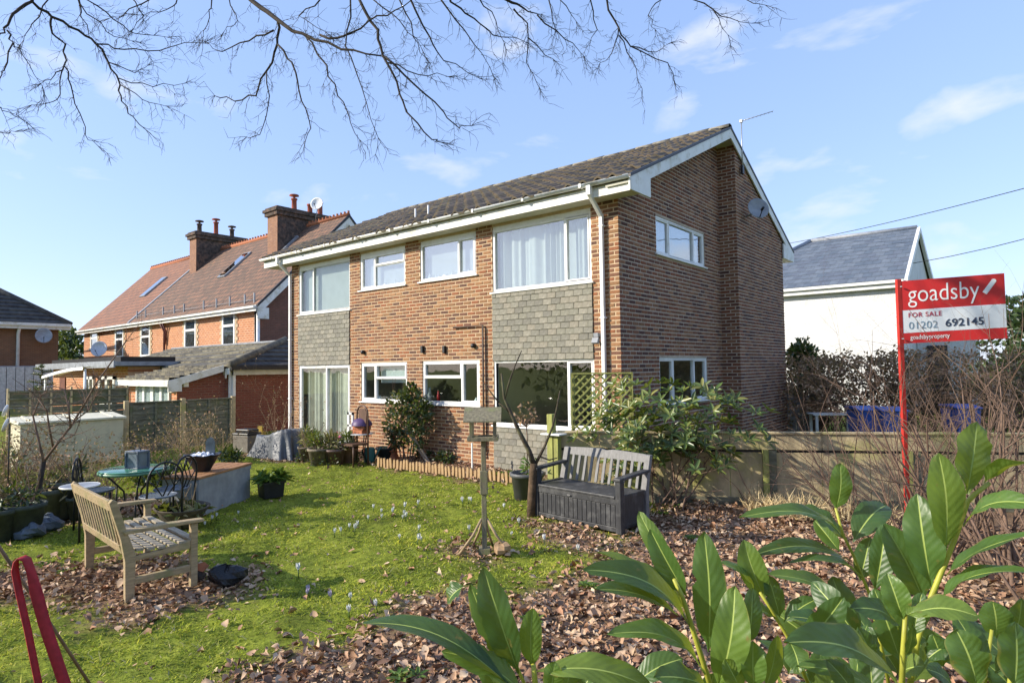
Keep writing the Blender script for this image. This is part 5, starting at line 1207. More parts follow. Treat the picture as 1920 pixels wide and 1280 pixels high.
# ------------------------------------------------------------------ garden table, lantern, chairs
tc_ = at(252, 880, 8.3); TZ = .70; tb = thing('garden_table', 'round garden table with green glass top and black legs', 'table', (tc_.x, tc_.y, 0))
MA['greenglass'] = mat('green_glass', (.10, .30, .18), .15, .15, 3, 0, spec=.8); MA['bluegrey'] = mat('blue_grey_metal', (.12, .15, .19), .4, .25, 9, .2)
m_ = MB(); m_.lathe([(0, TZ-.012), (.40, TZ-.012), (.415, TZ), (.40, TZ+.006), (0, TZ+.006)], n=32); m_.build('glass_top', MA['greenglass'], tb)
m_ = MB(); m_.lathe([(.395, TZ-.045), (.42, TZ-.045), (.42, TZ-.012), (.395, TZ-.012), (.395, TZ-.045)], n=32); m_.build('rim', mat('green_rim', (.12, .27, .17), .35), tb)
for k in range(3):
    a = k*2.094+.4; m_ = MB(); m_.tube([(.34*math.cos(a), .34*math.sin(a), TZ-.03), (.12*math.cos(a), .12*math.sin(a), .42), (.10*math.cos(a), .10*math.sin(a), .25), (.33*math.cos(a), .33*math.sin(a), 0)], .013, 6); m_.build('leg', MA['black'], tb)
lt = thing('lantern', 'square blue-grey metal lantern on the green table', 'lantern', (tc_.x+.04, tc_.y+.02, TZ+.006), R(18))
m_ = MB(); m_.bb(-.12, .12, -.09, .09, 0, .02); m_.bb(-.12, .12, -.09, .09, .21, .235)
for x in (-.11, .11):
    for y in (-.08, .08): m_.bb(x-.012, x+.012, y-.012, y+.012, .02, .21)
m_.build('frame', MA['bluegrey'], lt, bevel=.003); m_ = MB(); m_.bb(-.105, .105, -.075, .075, .02, .21); m_.build('glass_box', mat('dusty_glass', (.16, .20, .24), .15, .2, 6, 0, spec=.7), lt)
m_ = MB(); m_.tube([(-.06, 0, .235), (-.06, 0, .27), (.06, 0, .27), (.06, 0, .235)], .006, 5); m_.build('handle', MA['black'], lt)
def chair(loc, rz, label):
    c = thing('garden_chair', label, 'chair', loc, rz, 'black wrought chairs round the green table')
    m_ = MB(); W = .20
    for x in (-W, W): MB().tube([(x, -.18, 0), (x, -.19, .45)], .011, 6).build('front_leg', MA['black'], c)
    m_ = MB(); arch = [(-W, .2, 0), (-W, .19, .45)]+[(W*math.cos(math.pi-math.pi*k/10)*(1.0), .22, .66+.22*math.sin(math.pi*k/10)) for k in range(11)]+[(W, .19, .45), (W, .2, 0)]
    m_.tube(arch, .013, 6); m_.build('back_frame', MA['black'], c)
    m_ = MB()
    for s in (-1, 1):
        m_.tube([(s*.03, .2, .47), (s*.10, .21, .58), (s*.05, .215, .70), (s*.11, .22, .80)], .008, 5); m_.tube([(s*.10, .21, .58), (s*.17, .215, .66)], .008, 5)
        m_.tube([(s*.05, .215, .70), (s*.0, .22, .78), (s*.02, .22, .86)], .008, 5)
    m_.tube([(0.02, .2, .47), (-.03, .21, .6), (.04, .215, .74), (0, .22, .86)], .009, 5); m_.build('back_scroll', MA['black'], c)
    m_ = MB(); m_.tube([(.205*math.cos(a), .205*math.sin(a)*.98, .45) for a in np.linspace(0, 2*math.pi, 21)], .012, 6, cap=False)
    for k in range(9): x = -.17+k*.0425; h = math.sqrt(max(0, .2**2-x*x)); m_.bb(x-.012, x+.012, -h, h, .445, .455)
    m_.build('seat', MA['bluegrey'], c)
    return c
def faceto(p, q): return math.atan2(q[1]-p[1], q[0]-p[0])+math.pi/2
for px, py, d, lb in ((182, 862, 8.15, 'black wrought chair left of the green table'), (298, 868, 7.75, 'black wrought chair in front of the green table near the bowl planter'), (322, 866, 8.2, 'black wrought chair right of the green table by the grey planter')):
    p = at(px, py, d); chair((p.x, p.y, 0), faceto((p.x, p.y), (tc_.x, tc_.y)), lb)
bbp = at(150, 910, 7.3); bbt = thing('bird_bath', 'shallow white-rimmed dish on a thin stand behind the bench', 'bird bath', (bbp.x, bbp.y, 0))
m_ = MB(); m_.lathe([(0, bbp.z-.03), (.16, bbp.z-.02), (.20, bbp.z), (.19, bbp.z+.004), (.15, bbp.z-.012), (0, bbp.z-.02)], n=24); m_.build('dish', MA['lead'], bbt)
m_ = MB(); m_.lathe([(.20, bbp.z-.012), (.207, bbp.z), (.20, bbp.z+.008), (.193, bbp.z)], n=24); m_.build('rim', MA['white'], bbt); m_ = MB(); m_.tube([(0, 0, 0), (.0, 0, bbp.z-.02)], .014, 6); m_.build('stand', MA['black'], bbt)

# ------------------------------------------------------------------ pots along the left bed
def pot(loc, r, h, mt, label, name='plant_pot', group=None, top=1.25, n=20):
    t = thing(name, label, 'plant pot', loc, random.uniform(0, 3), group)
    m_ = MB(); m_.lathe([(0, 0), (r*.92, 0), (r*top*.95, h*.86), (r*top*1.05, h*.86), (r*top*1.05, h), (r*top*.93, h), (r*top*.9, h*.86), (0, h*.84)], n=n); m_.build('pot', mt, t)
    m_ = MB(); m_.lathe([(0, h*.88), (r*top*.9, h*.86)], n=n); m_.build('soil', MA['soil'], t); return t
dg = mat('mossy_dark_pot', (.07, .085, .07), .8, .35, 6, .3); gp = mat('grey_green_pot', (.13, .15, .125), .85, .3, 6, .3)
plants = []
for i, (px, py, d, r, h, mt, lb) in enumerate(((45, 955, 7.6, .18, .40, dg, 'dark green tub at the left edge of the pot row'), (85, 950, 8.4, .17, .42, gp, 'grey-green round pot second in the left pot row'), (122, 945, 8.6, .17, .5, gp, 'tall grey-green planter near the centre of the pot row'), (150, 948, 8.5, .13, .3, dg, 'small dark pot beside the tall grey planter'), (-10, 965, 7.4, .2, .38, dg, 'dark tub cut by the left photo edge'), (18, 945, 8.6, .2, .42, gp, 'large grey tub behind the dark tubs'))):
    p = at(px, py, d); plants.append(pot((p.x, p.y, 0), r, h, mt, lb))
    rr = random.Random(i); m_ = MB(); tips = []
    for _ in range(9): twig_tree(m_, (rr.uniform(-.08, .08), rr.uniform(-.08, .08), h*.85), (rr.uniform(-.6, .6), rr.uniform(-.6, .6), 1), rr.uniform(.3, .7), .006, 1, rr, 4, tips=tips, kids=(2, 3))
    m_.build('bare_stems', MA['twigpale'] if i % 2 else MA['twig'], plants[-1])
    foliage('foliage', MA['leaf_olive'] if i % 2 else MA['leaf_dark'], plants[-1], [(0, 0, h+.08), (.1, .05, h+.12)], [(.2, .2, .13)]*2, 60, .12, .03, i, .2, .2)
bag = mat('blue_grey_bag', (.11, .14, .18), .5, .3, 6, .3)
for px, py, d, lb in ((60, 962, 7.6, 'crumpled blue-grey sack on the left bed'), (88, 955, 7.9, 'second folded blue-grey sack beside the pots')):
    p = at(px, py, d); m_ = MB(); rock(m_, (0, 0, .08), .2, int(px), (1.2, .8, .5), 14); t = thing('sack', lb, 'sack', (p.x, p.y, 0)); m_.build('cover', bag, t)
# small bare tree in the left bed with a crooked limb
p = [at(65, 955, 7.9)]; lt_ = thing('bare_tree', 'small crooked leafless tree in front of the cream store', 'tree', (p[0].x, p[0].y, 0), world=True)
P = [Vector((p[0].x, p[0].y, 0)), at(70, 930, 7.9), at(82, 862, 7.9)]; m_ = MB(); m_.tube(P, [.035, .035, .03], 8); m_.build('trunk', MA['bark'], lt_)
m_ = MB(); rr = random.Random(12)
for pl_, r0 in (([(82, 865), (110, 828), (132, 800), (160, 755), (178, 722), (236, 640)], .018), ([(82, 865), (70, 815), (62, 780), (78, 740)], .016), ([(100, 840), (92, 800), (88, 770), (70, 745)], .014), ([(132, 800), (128, 760), (120, 730)], .012), ([(140, 788), (165, 770), (178, 745), (192, 715)], .01), ([(110, 828), (140, 815), (150, 790)], .008)):
    pts = [at(x, y, 7.9+rr.uniform(-.1, .1)) for x, y in pl_]; m_.tube(pts, [r0*(1-.7*i/len(pts)) for i in range(len(pts))], 6)
    for q in range(1, len(pts)):
        for _ in range(4): twig_tree(m_, pts[q], (rr.uniform(-1, 1), rr.uniform(-1, 1), rr.uniform(-.1, 1)), rr.uniform(.15, .4), .005, 1, rr, 4)
m_.build('crown', MA['twig'], lt_)
# pale dry shrubs
def dryshrub(loc, n, ln, label, mt, seed, lv=2, spread=.6, name='dry_shrub', r=.009, leaves=None):
    t = thing(name, label, 'shrub', loc); rr = random.Random(seed); m_ = MB(); tips = []
    for _ in range(n): twig_tree(m_, (rr.uniform(-.12, .12), rr.uniform(-.12, .12), 0), (rr.uniform(-spread, spread), rr.uniform(-spread, spread), 1), ln*rr.uniform(.6, 1.1), r, lv, rr, 4, tips=tips, kids=(2, 4))
    m_.build('stems', mt, t)
    if leaves:
        pts = [tuple(q[0]) for q in tips]; V = leaf_cloud(np.array(pts), rand_dirs(len(pts), .3, seed), np.array([tuple(q[1]) for q in tips])+rand_dirs(len(pts), -.4, seed+1)*.8, leaves[1], leaves[2], .3); np_mesh('leaves', V, LP6, leaves[0], t)
    return t
for px, py, d, n, ln, lb, mt, sd_ in ((370, 850, 13.2, 16, .85, 'straw-coloured dry shrub by the panel fence behind the urn', MA['twigpale'], 1), (410, 845, 14, 12, .6, 'low tangle of dry stems beside the grey box', MA['twigpale'], 2), (275, 855, 12.5, 10, .6, 'brown dry stems in front of the fence', MA['twig'], 3),
      (60, 900, 8.8, 16, .75, 'dense brown bramble tangle in the left bed', MA['twig'], 4), (15, 880, 8.6, 16, .85, 'pale bramble tangle at left photo edge', MA['twigpale'], 5), (165, 880, 9.2, 14, .7, 'pale withered climber in front of the cream store', MA['twigpale'], 6), (110, 860, 9.6, 10, .8, 'dark leafless shrub against the cream store', MA['twig'], 9), (245, 872, 11.5, 12, .5, 'dry stems beside the right end of the cream store', MA['twig'], 21), (320, 868, 11.5, 12, .55, 'brown stems behind the grey planter', MA['twig'], 22), (345, 835, 14, 12, .8, 'dry shrub against the middle of the panel fence', MA['twigpale'], 23), (40, 850, 9.4, 14, .9, 'thick brown bramble in front of the cream store corner', MA['twig'], 24), (200, 880, 9.8, 12, .6, 'dry tangle behind the left chair', MA['twigpale'], 25), (525, 770, 15.6, 8, 1.3, 'pale bare climber on the dark red extension wall', MA['twigpale'], 26),
      (100, 770, 13.5, 10, .9, 'far dry shrub above the trellis fence', MA['twigpale'], 7), (20, 770, 12.5, 12, 1.0, 'brown dry hedge tuft behind the white plates', MA['twig'], 8)):
    p = at(px, py, d); dryshrub((p.x, p.y, 0), n, ln, lb, mt, sd_, leaves=(MA['leaf_dead'], .05, .03))
for px, py, r, d, lb in ((12, 770, .075, 8.1, 'white scalloped plate ornament on a stake, upper of two'), (12, 797, .085, 8.1, 'white bird-shaped plate ornament on a stake, lower of two')):
    p = at(px, py, d); t = thing('plate_ornament', lb, 'ornament', (p.x, p.y, 0)); m_ = MB(); m_.lathe([(0, 0), (r, .0), (r*1.1, .02), (r*.9, .025), (0, .012)], n=14); q = Vector((-.3, -.9, .3)).to_track_quat('Z', 'Y').to_matrix(); m_.v = [tuple(q@Vector((v[0]*1.4, v[1], v[2]))+Vector((0, 0, p.z))) for v in m_.v]; m_.build('plate', MA['white'], t)
    m_ = MB(); m_.tube([(0, .03, 0), (0, .03, p.z)], .006, 5); m_.build('stake', MA['black'], t)
def cane(a, b, r, lb, mt=MA['twigpale']): tag(MB().tube([a, a.lerp(b, .5)+Vector((0, 0, .01)), b], r, 6).build('garden_cane', mt), lb, 'cane')
cane(at(-40, 895, 7.0), gnd(85, 975, .01), .014, 'pale wooden cane lying from the left edge onto the bed'); cane(at(20, 858, 7.6), gnd(60, 945, .02), .012, 'short pale stick leaning against the pots at left')
for k, (px, py, d, r, h, lb) in enumerate(((265, 865, 11, .35, .5, 'dark leafy clump behind the green table'), (305, 862, 11, .3, .4, 'dark low plant in front of the panel fence'), (30, 870, 8.9, .35, .55, 'dark ivy clump among the left pots'), (5, 820, 9.5, .4, .9, 'dark evergreen mass at the left photo edge'), (150, 890, 9.0, .3, .4, 'dark fern clump behind the bird bath'), (430, 850, 13.5, .3, .3, 'dark low plant at the fence corner'))):
    p = at(px, py, d); t = thing('evergreen_clump', lb, 'plant', (p.x, p.y, 0)); foliage('foliage', MA['leaf_dark'], t, [(0, 0, h*.45), (r*.5, 0, h*.35), (-r*.5, .1, h*.4)], [(r*.7, r*.7, h*.5)]*3, 260, .11, .05, 400+k, .4, .2)
# crocuses
cw = mat('crocus_white', (.86, .86, .84), .7, .1, 20, 0); cl_ = mat('crocus_lilac', (.50, .44, .62), .7, .1, 20, 0); cg = MA['leaf_mid']
def crocus_mesh(mt):
    m_ = MB(); m_.tube([(0, 0, 0), (0, 0, .06)], [.004, .005], 5, m=1)
    for k in range(6):
        a = k*1.047; ca_, sa_ = math.cos(a), math.sin(a); tx, ty = -sa_, ca_; w_ = .011
        m_.add([(0.003*ca_, .003*sa_, .055), (.013*ca_+tx*w_, .013*sa_+ty*w_, .08), (.016*ca_, .016*sa_, .112), (.013*ca_-tx*w_, .013*sa_-ty*w_, .08)], [(0, 1, 2, 3)])
    for k in range(4):
        a = k*1.6+.3; m_.add([(.003, 0, 0), (-.003, 0, 0), (.05*math.cos(a), .05*math.sin(a), .06)], [(0, 1, 2)], 1)
    return m_.mesh('crocus', [mt, cg])
cmw, cml = crocus_mesh(cw), crocus_mesh(cl_)
cr_ = [(627, 1005), (640, 1000), (655, 990), (672, 985), (713, 960), (716, 972), (735, 965), (755, 975), (757, 955), (783, 950), (738, 958), (700, 955), (750, 1010), (785, 995), (782, 1018), (790, 1015), (575, 1113), (580, 1108), (623, 1120), (658, 1122), (868, 942), (885, 940), (878, 938), (395, 975), (405, 968), (385, 980), (447, 962), (880, 1000), (757, 968), (760, 975), (708, 1140), (655, 1150), (960, 1000), (975, 985), (1020, 1012), (945, 955), (560, 1075), (690, 975), (665, 996), (1085, 1030)]
for i, (px, py) in enumerate(cr_):
    p = gnd(px, py+4); o = link('crocus', cml if i in (16, 17, 18) else cmw, None, (p.x, p.y, gz(p.x, p.y)), (random.uniform(-.2, .2), random.uniform(-.2, .2), random.uniform(0, 6)))
    s = random.uniform(.85, 1.3); o.scale = (s, s, s)
    if i in (16, 17, 18): tag(o, 'pale lilac crocus in the near lawn, left of centre', 'flower', 'lilac crocuses')
    else: tag(o, 'small white crocus flower scattered in the mossy lawn', 'flower', 'white crocuses')

# ------------------------------------------------------------------ along the house wall
# draped cover
q0 = at(535, 850, 14.6); tpz = thing('covered_furniture', 'grey tarpaulin draped over furniture beside the patio door', 'tarpaulin', (q0.x, q0.y-.1, 0))
m_ = MB(); V = []; nu, nv = 48, 22; tcov = mat('grey_tarpaulin', (.12, .13, .145), .45, .2, 4, .5, 9, .03)
nu, nv = 96, 30
for j in range(nv+1):
    t_ = j/nv
    for i in range(nu):
        a = 2*math.pi*i/nu; ca_, sa_ = math.cos(a), math.sin(a); ca_ = abs(ca_)**.7*math.copysign(1, ca_); sa_ = abs(sa_)**.7*math.copysign(1, sa_)
        fold_ = math.sin(a*9+2.1*math.sin(a*2+.6))*.6+math.sin(a*15+1.1)*.4; fold_ = math.copysign(abs(fold_)**.6, fold_)
        top_ = .50+.14*ca_*(.4+.6*t_)-.02
        if t_ < .45: rr_ = t_/.45*.82; z = .55+.12*ca_*rr_+.05*math.sin(4*ca_*rr_+2*sa_*rr_)-.05*rr_*abs(fold_)
        else:
            f = (t_-.45)/.55; rr_ = .82+.22*f+.13*f*fold_; z = (.55+.12*ca_*.82-.05*.82*abs(fold_)+.04*math.sin(3.3*ca_))*(1-f**.8)
        V.append((ca_*rr_*.88, sa_*rr_*.5, max(z, .0)))
m_.add(V, [(j*nu+i, j*nu+(i+1) % nu, (j+1)*nu+(i+1) % nu, (j+1)*nu+i) for j in range(nv) for i in range(nu)], 0, True); m_.build('cover', tcov, tpz)
p = at(463, 848, 15.3); bxx = thing('storage_box', 'taupe plastic storage box with black lid by the panel fence', 'box', (p.x, p.y, 0), R(12))
m_ = MB(); m_.bb(-.27, .27, -.2, .2, 0, .42); m_.build('tub', mat('taupe_plastic', (.17, .15, .125), .6), bxx, bevel=.02); m_ = MB(); m_.bb(-.29, .29, -.22, .22, .42, .47); m_.bb(-.22, .25, -.15, .15, .47, .56); m_.build('lid', MA['dark'], bxx, bevel=.02)
p = at(488, 806, 15.6); tag(MB().box((p.x, p.y, .53), (.14, .04, .14), rz=.3).bb(p.x-.1, p.x+.1, p.y, p.y+.1, 0, .46).build('yellow_carton', mat('yellow_card', (.45, .30, .03), .7)), 'yellow carton tucked behind the storage box', 'carton')
p = gnd(547, 858); pot((p.x, p.y, 0), .13, .27, MA['terra'], 'rounded terracotta pot on the lawn edge by the tarpaulin', top=1.05)
stone = mat('rough_stone', (.23, .19, .14), .95, .4, 8, .7, 20, .01)
pot_list = [(600, 872, .2, .36, stone, 'rough stone tub overflowing with plants by the patio door'), (628, 872, .17, .34, mat('glazed_plum_pot', (.16, .10, .09), .5), 'plum-brown pot in front of the patio door'), (655, 868, .14, .33, mat('clay_pink_pot', (.30, .17, .13), .8), 'pinkish clay pot near the small white table'), (575, 862, .15, .3, stone, 'stone pot between tarpaulin and stone tub'), (585, 845, .13, .25, MA['terra'], 'small terracotta pot behind the stone tub')]
for i, (px, py, r, h, mt, lb) in enumerate(pot_list):
    p = gnd(px, py); t = pot((p.x, p.y, 0), r, h, mt, lb); rr = random.Random(i+40); m_ = MB(); tips = []
    for _ in range(10): twig_tree(m_, (rr.uniform(-.1, .1), rr.uniform(-.1, .1), h*.85), (rr.uniform(-.6, .6), rr.uniform(-.6, .6), 1), rr.uniform(.25, .6), .006, 1, rr, 4, tips=tips)
    m_.build('stems', MA['twigpale'] if i % 2 else MA['twig'], t)
    foliage('foliage', MA['leaf_olive'] if i % 2 else MA['leaf_rhodo'], t, [(0, 0, h+.12), (.12, 0, h+.05), (-.12, .05, h+.2)], [.17, .13, .12], 170, .13, .03, i+60, .5, .2)
    foliage('trailing_foliage', MA['leaf_dark'], t, [(0, -r*.9, .1)], [(r*1.3, .12, .13)], 70, .07, .035, i+80, .5, .2)
p = at(638, 815, 13.3); fl = thing('garden_windmill', 'pink and white toy windmill on a stick among the pots', 'ornament', (p.x, p.y, 0)); pk = mat('bright_pink', (.75, .08, .26), .5)
m_ = MB(); m_.tube([(0, 0, 0), (0, 0, p.z+.15)], .008, 6); m_.build('stick', MA['white'], fl)
for k in range(6):
    a = k*1.047; m_ = MB(); m_.add([(0, -.02, p.z), (.10*math.cos(a), -.05, p.z+.10*math.sin(a)), (.115*math.cos(a+.5), -.02, p.z+.115*math.sin(a+.5))], [(0, 1, 2)]); m_.build('sail', pk if k % 3 else MA['white'], fl)
# small table with bowls
p = at(676, 812, 13.2); wt = thing('side_table', 'small round white-topped table with dark legs against the house wall', 'table', (p.x, p.y, 0)); TZ2 = p.z
m_ = MB(); m_.lathe([(0, TZ2-.02), (.26, TZ2-.02), (.27, TZ2-.01), (.26, TZ2), (0, TZ2)], n=24); m_.build('top', MA['white'], wt)
for k in range(3): a = k*2.1; m_ = MB(); m_.tube([(.2*math.cos(a), .2*math.sin(a), TZ2-.02), (.12*math.cos(a), .12*math.sin(a), .2), (.24*math.cos(a), .24*math.sin(a), 0)], .014, 6); m_.build('leg', MA['black'], wt)
for k in range(2):
    t = thing('clay_tray', 'lower terracotta tray stacked on the white side table' if k == 0 else 'upper terracotta tray stacked on the white side table', 'tray', (p.x, p.y, TZ2+k*.085)); m_ = MB(); m_.bb(-.19+k*.05, .19+k*.03, -.11, .11, 0, .08); m_.build('tray', MA['terra'], t, bevel=.012)
t = thing('plastic_bowl', 'upturned purple bowl on the terracotta trays', 'bowl', (p.x+.05, p.y, TZ2+.17)); m_ = MB(); m_.lathe([(.22, 0), (.21, .06), (.15, .13), (.06, .16), (0, .162)], n=24); m_.build('bowl', mat('purple_plastic', (.09, .05, .14), .5), t)
p = at(672, 775, 13.0); t = thing('wicker_chair', 'brown bentwood chair back rising behind the purple bowl', 'chair', (p.x, p.y+.1, 0)); m_ = MB(); brw = mat('brown_cane', (.13, .07, .045), .5)
m_.tube([(-.19, 0, 0), (-.18, 0, p.z)]+[(.18*math.cos(math.pi-math.pi*k/8), 0, p.z+.16*math.sin(math.pi*k/8)) for k in range(1, 8)]+[(.18, 0, p.z), (.19, 0, 0)], .02, 6); m_.build('back_hoop', brw, t)
m_ = MB(); m_.prism([(-.10, .0, p.z-.35), (.10, .0, p.z-.35), (.14, 0, p.z+.02), (.08, 0, p.z+.1), (-.08, 0, p.z+.1), (-.14, 0, p.z+.02)], (0, .02, 0)); m_.build('splat', brw, t); m_ = MB(); m_.bb(-.2, .2, -.4, 0, .42, .46); m_.build('seat', brw, t)
for x in (-.18, .18): MB().tube([(x, -.37, 0), (x, -.36, .42)], .016, 6).build('leg', brw, t)
p = at(654, 790, 13.4); t = thing('folding_chair', 'white painted folding chair frame beside the patio door', 'chair', (p.x, p.y, 0)); m_ = MB(); m_.bb(-.03, .03, -.02, .02, 0, p.z+.2); m_.bb(.12, .16, -.02, .02, 0, p.z+.2); m_.bb(-.03, .16, -.02, .02, p.z+.15, p.z+.2); m_.bb(-.03, .16, -.02, .02, p.z-.1, p.z-.06); m_.bb(-.03, .16, -.4, -.02, .42, .45); m_.bb(-.03, .0, -.4, -.37, 0, .42); m_.bb(.13, .16, -.4, -.37, 0, .42); m_.build('frame', MA['white'], t)
p = gnd(693, 865); t = thing('watering_can', 'teal watering can standing by the picket edging', 'watering can', (p.x, p.y, 0), R(20)); teal = mat('teal_plastic', (.05, .17, .15), .5)
m_ = MB(); m_.lathe([(0, 0), (.11, 0), (.12, .02), (.12, .27), (.10, .30), (.05, .31), (0, .31)], n=18); m_.build('body', teal, t); m_ = MB(); m_.tube([(.1, 0, .06), (.2, 0, .2), (.28, 0, .33)], [.025, .02, .015], 8); m_.build('spout', teal, t); m_ = MB(); m_.tube([(-.1, 0, .27), (-.19, 0, .25), (-.19, 0, .1), (-.12, 0, .07)], .012, 6); m_.build('handle', teal, t)
p = gnd(722, 862); t = pot((p.x, p.y, 0), .16, .28, mat('teal_black_tub', (.03, .05, .055), .5), 'dark blue tub behind the teal watering can')
p = gnd(738, 862); fig = thing('clay_figure', 'terracotta seated figure ornament by the wall shrub', 'ornament', (p.x, p.y, 0)); m_ = MB()
for pr2 in ([(0, 0), (.11, 0), (.12, .05), (.09, .12), (.075, .25), (.085, .34), (.05, .39), (.04, .41)],): m_.lathe(pr2, n=14)
rock(m_, (0, 0, .47), .065, 5, (1, 1, 1.15), 10); m_.tube([(-.06, -.03, .33), (-.10, -.09, .22), (-.02, -.12, .2)], .022, 6); m_.tube([(.06, -.03, .33), (.1, -.09, .22), (.02, -.12, .2)], .022, 6); m_.build('figure', MA['terra'], fig)
# dark evergreen shrub on the wall with leaning plank
p = gnd(762, 860); sx = onY(762, 800, -.45).x
wsn = thing('wall_shrub', 'dark glossy evergreen shrub trained against the house wall', 'shrub', (sx, -.45, 0))
rr = random.Random(3); m_ = MB()
for _ in range(7): twig_tree(m_, (rr.uniform(-.15, .15), rr.uniform(-.1, .1), 0), (rr.uniform(-.3, .3), rr.uniform(-.2, .2), 1), 1.1, .014, 2, rr, 5)
m_.build('stems', MA['twig'], wsn)
foliage('foliage', MA['leaf_dark'], wsn, [(-.1, 0, 1.25), (.25, .0, 1.2), (.0, -.1, .95), (.35, 0, .85), (-.35, 0, .8), (.1, .05, 1.45), (.25, 0, .55), (-.3, 0, .45), (.45, .05, 1.1)], [.33, .3, .34, .28, .28, .2, .3, .22, .22], 1500, .10, .05, 11, .4, .35)
foliage('yellow_foliage', MA['leaf_olive'], wsn, [(-.25, -.2, .9), (0, -.25, 1.35), (-.4, -.1, .5)], [.2, .2, .25], 90, .09, .04, 14, .4, .3)
wa = onY(762, 800, -.55); wb = gnd(802, 866); t = thing('timber_plank', 'grey plank leaning diagonally against the wall shrub', 'plank', (wb.x, wb.y, 0), world=True); m_ = MB(); m_.bar((wb.x, wb.y, 0), wa, .10, .03, up=(0, -1, 0)); m_.build('board', mat('grey_plank', (.40, .35, .29), .9, .2, 5, .5, 40, stretch=(8, 8, 1)), t)
for k, (px, py, s) in enumerate(((815, 862, .16), (835, 868, .18), (790, 858, .14))):
    p = gnd(px, py); t = thing('low_plant', ['dark low plant at the foot of the leaning plank', 'dark clump right of the leaning plank', 'small dark plant between shrub and picket edging'][k], 'plant', (p.x, p.y, 0)); foliage('foliage', MA['leaf_dark'], t, [(0, 0, s*.6)], [(s*1.3, s, s*.7)], 160, .10, .04, 90+k, .5, .1)
for k, px in enumerate((940, 955, 975, 925)):
    p = gnd(px, 893); t = thing('low_plant', ['primrose clump behind the picket edging, %s' % s for s in ('below the big window centre', 'second from the pot', 'nearest the large pot', 'nearest the brick pier')][k], 'plant', (p.x, p.y, 0)); pts = [(random.uniform(-.1, .1), random.uniform(-.06, .06), .02) for _ in range(5)]; rosettes('foliage', MA['leaf_mid'], t, pts, [(q[0], q[1], .5) for q in pts], 7, .13, .05, k, 1.1)
t = thing('garden_stake', 'thin pale stake standing by the brick pier', 'stake', (onY(885, 840, -.6).x, -.6, 0)); MB().bb(-.012, .012, -.012, .012, 0, .55).build('stake', MA['white'], t)
# picket edging
pe0, pe1 = Vector((-4.95, -1.24, 0)), Vector((-1.42, -1.05, 0)); dv = pe1-pe0; PEL = dv.length
ed = thing('picket_edging', 'low wooden picket edging along the flower bed', 'edging', pe0, math.atan2(dv.y, dv.x))
pm = MB(); pm.prism([(-.027, 0, 0), (.027, 0, 0), (.027, 0, .16), (.018, 0, .19), (0, 0, .20), (-.018, 0, .19), (-.027, 0, .16)], (0, .028, 0)); pmm = pm.mesh('picket', MA['picket'])
npk = int(PEL/.088)
for k in range(npk):
    x = k*.088; o = link('picket', pmm, ed, (x, .02*math.sin(x*2.1)+.03*math.sin(x*.9), -.01+.015*math.sin(k*1.7)), (random.uniform(-.06, .06), random.uniform(-.08, .08), random.uniform(-.1, .1))); s = random.uniform(.9, 1.1); o.scale = (s, s, s)
m_ = MB(); m_.tube([(x, .045+.02*math.sin(x*2.1)+.03*math.sin(x*.9), .06) for x in np.linspace(0, PEL, 24)], .01, 5); m_.build('wire', MA['twig'], ed)
# large pot with standard shrub, and the small forked tree
p = gnd(989, 935); t = pot((p.x, p.y, 0), .21, .40, mat('grey_plastic_pot', (.10, .105, .11), .5, .2), 'large grey plastic pot left of the storage bench', top=1.2); m_ = MB(); m_.tube([(0, 0, .3), (.01, 0, .9), (0, .02, 1.12)], .01, 6); m_.build('stem', MA['twig'], t)
rr = random.Random(9); m_ = MB()
for _ in range(16): twig_tree(m_, (0, .02, 1.08), (rr.uniform(-1, 1), rr.uniform(-1, 1), rr.uniform(.3, 1)), .28, .005, 1, rr, 4)
m_.build('crown', MA['twig'], t); tag(foliage('withered_heads', MA['leaf_dead'], t, [(0, 0, 1.28)], [.17], 60, .05, .035, 4), kind='stuff'); foliage('foliage', MA['leaf_mid'], t, [(0.08, -.1, .52), (.1, 0, .42)], [.14, .12], 60, .08, .04, 6)
D0 = 8.25; tb0 = at(996, 970, D0); ft = thing('bare_tree', 'thin forked leafless tree growing beside the storage bench', 'tree', (tb0.x, tb0.y, 0), world=True)
P = [Vector((tb0.x, tb0.y, -.02)), at(997, 935, D0), at(1000, 885, D0), at(1001, 868, D0)]; m_ = MB(); m_.tube(P, [.062, .058, .055, .05], 8); m_.build('trunk', mat('rough_bark', (.13, .085, .05), .95, .4, 14, .9, 40, .01), ft)
m_ = MB(); rr = random.Random(2)
for pl_, r0, r1 in (([(1001, 872), (992, 845), (975, 812), (958, 775), (945, 745), (940, 700)], .04, .012), ([(946, 748), (955, 715), (966, 685), (978, 657)], .016, .006), ([(1003, 872), (1022, 835), (1036, 800), (1044, 765), (1050, 732)], .022, .007), ([(958, 775), (948, 765), (935, 755)], .016, .012), ([(1010, 855), (1030, 862), (1045, 858)], .014, .006), ([(940, 760), (920, 735), (903, 712)], .012, .005)):
    pts = [at(x, y, D0) for x, y in pl_]; m_.tube(pts, [r0+(r1-r0)*i/(len(pts)-1) for i in range(len(pts))], 7)
m_.build('crown', mat('forked_bark', (.085, .065, .045), .95, .4, 14, .8, 40, .006, streak=((.14, .14, .07), 6)), ft)

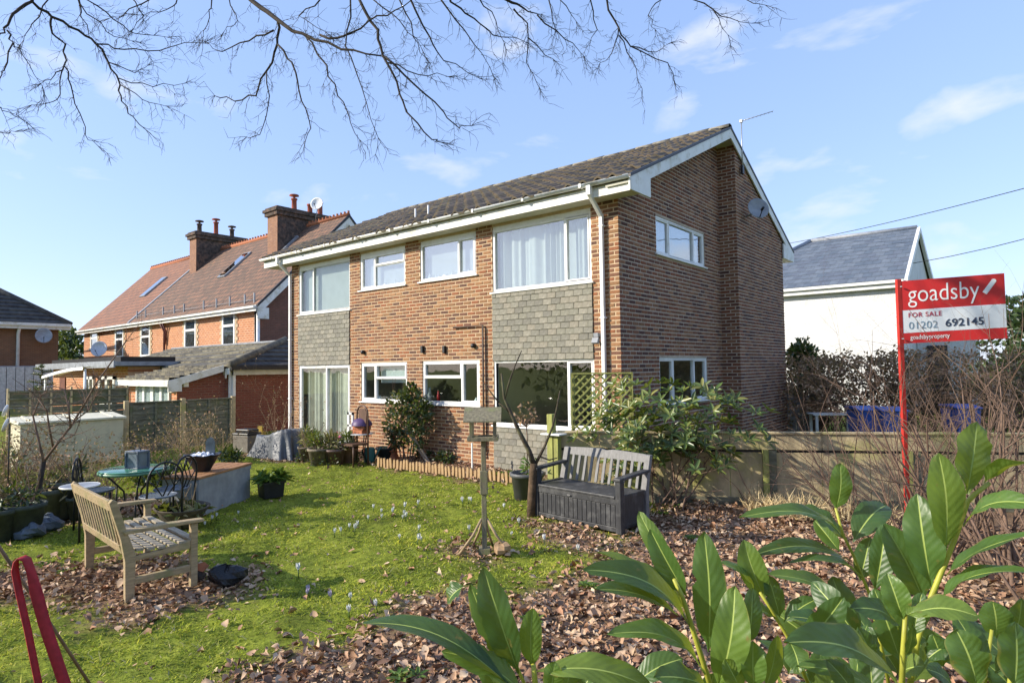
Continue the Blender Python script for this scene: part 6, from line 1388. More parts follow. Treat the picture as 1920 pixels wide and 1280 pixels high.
# bag of leaves beside the wooden bench
p = gnd(425, 1093); t = thing('leaf_sack', 'open black plastic sack spilling leaves by the wooden bench', 'sack', (p.x, p.y, 0), R(40)); m_ = MB(); rock(m_, (0, 0, .075), .14, 21, (1.25, .85, .65), 18); m_.build('plastic', mat('black_plastic_sack', (.012, .013, .017), .3, .4, 6, .9, 16, .02), t)
p = gnd(375, 1085); t = thing('clay_shard', 'broken orange terracotta shard lying near the wooden bench', 'shard', (p.x, p.y, .08), R(20)); m_ = MB(); m_.add([(-.06, 0, 0), (.05, -.02, .0), (.07, .03, .05), (0, .05, .07), (-.06, .03, .05)], [(0, 1, 2, 3, 4)]); o = m_.build('shard', MA['terra'], t); so2 = o.modifiers.new('solid', 'SOLIDIFY'); so2.thickness = .012
m_ = MB(); rock(m_, (-.02, -.02, -.05), .09, 4, (1.2, 1, .5)); m_.build('soil_clod', MA['soil'], t)

# red strap over a cane, lower left
SD = 2.6; q = at(42, 1046, SD); rs_ = thing('red_strap', 'red webbing strap looped over a cane at the lower left corner', 'strap', (q.x, q.y, 0), world=True)
L_pts = [(92, 1420, .0), (72, 1280, .0), (52, 1180, .0), (36, 1110, .0), (28, 1070, .0), (30, 1052, 0), (40, 1044, .01), (50, 1048, .02), (58, 1070, .03), (68, 1110, .03), (84, 1170, .03), (104, 1230, .03), (124, 1290, .03), (160, 1420, .03)]
m_ = MB(); V = []
for i, (x, y, dd) in enumerate(L_pts):
    f = i/(len(L_pts)-1); c = at(x, y, SD+dd+.0); wpx = 4+9*min(1, f*1.1) if i > 7 else 6.5
    w_ = wpx*SD/FPX; side = (_r2*.8+_f*.6).normalized() if i > 8 else (_r2*.45+_f*.9).normalized()
    if 5 <= i <= 8: side = _f*1.0
    w3 = .013 if i < 6 else .022; V += [c-side*w3, c+side*w3]
n = len(L_pts); m_.add(V, [(2*i, 2*i+1, 2*i+3, 2*i+2) for i in range(n-1)], 0, True); o = m_.build('webbing', MA['red'], rs_); sf = o.modifiers.new('solid', 'SOLIDIFY'); sf.thickness = .006; sf.offset = 0
cane(at(-120, 850, SD+.1), gnd(200, 1330, 0), .008, 'thin brown cane holding up the red strap', MA['twig'])

# ------------------------------------------------------------------ beyond the right fence
blue = mat('blue_bin_plastic', (.03, .10, .42), .45, .2, 5, .1)
for k, (px, d, lb) in enumerate(((1620, 13.0, 'blue wheelie bin behind the fence, left of the pair'), (1664, 12.7, 'blue wheelie bin behind the fence, right beside the red post'), (1800, 13.2, 'dark blue wheelie bin half hidden in the bare hedge'))):
    p = at(px, 760, d); t = thing('wheelie_bin', lb, 'bin', (p.x, p.y, 0), R(35), 'wheelie bins behind the low fence')
    m_ = MB(); m_.add([(-.2, -.24, 0), (.2, -.24, 0), (.2, .2, 0), (-.2, .2, 0), (-.24, -.30, .98), (.24, -.30, .98), (.24, .3, .98), (-.24, .3, .98)], [(0, 1, 5, 4), (1, 2, 6, 5), (2, 3, 7, 6), (3, 0, 4, 7), (0, 3, 2, 1)]); m_.build('body', blue, t, bevel=.02)
    m_ = MB(); m_.prism([(-.26, -.33, .985), (-.26, .32, 1.02), (-.26, .32, 1.06), (-.26, 0, 1.08), (-.26, -.33, 1.02)], (.52, 0, 0)); m_.build('lid', blue, t, bevel=.015)
    for x in (-.22, .22): m_ = MB(); m_.tube([(x-.03, .24, .1), (x+.03, .24, .1)], .1, 14); m_.build('wheel', MA['dark'], t)
p = at(1488, 770, 17); t = thing('timber_gate', 'grey vertical-board gate at the back corner of the house', 'gate', (p.x, p.y, 0), R(10))
for k in range(7): MB().bb(-.4+k*.115, -.4+k*.115+.108, 0, .025, 0, 1.12).build('board', MA['lead'], t, bevel=.004)
MB().bb(.42, .54, -.03, .09, 0, 1.16).build('post', MA['fencedark'], t)
p = at(1560, 795, 15); t = thing('patio_table', 'pale slatted garden table behind the fence near the gate', 'table', (p.x, p.y, 0), R(30)); wz = .74
for k in range(5): MB().bb(-.5, .5, -.3+k*.12, -.2+k*.12, wz, wz+.03).build('slat', mat('pale_table', (.6, .6, .55), .7) if k == 0 else bpy.data.materials['pale_table'], t)
for x in (-.42, .42):
    for y in (-.25, .2): MB().bb(x-.03, x+.03, y-.03, y+.03, 0, wz).build('leg', bpy.data.materials['pale_table'], t)
# ------------------------------------------------------------------ overhead tree (trunk stands behind the viewer)
tr = thing('bare_tree', 'large leafless tree whose dark branches hang across the top of the sky', 'tree', (5.4, -13.2, 0), world=True)
TRK = [Vector((5.4, -13.2, -.1)), Vector((5.3, -13.1, 1.5)), Vector((5.15, -12.9, 3.2)), Vector((4.9, -12.4, 5.0))]
m_ = MB(); m_.tube(TRK, [.34, .27, .23, .19], 12); m_.build('trunk', MA['bark'], tr)
hubs = [(at(60, -330, 6.6), .06), (at(420, -300, 6.9), .075), (at(760, -320, 7.0), .075), (at(1080, -300, 7.2), .06), (at(1330, -260, 7.4), .045)]
limb = MB(); top = TRK[-1]
for h, r in hubs:
    mid = top.lerp(h, .5)+Vector((0, 0, .9)); limb.tube([top, top.lerp(mid, .6)+Vector((0, 0, .35)), mid, mid.lerp(h, .6)+Vector((0, 0, .15)), h], [.13, .12, .10, .085, r], 8)
limb.build('limbs', MA['bark'], tr)
BRN = [  # pixel polylines, start radius px
 (4.5, [(60, 3), (33, 20), (15, 47), (0, 63), (-30, 90)]), (4.5, [(60, 3), (97, 32), (147, 57), (180, 83), (203, 117), (222, 150), (227, 180), (240, 213), (273, 243)]),
 (3, [(97, 32), (98, 63), (123, 83), (120, 123), (133, 160), (150, 213), (160, 253), (183, 273)]), (2, [(120, 123), (103, 140), (77, 157)]), (1.8, [(120, 123), (113, 177), (85, 195), (60, 197)]),
 (2.5, [(147, 0), (150, 30), (180, 83)]), (2, [(150, 7), (200, 60), (247, 77)]), (2.2, [(163, 0), (213, 37), (253, 63), (313, 70)]), (2.2, [(180, 83), (233, 93), (300, 95), (347, 80), (380, 80)]),
 (1.8, [(203, 117), (253, 137), (277, 123)]), (1.8, [(223, 147), (287, 163), (343, 157)]), (1.8, [(227, 160), (267, 187), (313, 200)]), (2.5, [(13, 57), (25, 80), (7, 133), (0, 147), (-15, 170)]), (2, [(25, 80), (40, 100), (80, 163)]),
 (1.8, [(330, 7), (300, 23), (253, 28)]), (2, [(397, 0), (393, 33), (380, 77)]), (1.5, [(-10, 200), (15, 210), (35, 220)]), (1.5, [(-10, 243), (10, 250), (28, 247)]),
 (7, [(470, 0), (520, 37), (567, 63), (640, 93), (714, 105)]), (3.2, [(600, 66), (644, 68), (692, 39), (740, 20), (790, -5)]), (4, [(520, 37), (520, 83), (500, 133), (480, 180), (440, 190), (403, 180)]),
 (3, [(520, 83), (547, 117), (560, 167), (580, 227), (573, 263)]), (2, [(500, 133), (503, 197), (487, 253), (463, 257)]), (2.6, [(513, 57), (467, 77), (417, 97), (393, 83)]), (2.6, [(567, 63), (613, 123), (633, 180), (655, 220), (674, 262)]),
 (4, [(674, 0), (709, 57), (718, 105), (744, 153), (762, 210), (810, 262), (827, 267)]), (3, [(718, 105), (775, 157), (832, 210), (862, 241), (884, 236)]), (2, [(727, 118), (784, 140), (840, 144)]), (2.4, [(657, 0), (648, 87), (679, 166), (709, 258)]),
 (2.6, [(770, 0), (806, 70), (832, 114), (893, 144)]), (2.4, [(827, 0), (871, 57), (919, 127)]), (2.8, [(845, 4), (889, 35), (924, 66), (985, 79)]), (4.5, [(935, -4), (970, 8), (1007, 26)]), (2.4, [(963, 17), (989, 44), (987, 118), (1007, 157)]),
 (1.8, [(989, 70), (1037, 111)]), (2.2, [(1007, 28), (1059, 74), (1094, 105)]), (2, [(1029, 0), (1042, 57)]), (2, [(1107, 0), (1120, 57), (1107, 79)]), (3, [(1138, 0), (1160, 52), (1182, 87), (1252, 118), (1263, 149)]), (2, [(1160, 66), (1186, 114), (1204, 166)]),
 (2, [(1160, 52), (1147, 100), (1125, 118)]), (1.8, [(1182, 87), (1230, 98), (1252, 83)]), (2.4, [(1300, 0), (1352, 31), (1409, 44)]), (1.6, [(1339, 22), (1365, 66)]), (2, [(749, 0), (775, 70), (800, 110)]), (2, [(600, 0), (560, 30), (610, 60)]), (2, [(700, 0), (750, 40), (790, 90)]), (1.8, [(900, 0), (930, 40), (945, 80)]), (1.8, [(1050, 0), (1080, 40)]), (1.8, [(430, 0), (445, 40), (420, 60)]), (2, [(250, 0), (270, 30), (250, 55)]), (2, [(280, 0), (230, 30), (205, 35)]), (2, [(90, 0), (60, 45), (45, 75)]), (1.8, [(1240, 0), (1215, 30), (1228, 55)]), (1.6, [(1400, 0), (1435, 10)])]
rr = random.Random(31); tw = MB(); brm = MB(); depth_of = {}
BRS = .68
def bdepth(x): return 6.3+.6*math.sin(x*.006)+.5*(x/1400)
def fine(p, d, ln, r, lvl):
    d = d.normalized(); pts = [p]; q = p; dirs = [d]
    for i in range(3):
        d = (d+_r2*rr.uniform(-.35, .35)+_u2*rr.uniform(-.42, .22)+_f*rr.uniform(-.3, .3)).normalized(); q = q+d*(ln/3); pts.append(q); dirs.append(d)
    tw.tube(pts, [r, r*.8, r*.6, r*.4], 3, cap=False)
    if lvl > 0:
        for k in range(rr.randint(2, 4)):
            i = rr.randint(1, 3); s = rr.choice((-1, 1)); a = rr.uniform(.4, 1.1); side = (dirs[i].cross(_f)).normalized()*s
            fine(pts[i], dirs[i]*math.cos(a)+side*math.sin(a)+_f*rr.uniform(-.25, .25), ln*rr.uniform(.4, .75), r*.7, lvl-1)
px2m = lambda d: d/FPX
for bi, (r0, pl_) in enumerate(BRN):
    dj = rr.uniform(-.12, .12)
    pts = [at(x, y, bdepth(x)+(dj if i else 0)*.0) for i, (x, y) in enumerate(pl_)]
    n = len(pts); rad = [max(.0024, BRS*r0*px2m(6.6)*(1-.72*i/(n-1))) for i in range(n)]
    # subdivide with small wobble
    P2 = [pts[0]]; R2 = [rad[0]]
    for i in range(n-1):
        for t_ in (.33, .67, 1):
            w_ = .0 if t_ == 1 else .022; P2.append(pts[i].lerp(pts[i+1], t_)+Vector((rr.uniform(-w_, w_), rr.uniform(-w_, w_), rr.uniform(-w_, w_)))); R2.append(rad[i]+(rad[i+1]-rad[i])*t_)
    if pl_[0][1] <= 8:
        h = min(hubs, key=lambda q: (q[0]-pts[0]).length)[0]; mid = pts[0].lerp(h, .5)+_u2*.1
        P2 = [h, mid]+P2; R2 = [max(rad[0]*1.8, .02), rad[0]*1.3]+R2
    brm.tube(P2, R2, 6)
    for i in range(1, n):
        seg = pts[i]-pts[i-1]; L0 = seg.length; k = max(2, int(L0/.07))
        for j in range(k):
            t_ = (j+rr.random())/k; p = pts[i-1]+seg*t_; sd2 = seg.normalized(); s = rr.choice((-1, 1)); a = rr.uniform(.35, 1.0)
            side = sd2.cross(_f).normalized()*s; rl = rad[i-1]
            fine(p, sd2*math.cos(a)+side*math.sin(a)+_f*rr.uniform(-.3, .3)-Vector((0, 0, .15)), rr.uniform(.07, .23), min(.0030, rl*.7), 1 if rr.random() < .8 else 2)
    e = (pts[-1]-pts[-2]).normalized()
    for _ in range(3): fine(pts[-1], e+_r2*rr.uniform(-.4, .4)+_u2*rr.uniform(-.3, .3), rr.uniform(.12, .25), .0035, 1)
brm.build('branches', MA['bark'], tr); o = tw.build('twigs', MA['bark'], tr); tag(o, kind='stuff')

# ------------------------------------------------------------------ rhododendron by the fence
rh = thing('rhododendron', 'leggy green rhododendron bush spreading over the low fence', 'shrub', (1.25, -1.15, 0))
rr = random.Random(17); m_ = MB(); tips = []
for _ in range(12): twig_tree(m_, (rr.uniform(-.35, .35), rr.uniform(-.12, .12), 0), (rr.uniform(-.75, .75), rr.uniform(-.3, .45), 1.0), rr.uniform(.75, 1.15), .014, 2, rr, 5, tips=tips, kids=(3, 4), jit=.4, ratio=.6, zlim=1.75)
m_.build('stems', MA['twig'], rh)
pts = []; dirs = []
for q in tips:
    p, d = q
    if p.z > .35 and abs(p.x) < 1.35: pts.append(tuple(p)); dirs.append((d.x*.6+.0, d.y*.6-.25, d.z*.6+.5))
for _ in range(90):
    a = rr.uniform(0, 6.28); u = rr.uniform(0, 1)**.6; zz = rr.uniform(.65, 1.72); k = .55+.5*math.sin((zz-.5)*2.2)
    pts.append((u*k*1.25*math.cos(a)+.05, u*k*.5*math.sin(a)-.02, zz)); dirs.append((math.cos(a)*.5, math.sin(a)*.5-.3, .6))
rosettes('foliage', MA['leaf_rhodo'], rh, pts, dirs, 6, .15, .047, 3, 1.05, .22)

# ------------------------------------------------------------------ evergreens and trees in the background
def evergreen(loc, r, h, label, seed, n=1500, mt=None, name='evergreen_shrub', cat='shrub', ls=.12, trunk=True):
    t = thing(name, label, cat, loc); rr = random.Random(seed); cs = []; rs = []
    for _ in range(16):
        a = rr.uniform(0, 6.28); z = rr.uniform(.12, .92); k = r*math.sin(min(1, (1-z)*1.25+.15)*math.pi/2)*rr.uniform(.2, .75); cs.append((k*math.cos(a), k*math.sin(a), z*h)); rs.append((r*.42*rr.uniform(.6, 1.1), r*.42*rr.uniform(.6, 1.1), h*.16*rr.uniform(.7, 1.2)))
    m_ = MB(); m_.tube([(0, 0, -.1), (0, 0, h*.5), (.05, 0, h*.85)], [r*.07, r*.05, r*.02], 7); 
    for c in cs[:10]: m_.tube([(0, 0, max(.1, c[2]-.3*h)), c], [r*.03, r*.012], 5)
    m_.build('trunk', MA['bark'], t); foliage('crown', mt or MA['leaf_dark'], t, cs, rs, n, ls, ls*.5, seed, .4, .3); return t
p = at(1498, 735, 19); evergreen((p.x, p.y, 0), .9, 2.6, 'dark evergreen bush at the back corner of the house', 5, 2200, ls=.16)
p = at(1880, 640, 20); evergreen((p.x+.6, p.y, 0), 1.9, 3.9, 'dark conifer rising behind the for-sale board at right', 6, 3800, ls=.2, name='conifer', cat='tree')
p = at(1960, 640, 18); evergreen((p.x+.6, p.y, 0), 1.6, 3.1, 'second dark conifer at the right photo edge', 7, 2600, ls=.2, name='conifer', cat='tree')
p = at(122, 660, 60); evergreen((p.x, p.y, 0), 3.2, 6.2, 'dark green tree between the two far left houses', 8, 2600, ls=.42, name='broadleaf_tree', cat='tree')
p = at(140, 700, 52); evergreen((p.x, p.y, 0), 2.6, 3.0, 'pale green shrub below the far tree between the houses', 9, 1400, MA['leaf_olive'], ls=.3)
p = at(78, 720, 24); t = thing('young_conifer', 'small sparse conifer sapling behind the left fence', 'tree', (p.x, p.y, 0)); rr = random.Random(5); m_ = MB(); m_.tube([(0, 0, 0), (0, 0, 2.3)], [.03, .01], 6); br_ = []
for k in range(14):
    z = .9+k*.1; a = k*2.4; l = .55*(1-(z-.9)/1.7)+.12; m_.tube([(0, 0, z), (l*math.cos(a), l*math.sin(a), z+.1)], [.012, .005], 4)
    for q in range(8): f = q/8; br_.append((l*f*math.cos(a), l*f*math.sin(a), z+.1*f))
m_.build('trunk', MA['twig'], t); rosettes('crown', MA['leaf_dark'], t, br_, [(b[0], b[1], .4) for b in br_], 5, .12, .03, 2, .9)

# ------------------------------------------------------------------ hedges and bare shrubs on the right
def hedge(name, a, b, h, label, seed, n, mt, leaves, depth=.5, r=.010, lv=2, ln=1.0):
    a = Vector(a); b = Vector(b); t = thing(name, label, 'hedge', (a+b)/2, world=True); rr = random.Random(seed); m_ = MB(); tips = []; dv = b-a; sdv = Vector((-dv.y, dv.x, 0)).normalized()
    for i in range(n):
        p = a+dv*rr.random()+sdv*rr.uniform(-depth, depth)*.5; twig_tree(m_, p, (rr.uniform(-.5, .5), rr.uniform(-.5, .5), 1.1), h*ln*rr.uniform(.55, .95), r, lv, rr, 4, tips=tips, kids=(3, 4), jit=.4, ratio=.55, zlim=h)
    m_.build('stems', mt, t)
    if leaves:
        off = np.array(tuple(OFF[t.name])); tp_ = [q for q in tips for _ in range(leaves[3])]; P = np.array([tuple(q[0]) for q in tp_])+rng.normal(size=(len(tp_), 3))*.05-off
        V = leaf_cloud(P, rand_dirs(len(P), .3, seed), np.array([tuple(q[1]) for q in tp_])+rand_dirs(len(P), -.2, seed+1)*1.1, leaves[1], leaves[2], .3); np_mesh('leaves', V, LP6, leaves[0], t)
    return t
p, q = at(1512, 760, 16.5), at(1720, 760, 15.2)
hedge('beech_hedge', (p.x, p.y, 0), (q.x, q.y, 0), 2.05, 'brown-leaved bare hedge in front of the white house', 3, 95, MA['twig'], (MA['leaf_dead'], .09, .055, 4), .7, .013)
p, q = at(1720, 760, 15), at(2050, 760, 13)
hedge('bare_hedge', (p.x, p.y, 0), (q.x, q.y, 0), 2.1, 'tall tangled leafless hedge below the for-sale board', 4, 100, MA['twig'], (MA['leaf_dead'], .08, .05, 2), .8, .016)
hedge('bare_hedge', (3.1, .75, 0), (7.4, 3.1, 0), 1.75, 'leafless hedge just behind the low fence at right', 5, 55, MA['twig'], None, .5, .012)
def bareshrub(px, py, d, n, ln, label, seed, mt, r=.014, lv=3, lean=(0, 0), spread=.55):
    p = at(px, py, d); t = thing('bare_shrub', label, 'shrub', (p.x, p.y, 0)); rr = random.Random(seed); m_ = MB()
    for _ in range(n): twig_tree(m_, (rr.uniform(-.15, .15), rr.uniform(-.15, .15), -.02), (rr.uniform(-spread, spread)+lean[0], rr.uniform(-spread, spread)+lean[1], 1), ln*rr.uniform(.7, 1.1), r*rr.uniform(.7, 1.2), lv, rr, 5, kids=(2, 3), jit=.3, ratio=.62)
    m_.build('stems', mt, t)
bareshrub(1600, 900, 7.9, 14, 1.35, 'leafless arching shrub left of the red signpost', 51, MA['twig'], .009, 3, (-.5, -.2), .6)
bareshrub(1700, 920, 6.9, 16, 1.4, 'leafless shrub tangled round the red signpost', 52, MA['twig'], .010, 3, (0, 0), .55)
bareshrub(1790, 900, 6.2, 16, 1.6, 'stout leafless shrub right of the red signpost', 53, MA['twig'], .016, 3, (.1, .1))
bareshrub(1880, 900, 5.6, 15, 1.6, 'leafless shrub with thick stems at the right photo edge', 54, MA['twig'], .018, 3)
bareshrub(1950, 880, 4.8, 10, 1.5, 'nearest leafless shrub leaning in from the right edge', 55, MA['twig'], .014, 3, (-.2, .1))
bareshrub(1250, 930, 8.3, 4, .75, 'thin leafless suckers in front of the rhododendron', 56, MA['twig'], .006, 2, (.2, -.3), .8)
bareshrub(1420, 930, 8.6, 4, .9, 'sparse leafless shrub in front of the fence post', 57, MA['twig'], .007, 2, (.1, -.2), .9)
# dead straw grasses at the fence foot
def straw(px, py, n, h, label, seed, wd=.28):
    p = gnd(px, py); t = thing('dead_grass_clump', label, 'grass clump', (p.x, p.y, 0)); r = np.random.default_rng(seed); a = r.random(n)*6.28; q = np.sqrt(r.random(n))*wd
    B = np.stack([q*np.cos(a), q*np.sin(a)*.5, np.zeros(n)], 1); D = rand_dirs(n, 2.2, seed)*h*(.5+.6*r.random(n))[:, None]; S = rand_dirs(n, 0, seed+1)*.006
    V = np.stack([B-S, B+S, B+D*.55+S*.9, B+D*.55-S*.9, B+D+rand_dirs(n, -1, seed+2)*h*.25], 1); np_mesh('blades', V, [(0, 1, 2, 3), (3, 2, 4)], MA['straw'], t)
straw(1425, 957, 190, .34, 'straw-coloured dead grass clump at the fence post foot', 1, .2); straw(1480, 968, 420, .38, 'large dead grass clump against the fence', 2, .3); straw(1560, 972, 330, .34, 'dead grass clump between fence post and signpost', 3, .3); straw(1640, 978, 220, .3, 'dead grass tuft left of the red signpost', 4, .25)

# ------------------------------------------------------------------ laurel in the foreground
lm, nt, bs = newmat('laurel_leaf')
uvn = N(nt, 'ShaderNodeUVMap'); spx = N(nt, 'ShaderNodeSeparateXYZ'); nt.links.new(uvn.outputs[0], spx.inputs[0])
ab = N(nt, 'ShaderNodeMath', operation='ABSOLUTE'); nt.links.new(spx.outputs[0], ab.inputs[0])
m1 = N(nt, 'ShaderNodeMath', operation='MULTIPLY_ADD'); m1.inputs[1].default_value = -.22; nt.links.new(ab.outputs[0], m1.inputs[0]); nt.links.new(spx.outputs[1], m1.inputs[2])
m2 = N(nt, 'ShaderNodeMath', operation='MULTIPLY'); m2.inputs[1].default_value = 62; nt.links.new(m1.outputs[0], m2.inputs[0])
sn = N(nt, 'ShaderNodeMath', operation='SINE'); nt.links.new(m2.outputs[0], sn.inputs[0])
vein = ramp(nt, sn.outputs[0], [(.86, (0, 0, 0)), (1, (1, 1, 1))])
oi = N(nt, 'ShaderNodeObjectInfo'); basec = ramp(nt, oi.outputs['Random'], [(0, (.040, .095, .036)), (.5, (.065, .135, .040)), (.8, (.10, .18, .042)), (1, (.15, .21, .04))])
n1 = noise(nt, 14, 5, .65); basec = mixc(nt, 1.0, basec, ramp(nt, n1.outputs['Fac'], [(.25, (.55, .6, .6)), (.75, (1.35, 1.3, 1.1))]), 'MULTIPLY')
n4 = noise(nt, 38, 4, .6); sp4 = ramp(nt, n4.outputs['Fac'], [(.66, (0, 0, 0)), (.72, (.8, .8, .8))]); basec = mixc(nt, sp4, basec, (.20, .15, .05))
n5 = noise(nt, 11, 3, .5); edg = N(nt, 'ShaderNodeMath', operation='MULTIPLY'); nt.links.new(n5.outputs['Fac'], edg.inputs[0]); nt.links.new(ab.outputs[0], edg.inputs[1]); basec = mixc(nt, ramp(nt, edg.outputs[0], [(.56, (0, 0, 0)), (.64, (.7, .7, .7))]), basec, (.26, .22, .06))
topc = mixc(nt, mixc(nt, .10, (0, 0, 0), vein, 'MIX'), basec, (.16, .26, .06))
bk = N(nt, 'ShaderNodeNewGeometry'); cc = mixc(nt, bk.outputs['Backfacing'], topc, mixc(nt, vein, (.14, .22, .05), (.2, .27, .07)))
nt.links.new(cc, bs.inputs['Base Color']); bs.inputs['Roughness'].default_value = .40; bs.inputs['Specular IOR Level'].default_value = .45
hn = N(nt, 'ShaderNodeMath', operation='MULTIPLY_ADD'); hn.inputs[1].default_value = .5; nt.links.new(n1.outputs['Fac'], hn.inputs[0]); nt.links.new(sn.outputs[0], hn.inputs[2])
nb = noise(nt, 55, 4, .6); hb = N(nt, 'ShaderNodeMath', operation='MULTIPLY_ADD'); hb.inputs[1].default_value = 2.2; nt.links.new(nb.outputs['Fac'], hb.inputs[0]); nt.links.new(hn.outputs[0], hb.inputs[2])
bump(nt, bs, hb.outputs[0], .16, .0014)
tr_ = N(nt, 'ShaderNodeBsdfTranslucent'); nt.links.new(mixc(nt, .65, basec, (.55, .60, .02)), tr_.inputs[0]); ms = N(nt, 'ShaderNodeMixShader'); ms.inputs[0].default_value = .32
nt.links.new(bs.outputs[0], ms.inputs[1]); nt.links.new(tr_.outputs[0], ms.inputs[2]); nt.links.new(ms.outputs[0], nt.nodes['Material Output'].inputs[0])
MA['laurel'] = lm; MA['midrib'] = mat('laurel_midrib', (.34, .42, .10), .5, .15, 12, 0)
def leaf_mesh(B, T, nrm_, wd, arch=.08, fold=.25, wave=.02, seed=0, asym=0):
    B = Vector(B); T = Vector(T); y = T-B; Ln = y.length; y.normalize(); n = Vector(nrm_); n = (n-y*n.dot(y)).normalized(); x = y.cross(n)
    us = [-1, -.66, -.33, -.045, .045, .33, .66, 1]; nv = 18; V = []; UV = []; rr = random.Random(seed); ph = rr.uniform(0, 6); tw_ = rr.uniform(-.6, .6); nick = [(rr.uniform(.3, .95), rr.choice((-1, 1)), rr.uniform(.08, .3)) for _ in range(rr.choice((0, 0, 1, 2)))]
    for j in range(nv+1):
        v = j/nv
        prof_ = max(0, math.sin(math.pi*v**1.12))**.58 if 0 < v < 1 else 0
        prof_ *= min(1, .10+v*5.0)*.95
        hw = wd/2*max(prof_, .03 if v < .97 else .005)
        cpos = B+y*(Ln*v)+n*(arch*Ln*math.sin(math.pi*v*.9)-arch*.9*Ln*v*v)+x*(asym*Ln*math.sin(math.pi*v))
        for u0 in us:
            u = u0
            for nv_, ns_, na_ in nick:
                if abs(v-nv_) < .04 and u*ns_ > .6: u *= 1-na_
            lift = tw_*u*hw*v+ fold*abs(u)*hw+wave*wd*math.sin(v*17+ph+(2 if u > 0 else 0))*abs(u)**2-.16*hw*u*u
            V.append(cpos+x*(u*hw*(1-.12*fold))+n*lift+(n*-.0012 if abs(u) < .1 else Vector((0, 0, 0)))); UV.append((u, v))
    m = len(us); F = []; MI = []
    for j in range(nv):
        for i in range(m-1): F.append((j*m+i, j*m+i+1, (j+1)*m+i+1, (j+1)*m+i)); MI.append(1 if i == 3 else 0)
    return V, F, MI, UV
lau = thing('laurel_shrub', 'glossy green laurel shrub filling the lower right foreground', 'shrub', (5.35, -8.3, 0), world=True); LO = OFF[lau.name]
def add_leaf(B, T, nrm_, wd, **kw):
    V, F, MI, UV = leaf_mesh(B, T, nrm_, wd, **kw); me = bpy.data.meshes.new('leaf'); me.from_pydata([tuple(Vector(v)-LO) for v in V], [], F); me.materials.append(MA['laurel']); me.materials.append(MA['midrib'])
    me.polygons.foreach_set('material_index', MI); me.polygons.foreach_set('use_smooth', [True]*len(F)); uv = me.uv_layers.new(name='UVMap'); 
    li = np.zeros(len(me.loops), np.int32); me.loops.foreach_get('vertex_index', li); uv.data.foreach_set('uv', np.array(UV)[li].reshape(-1).astype(np.float32))
    return link('leaf', me, lau)
toC = -_f
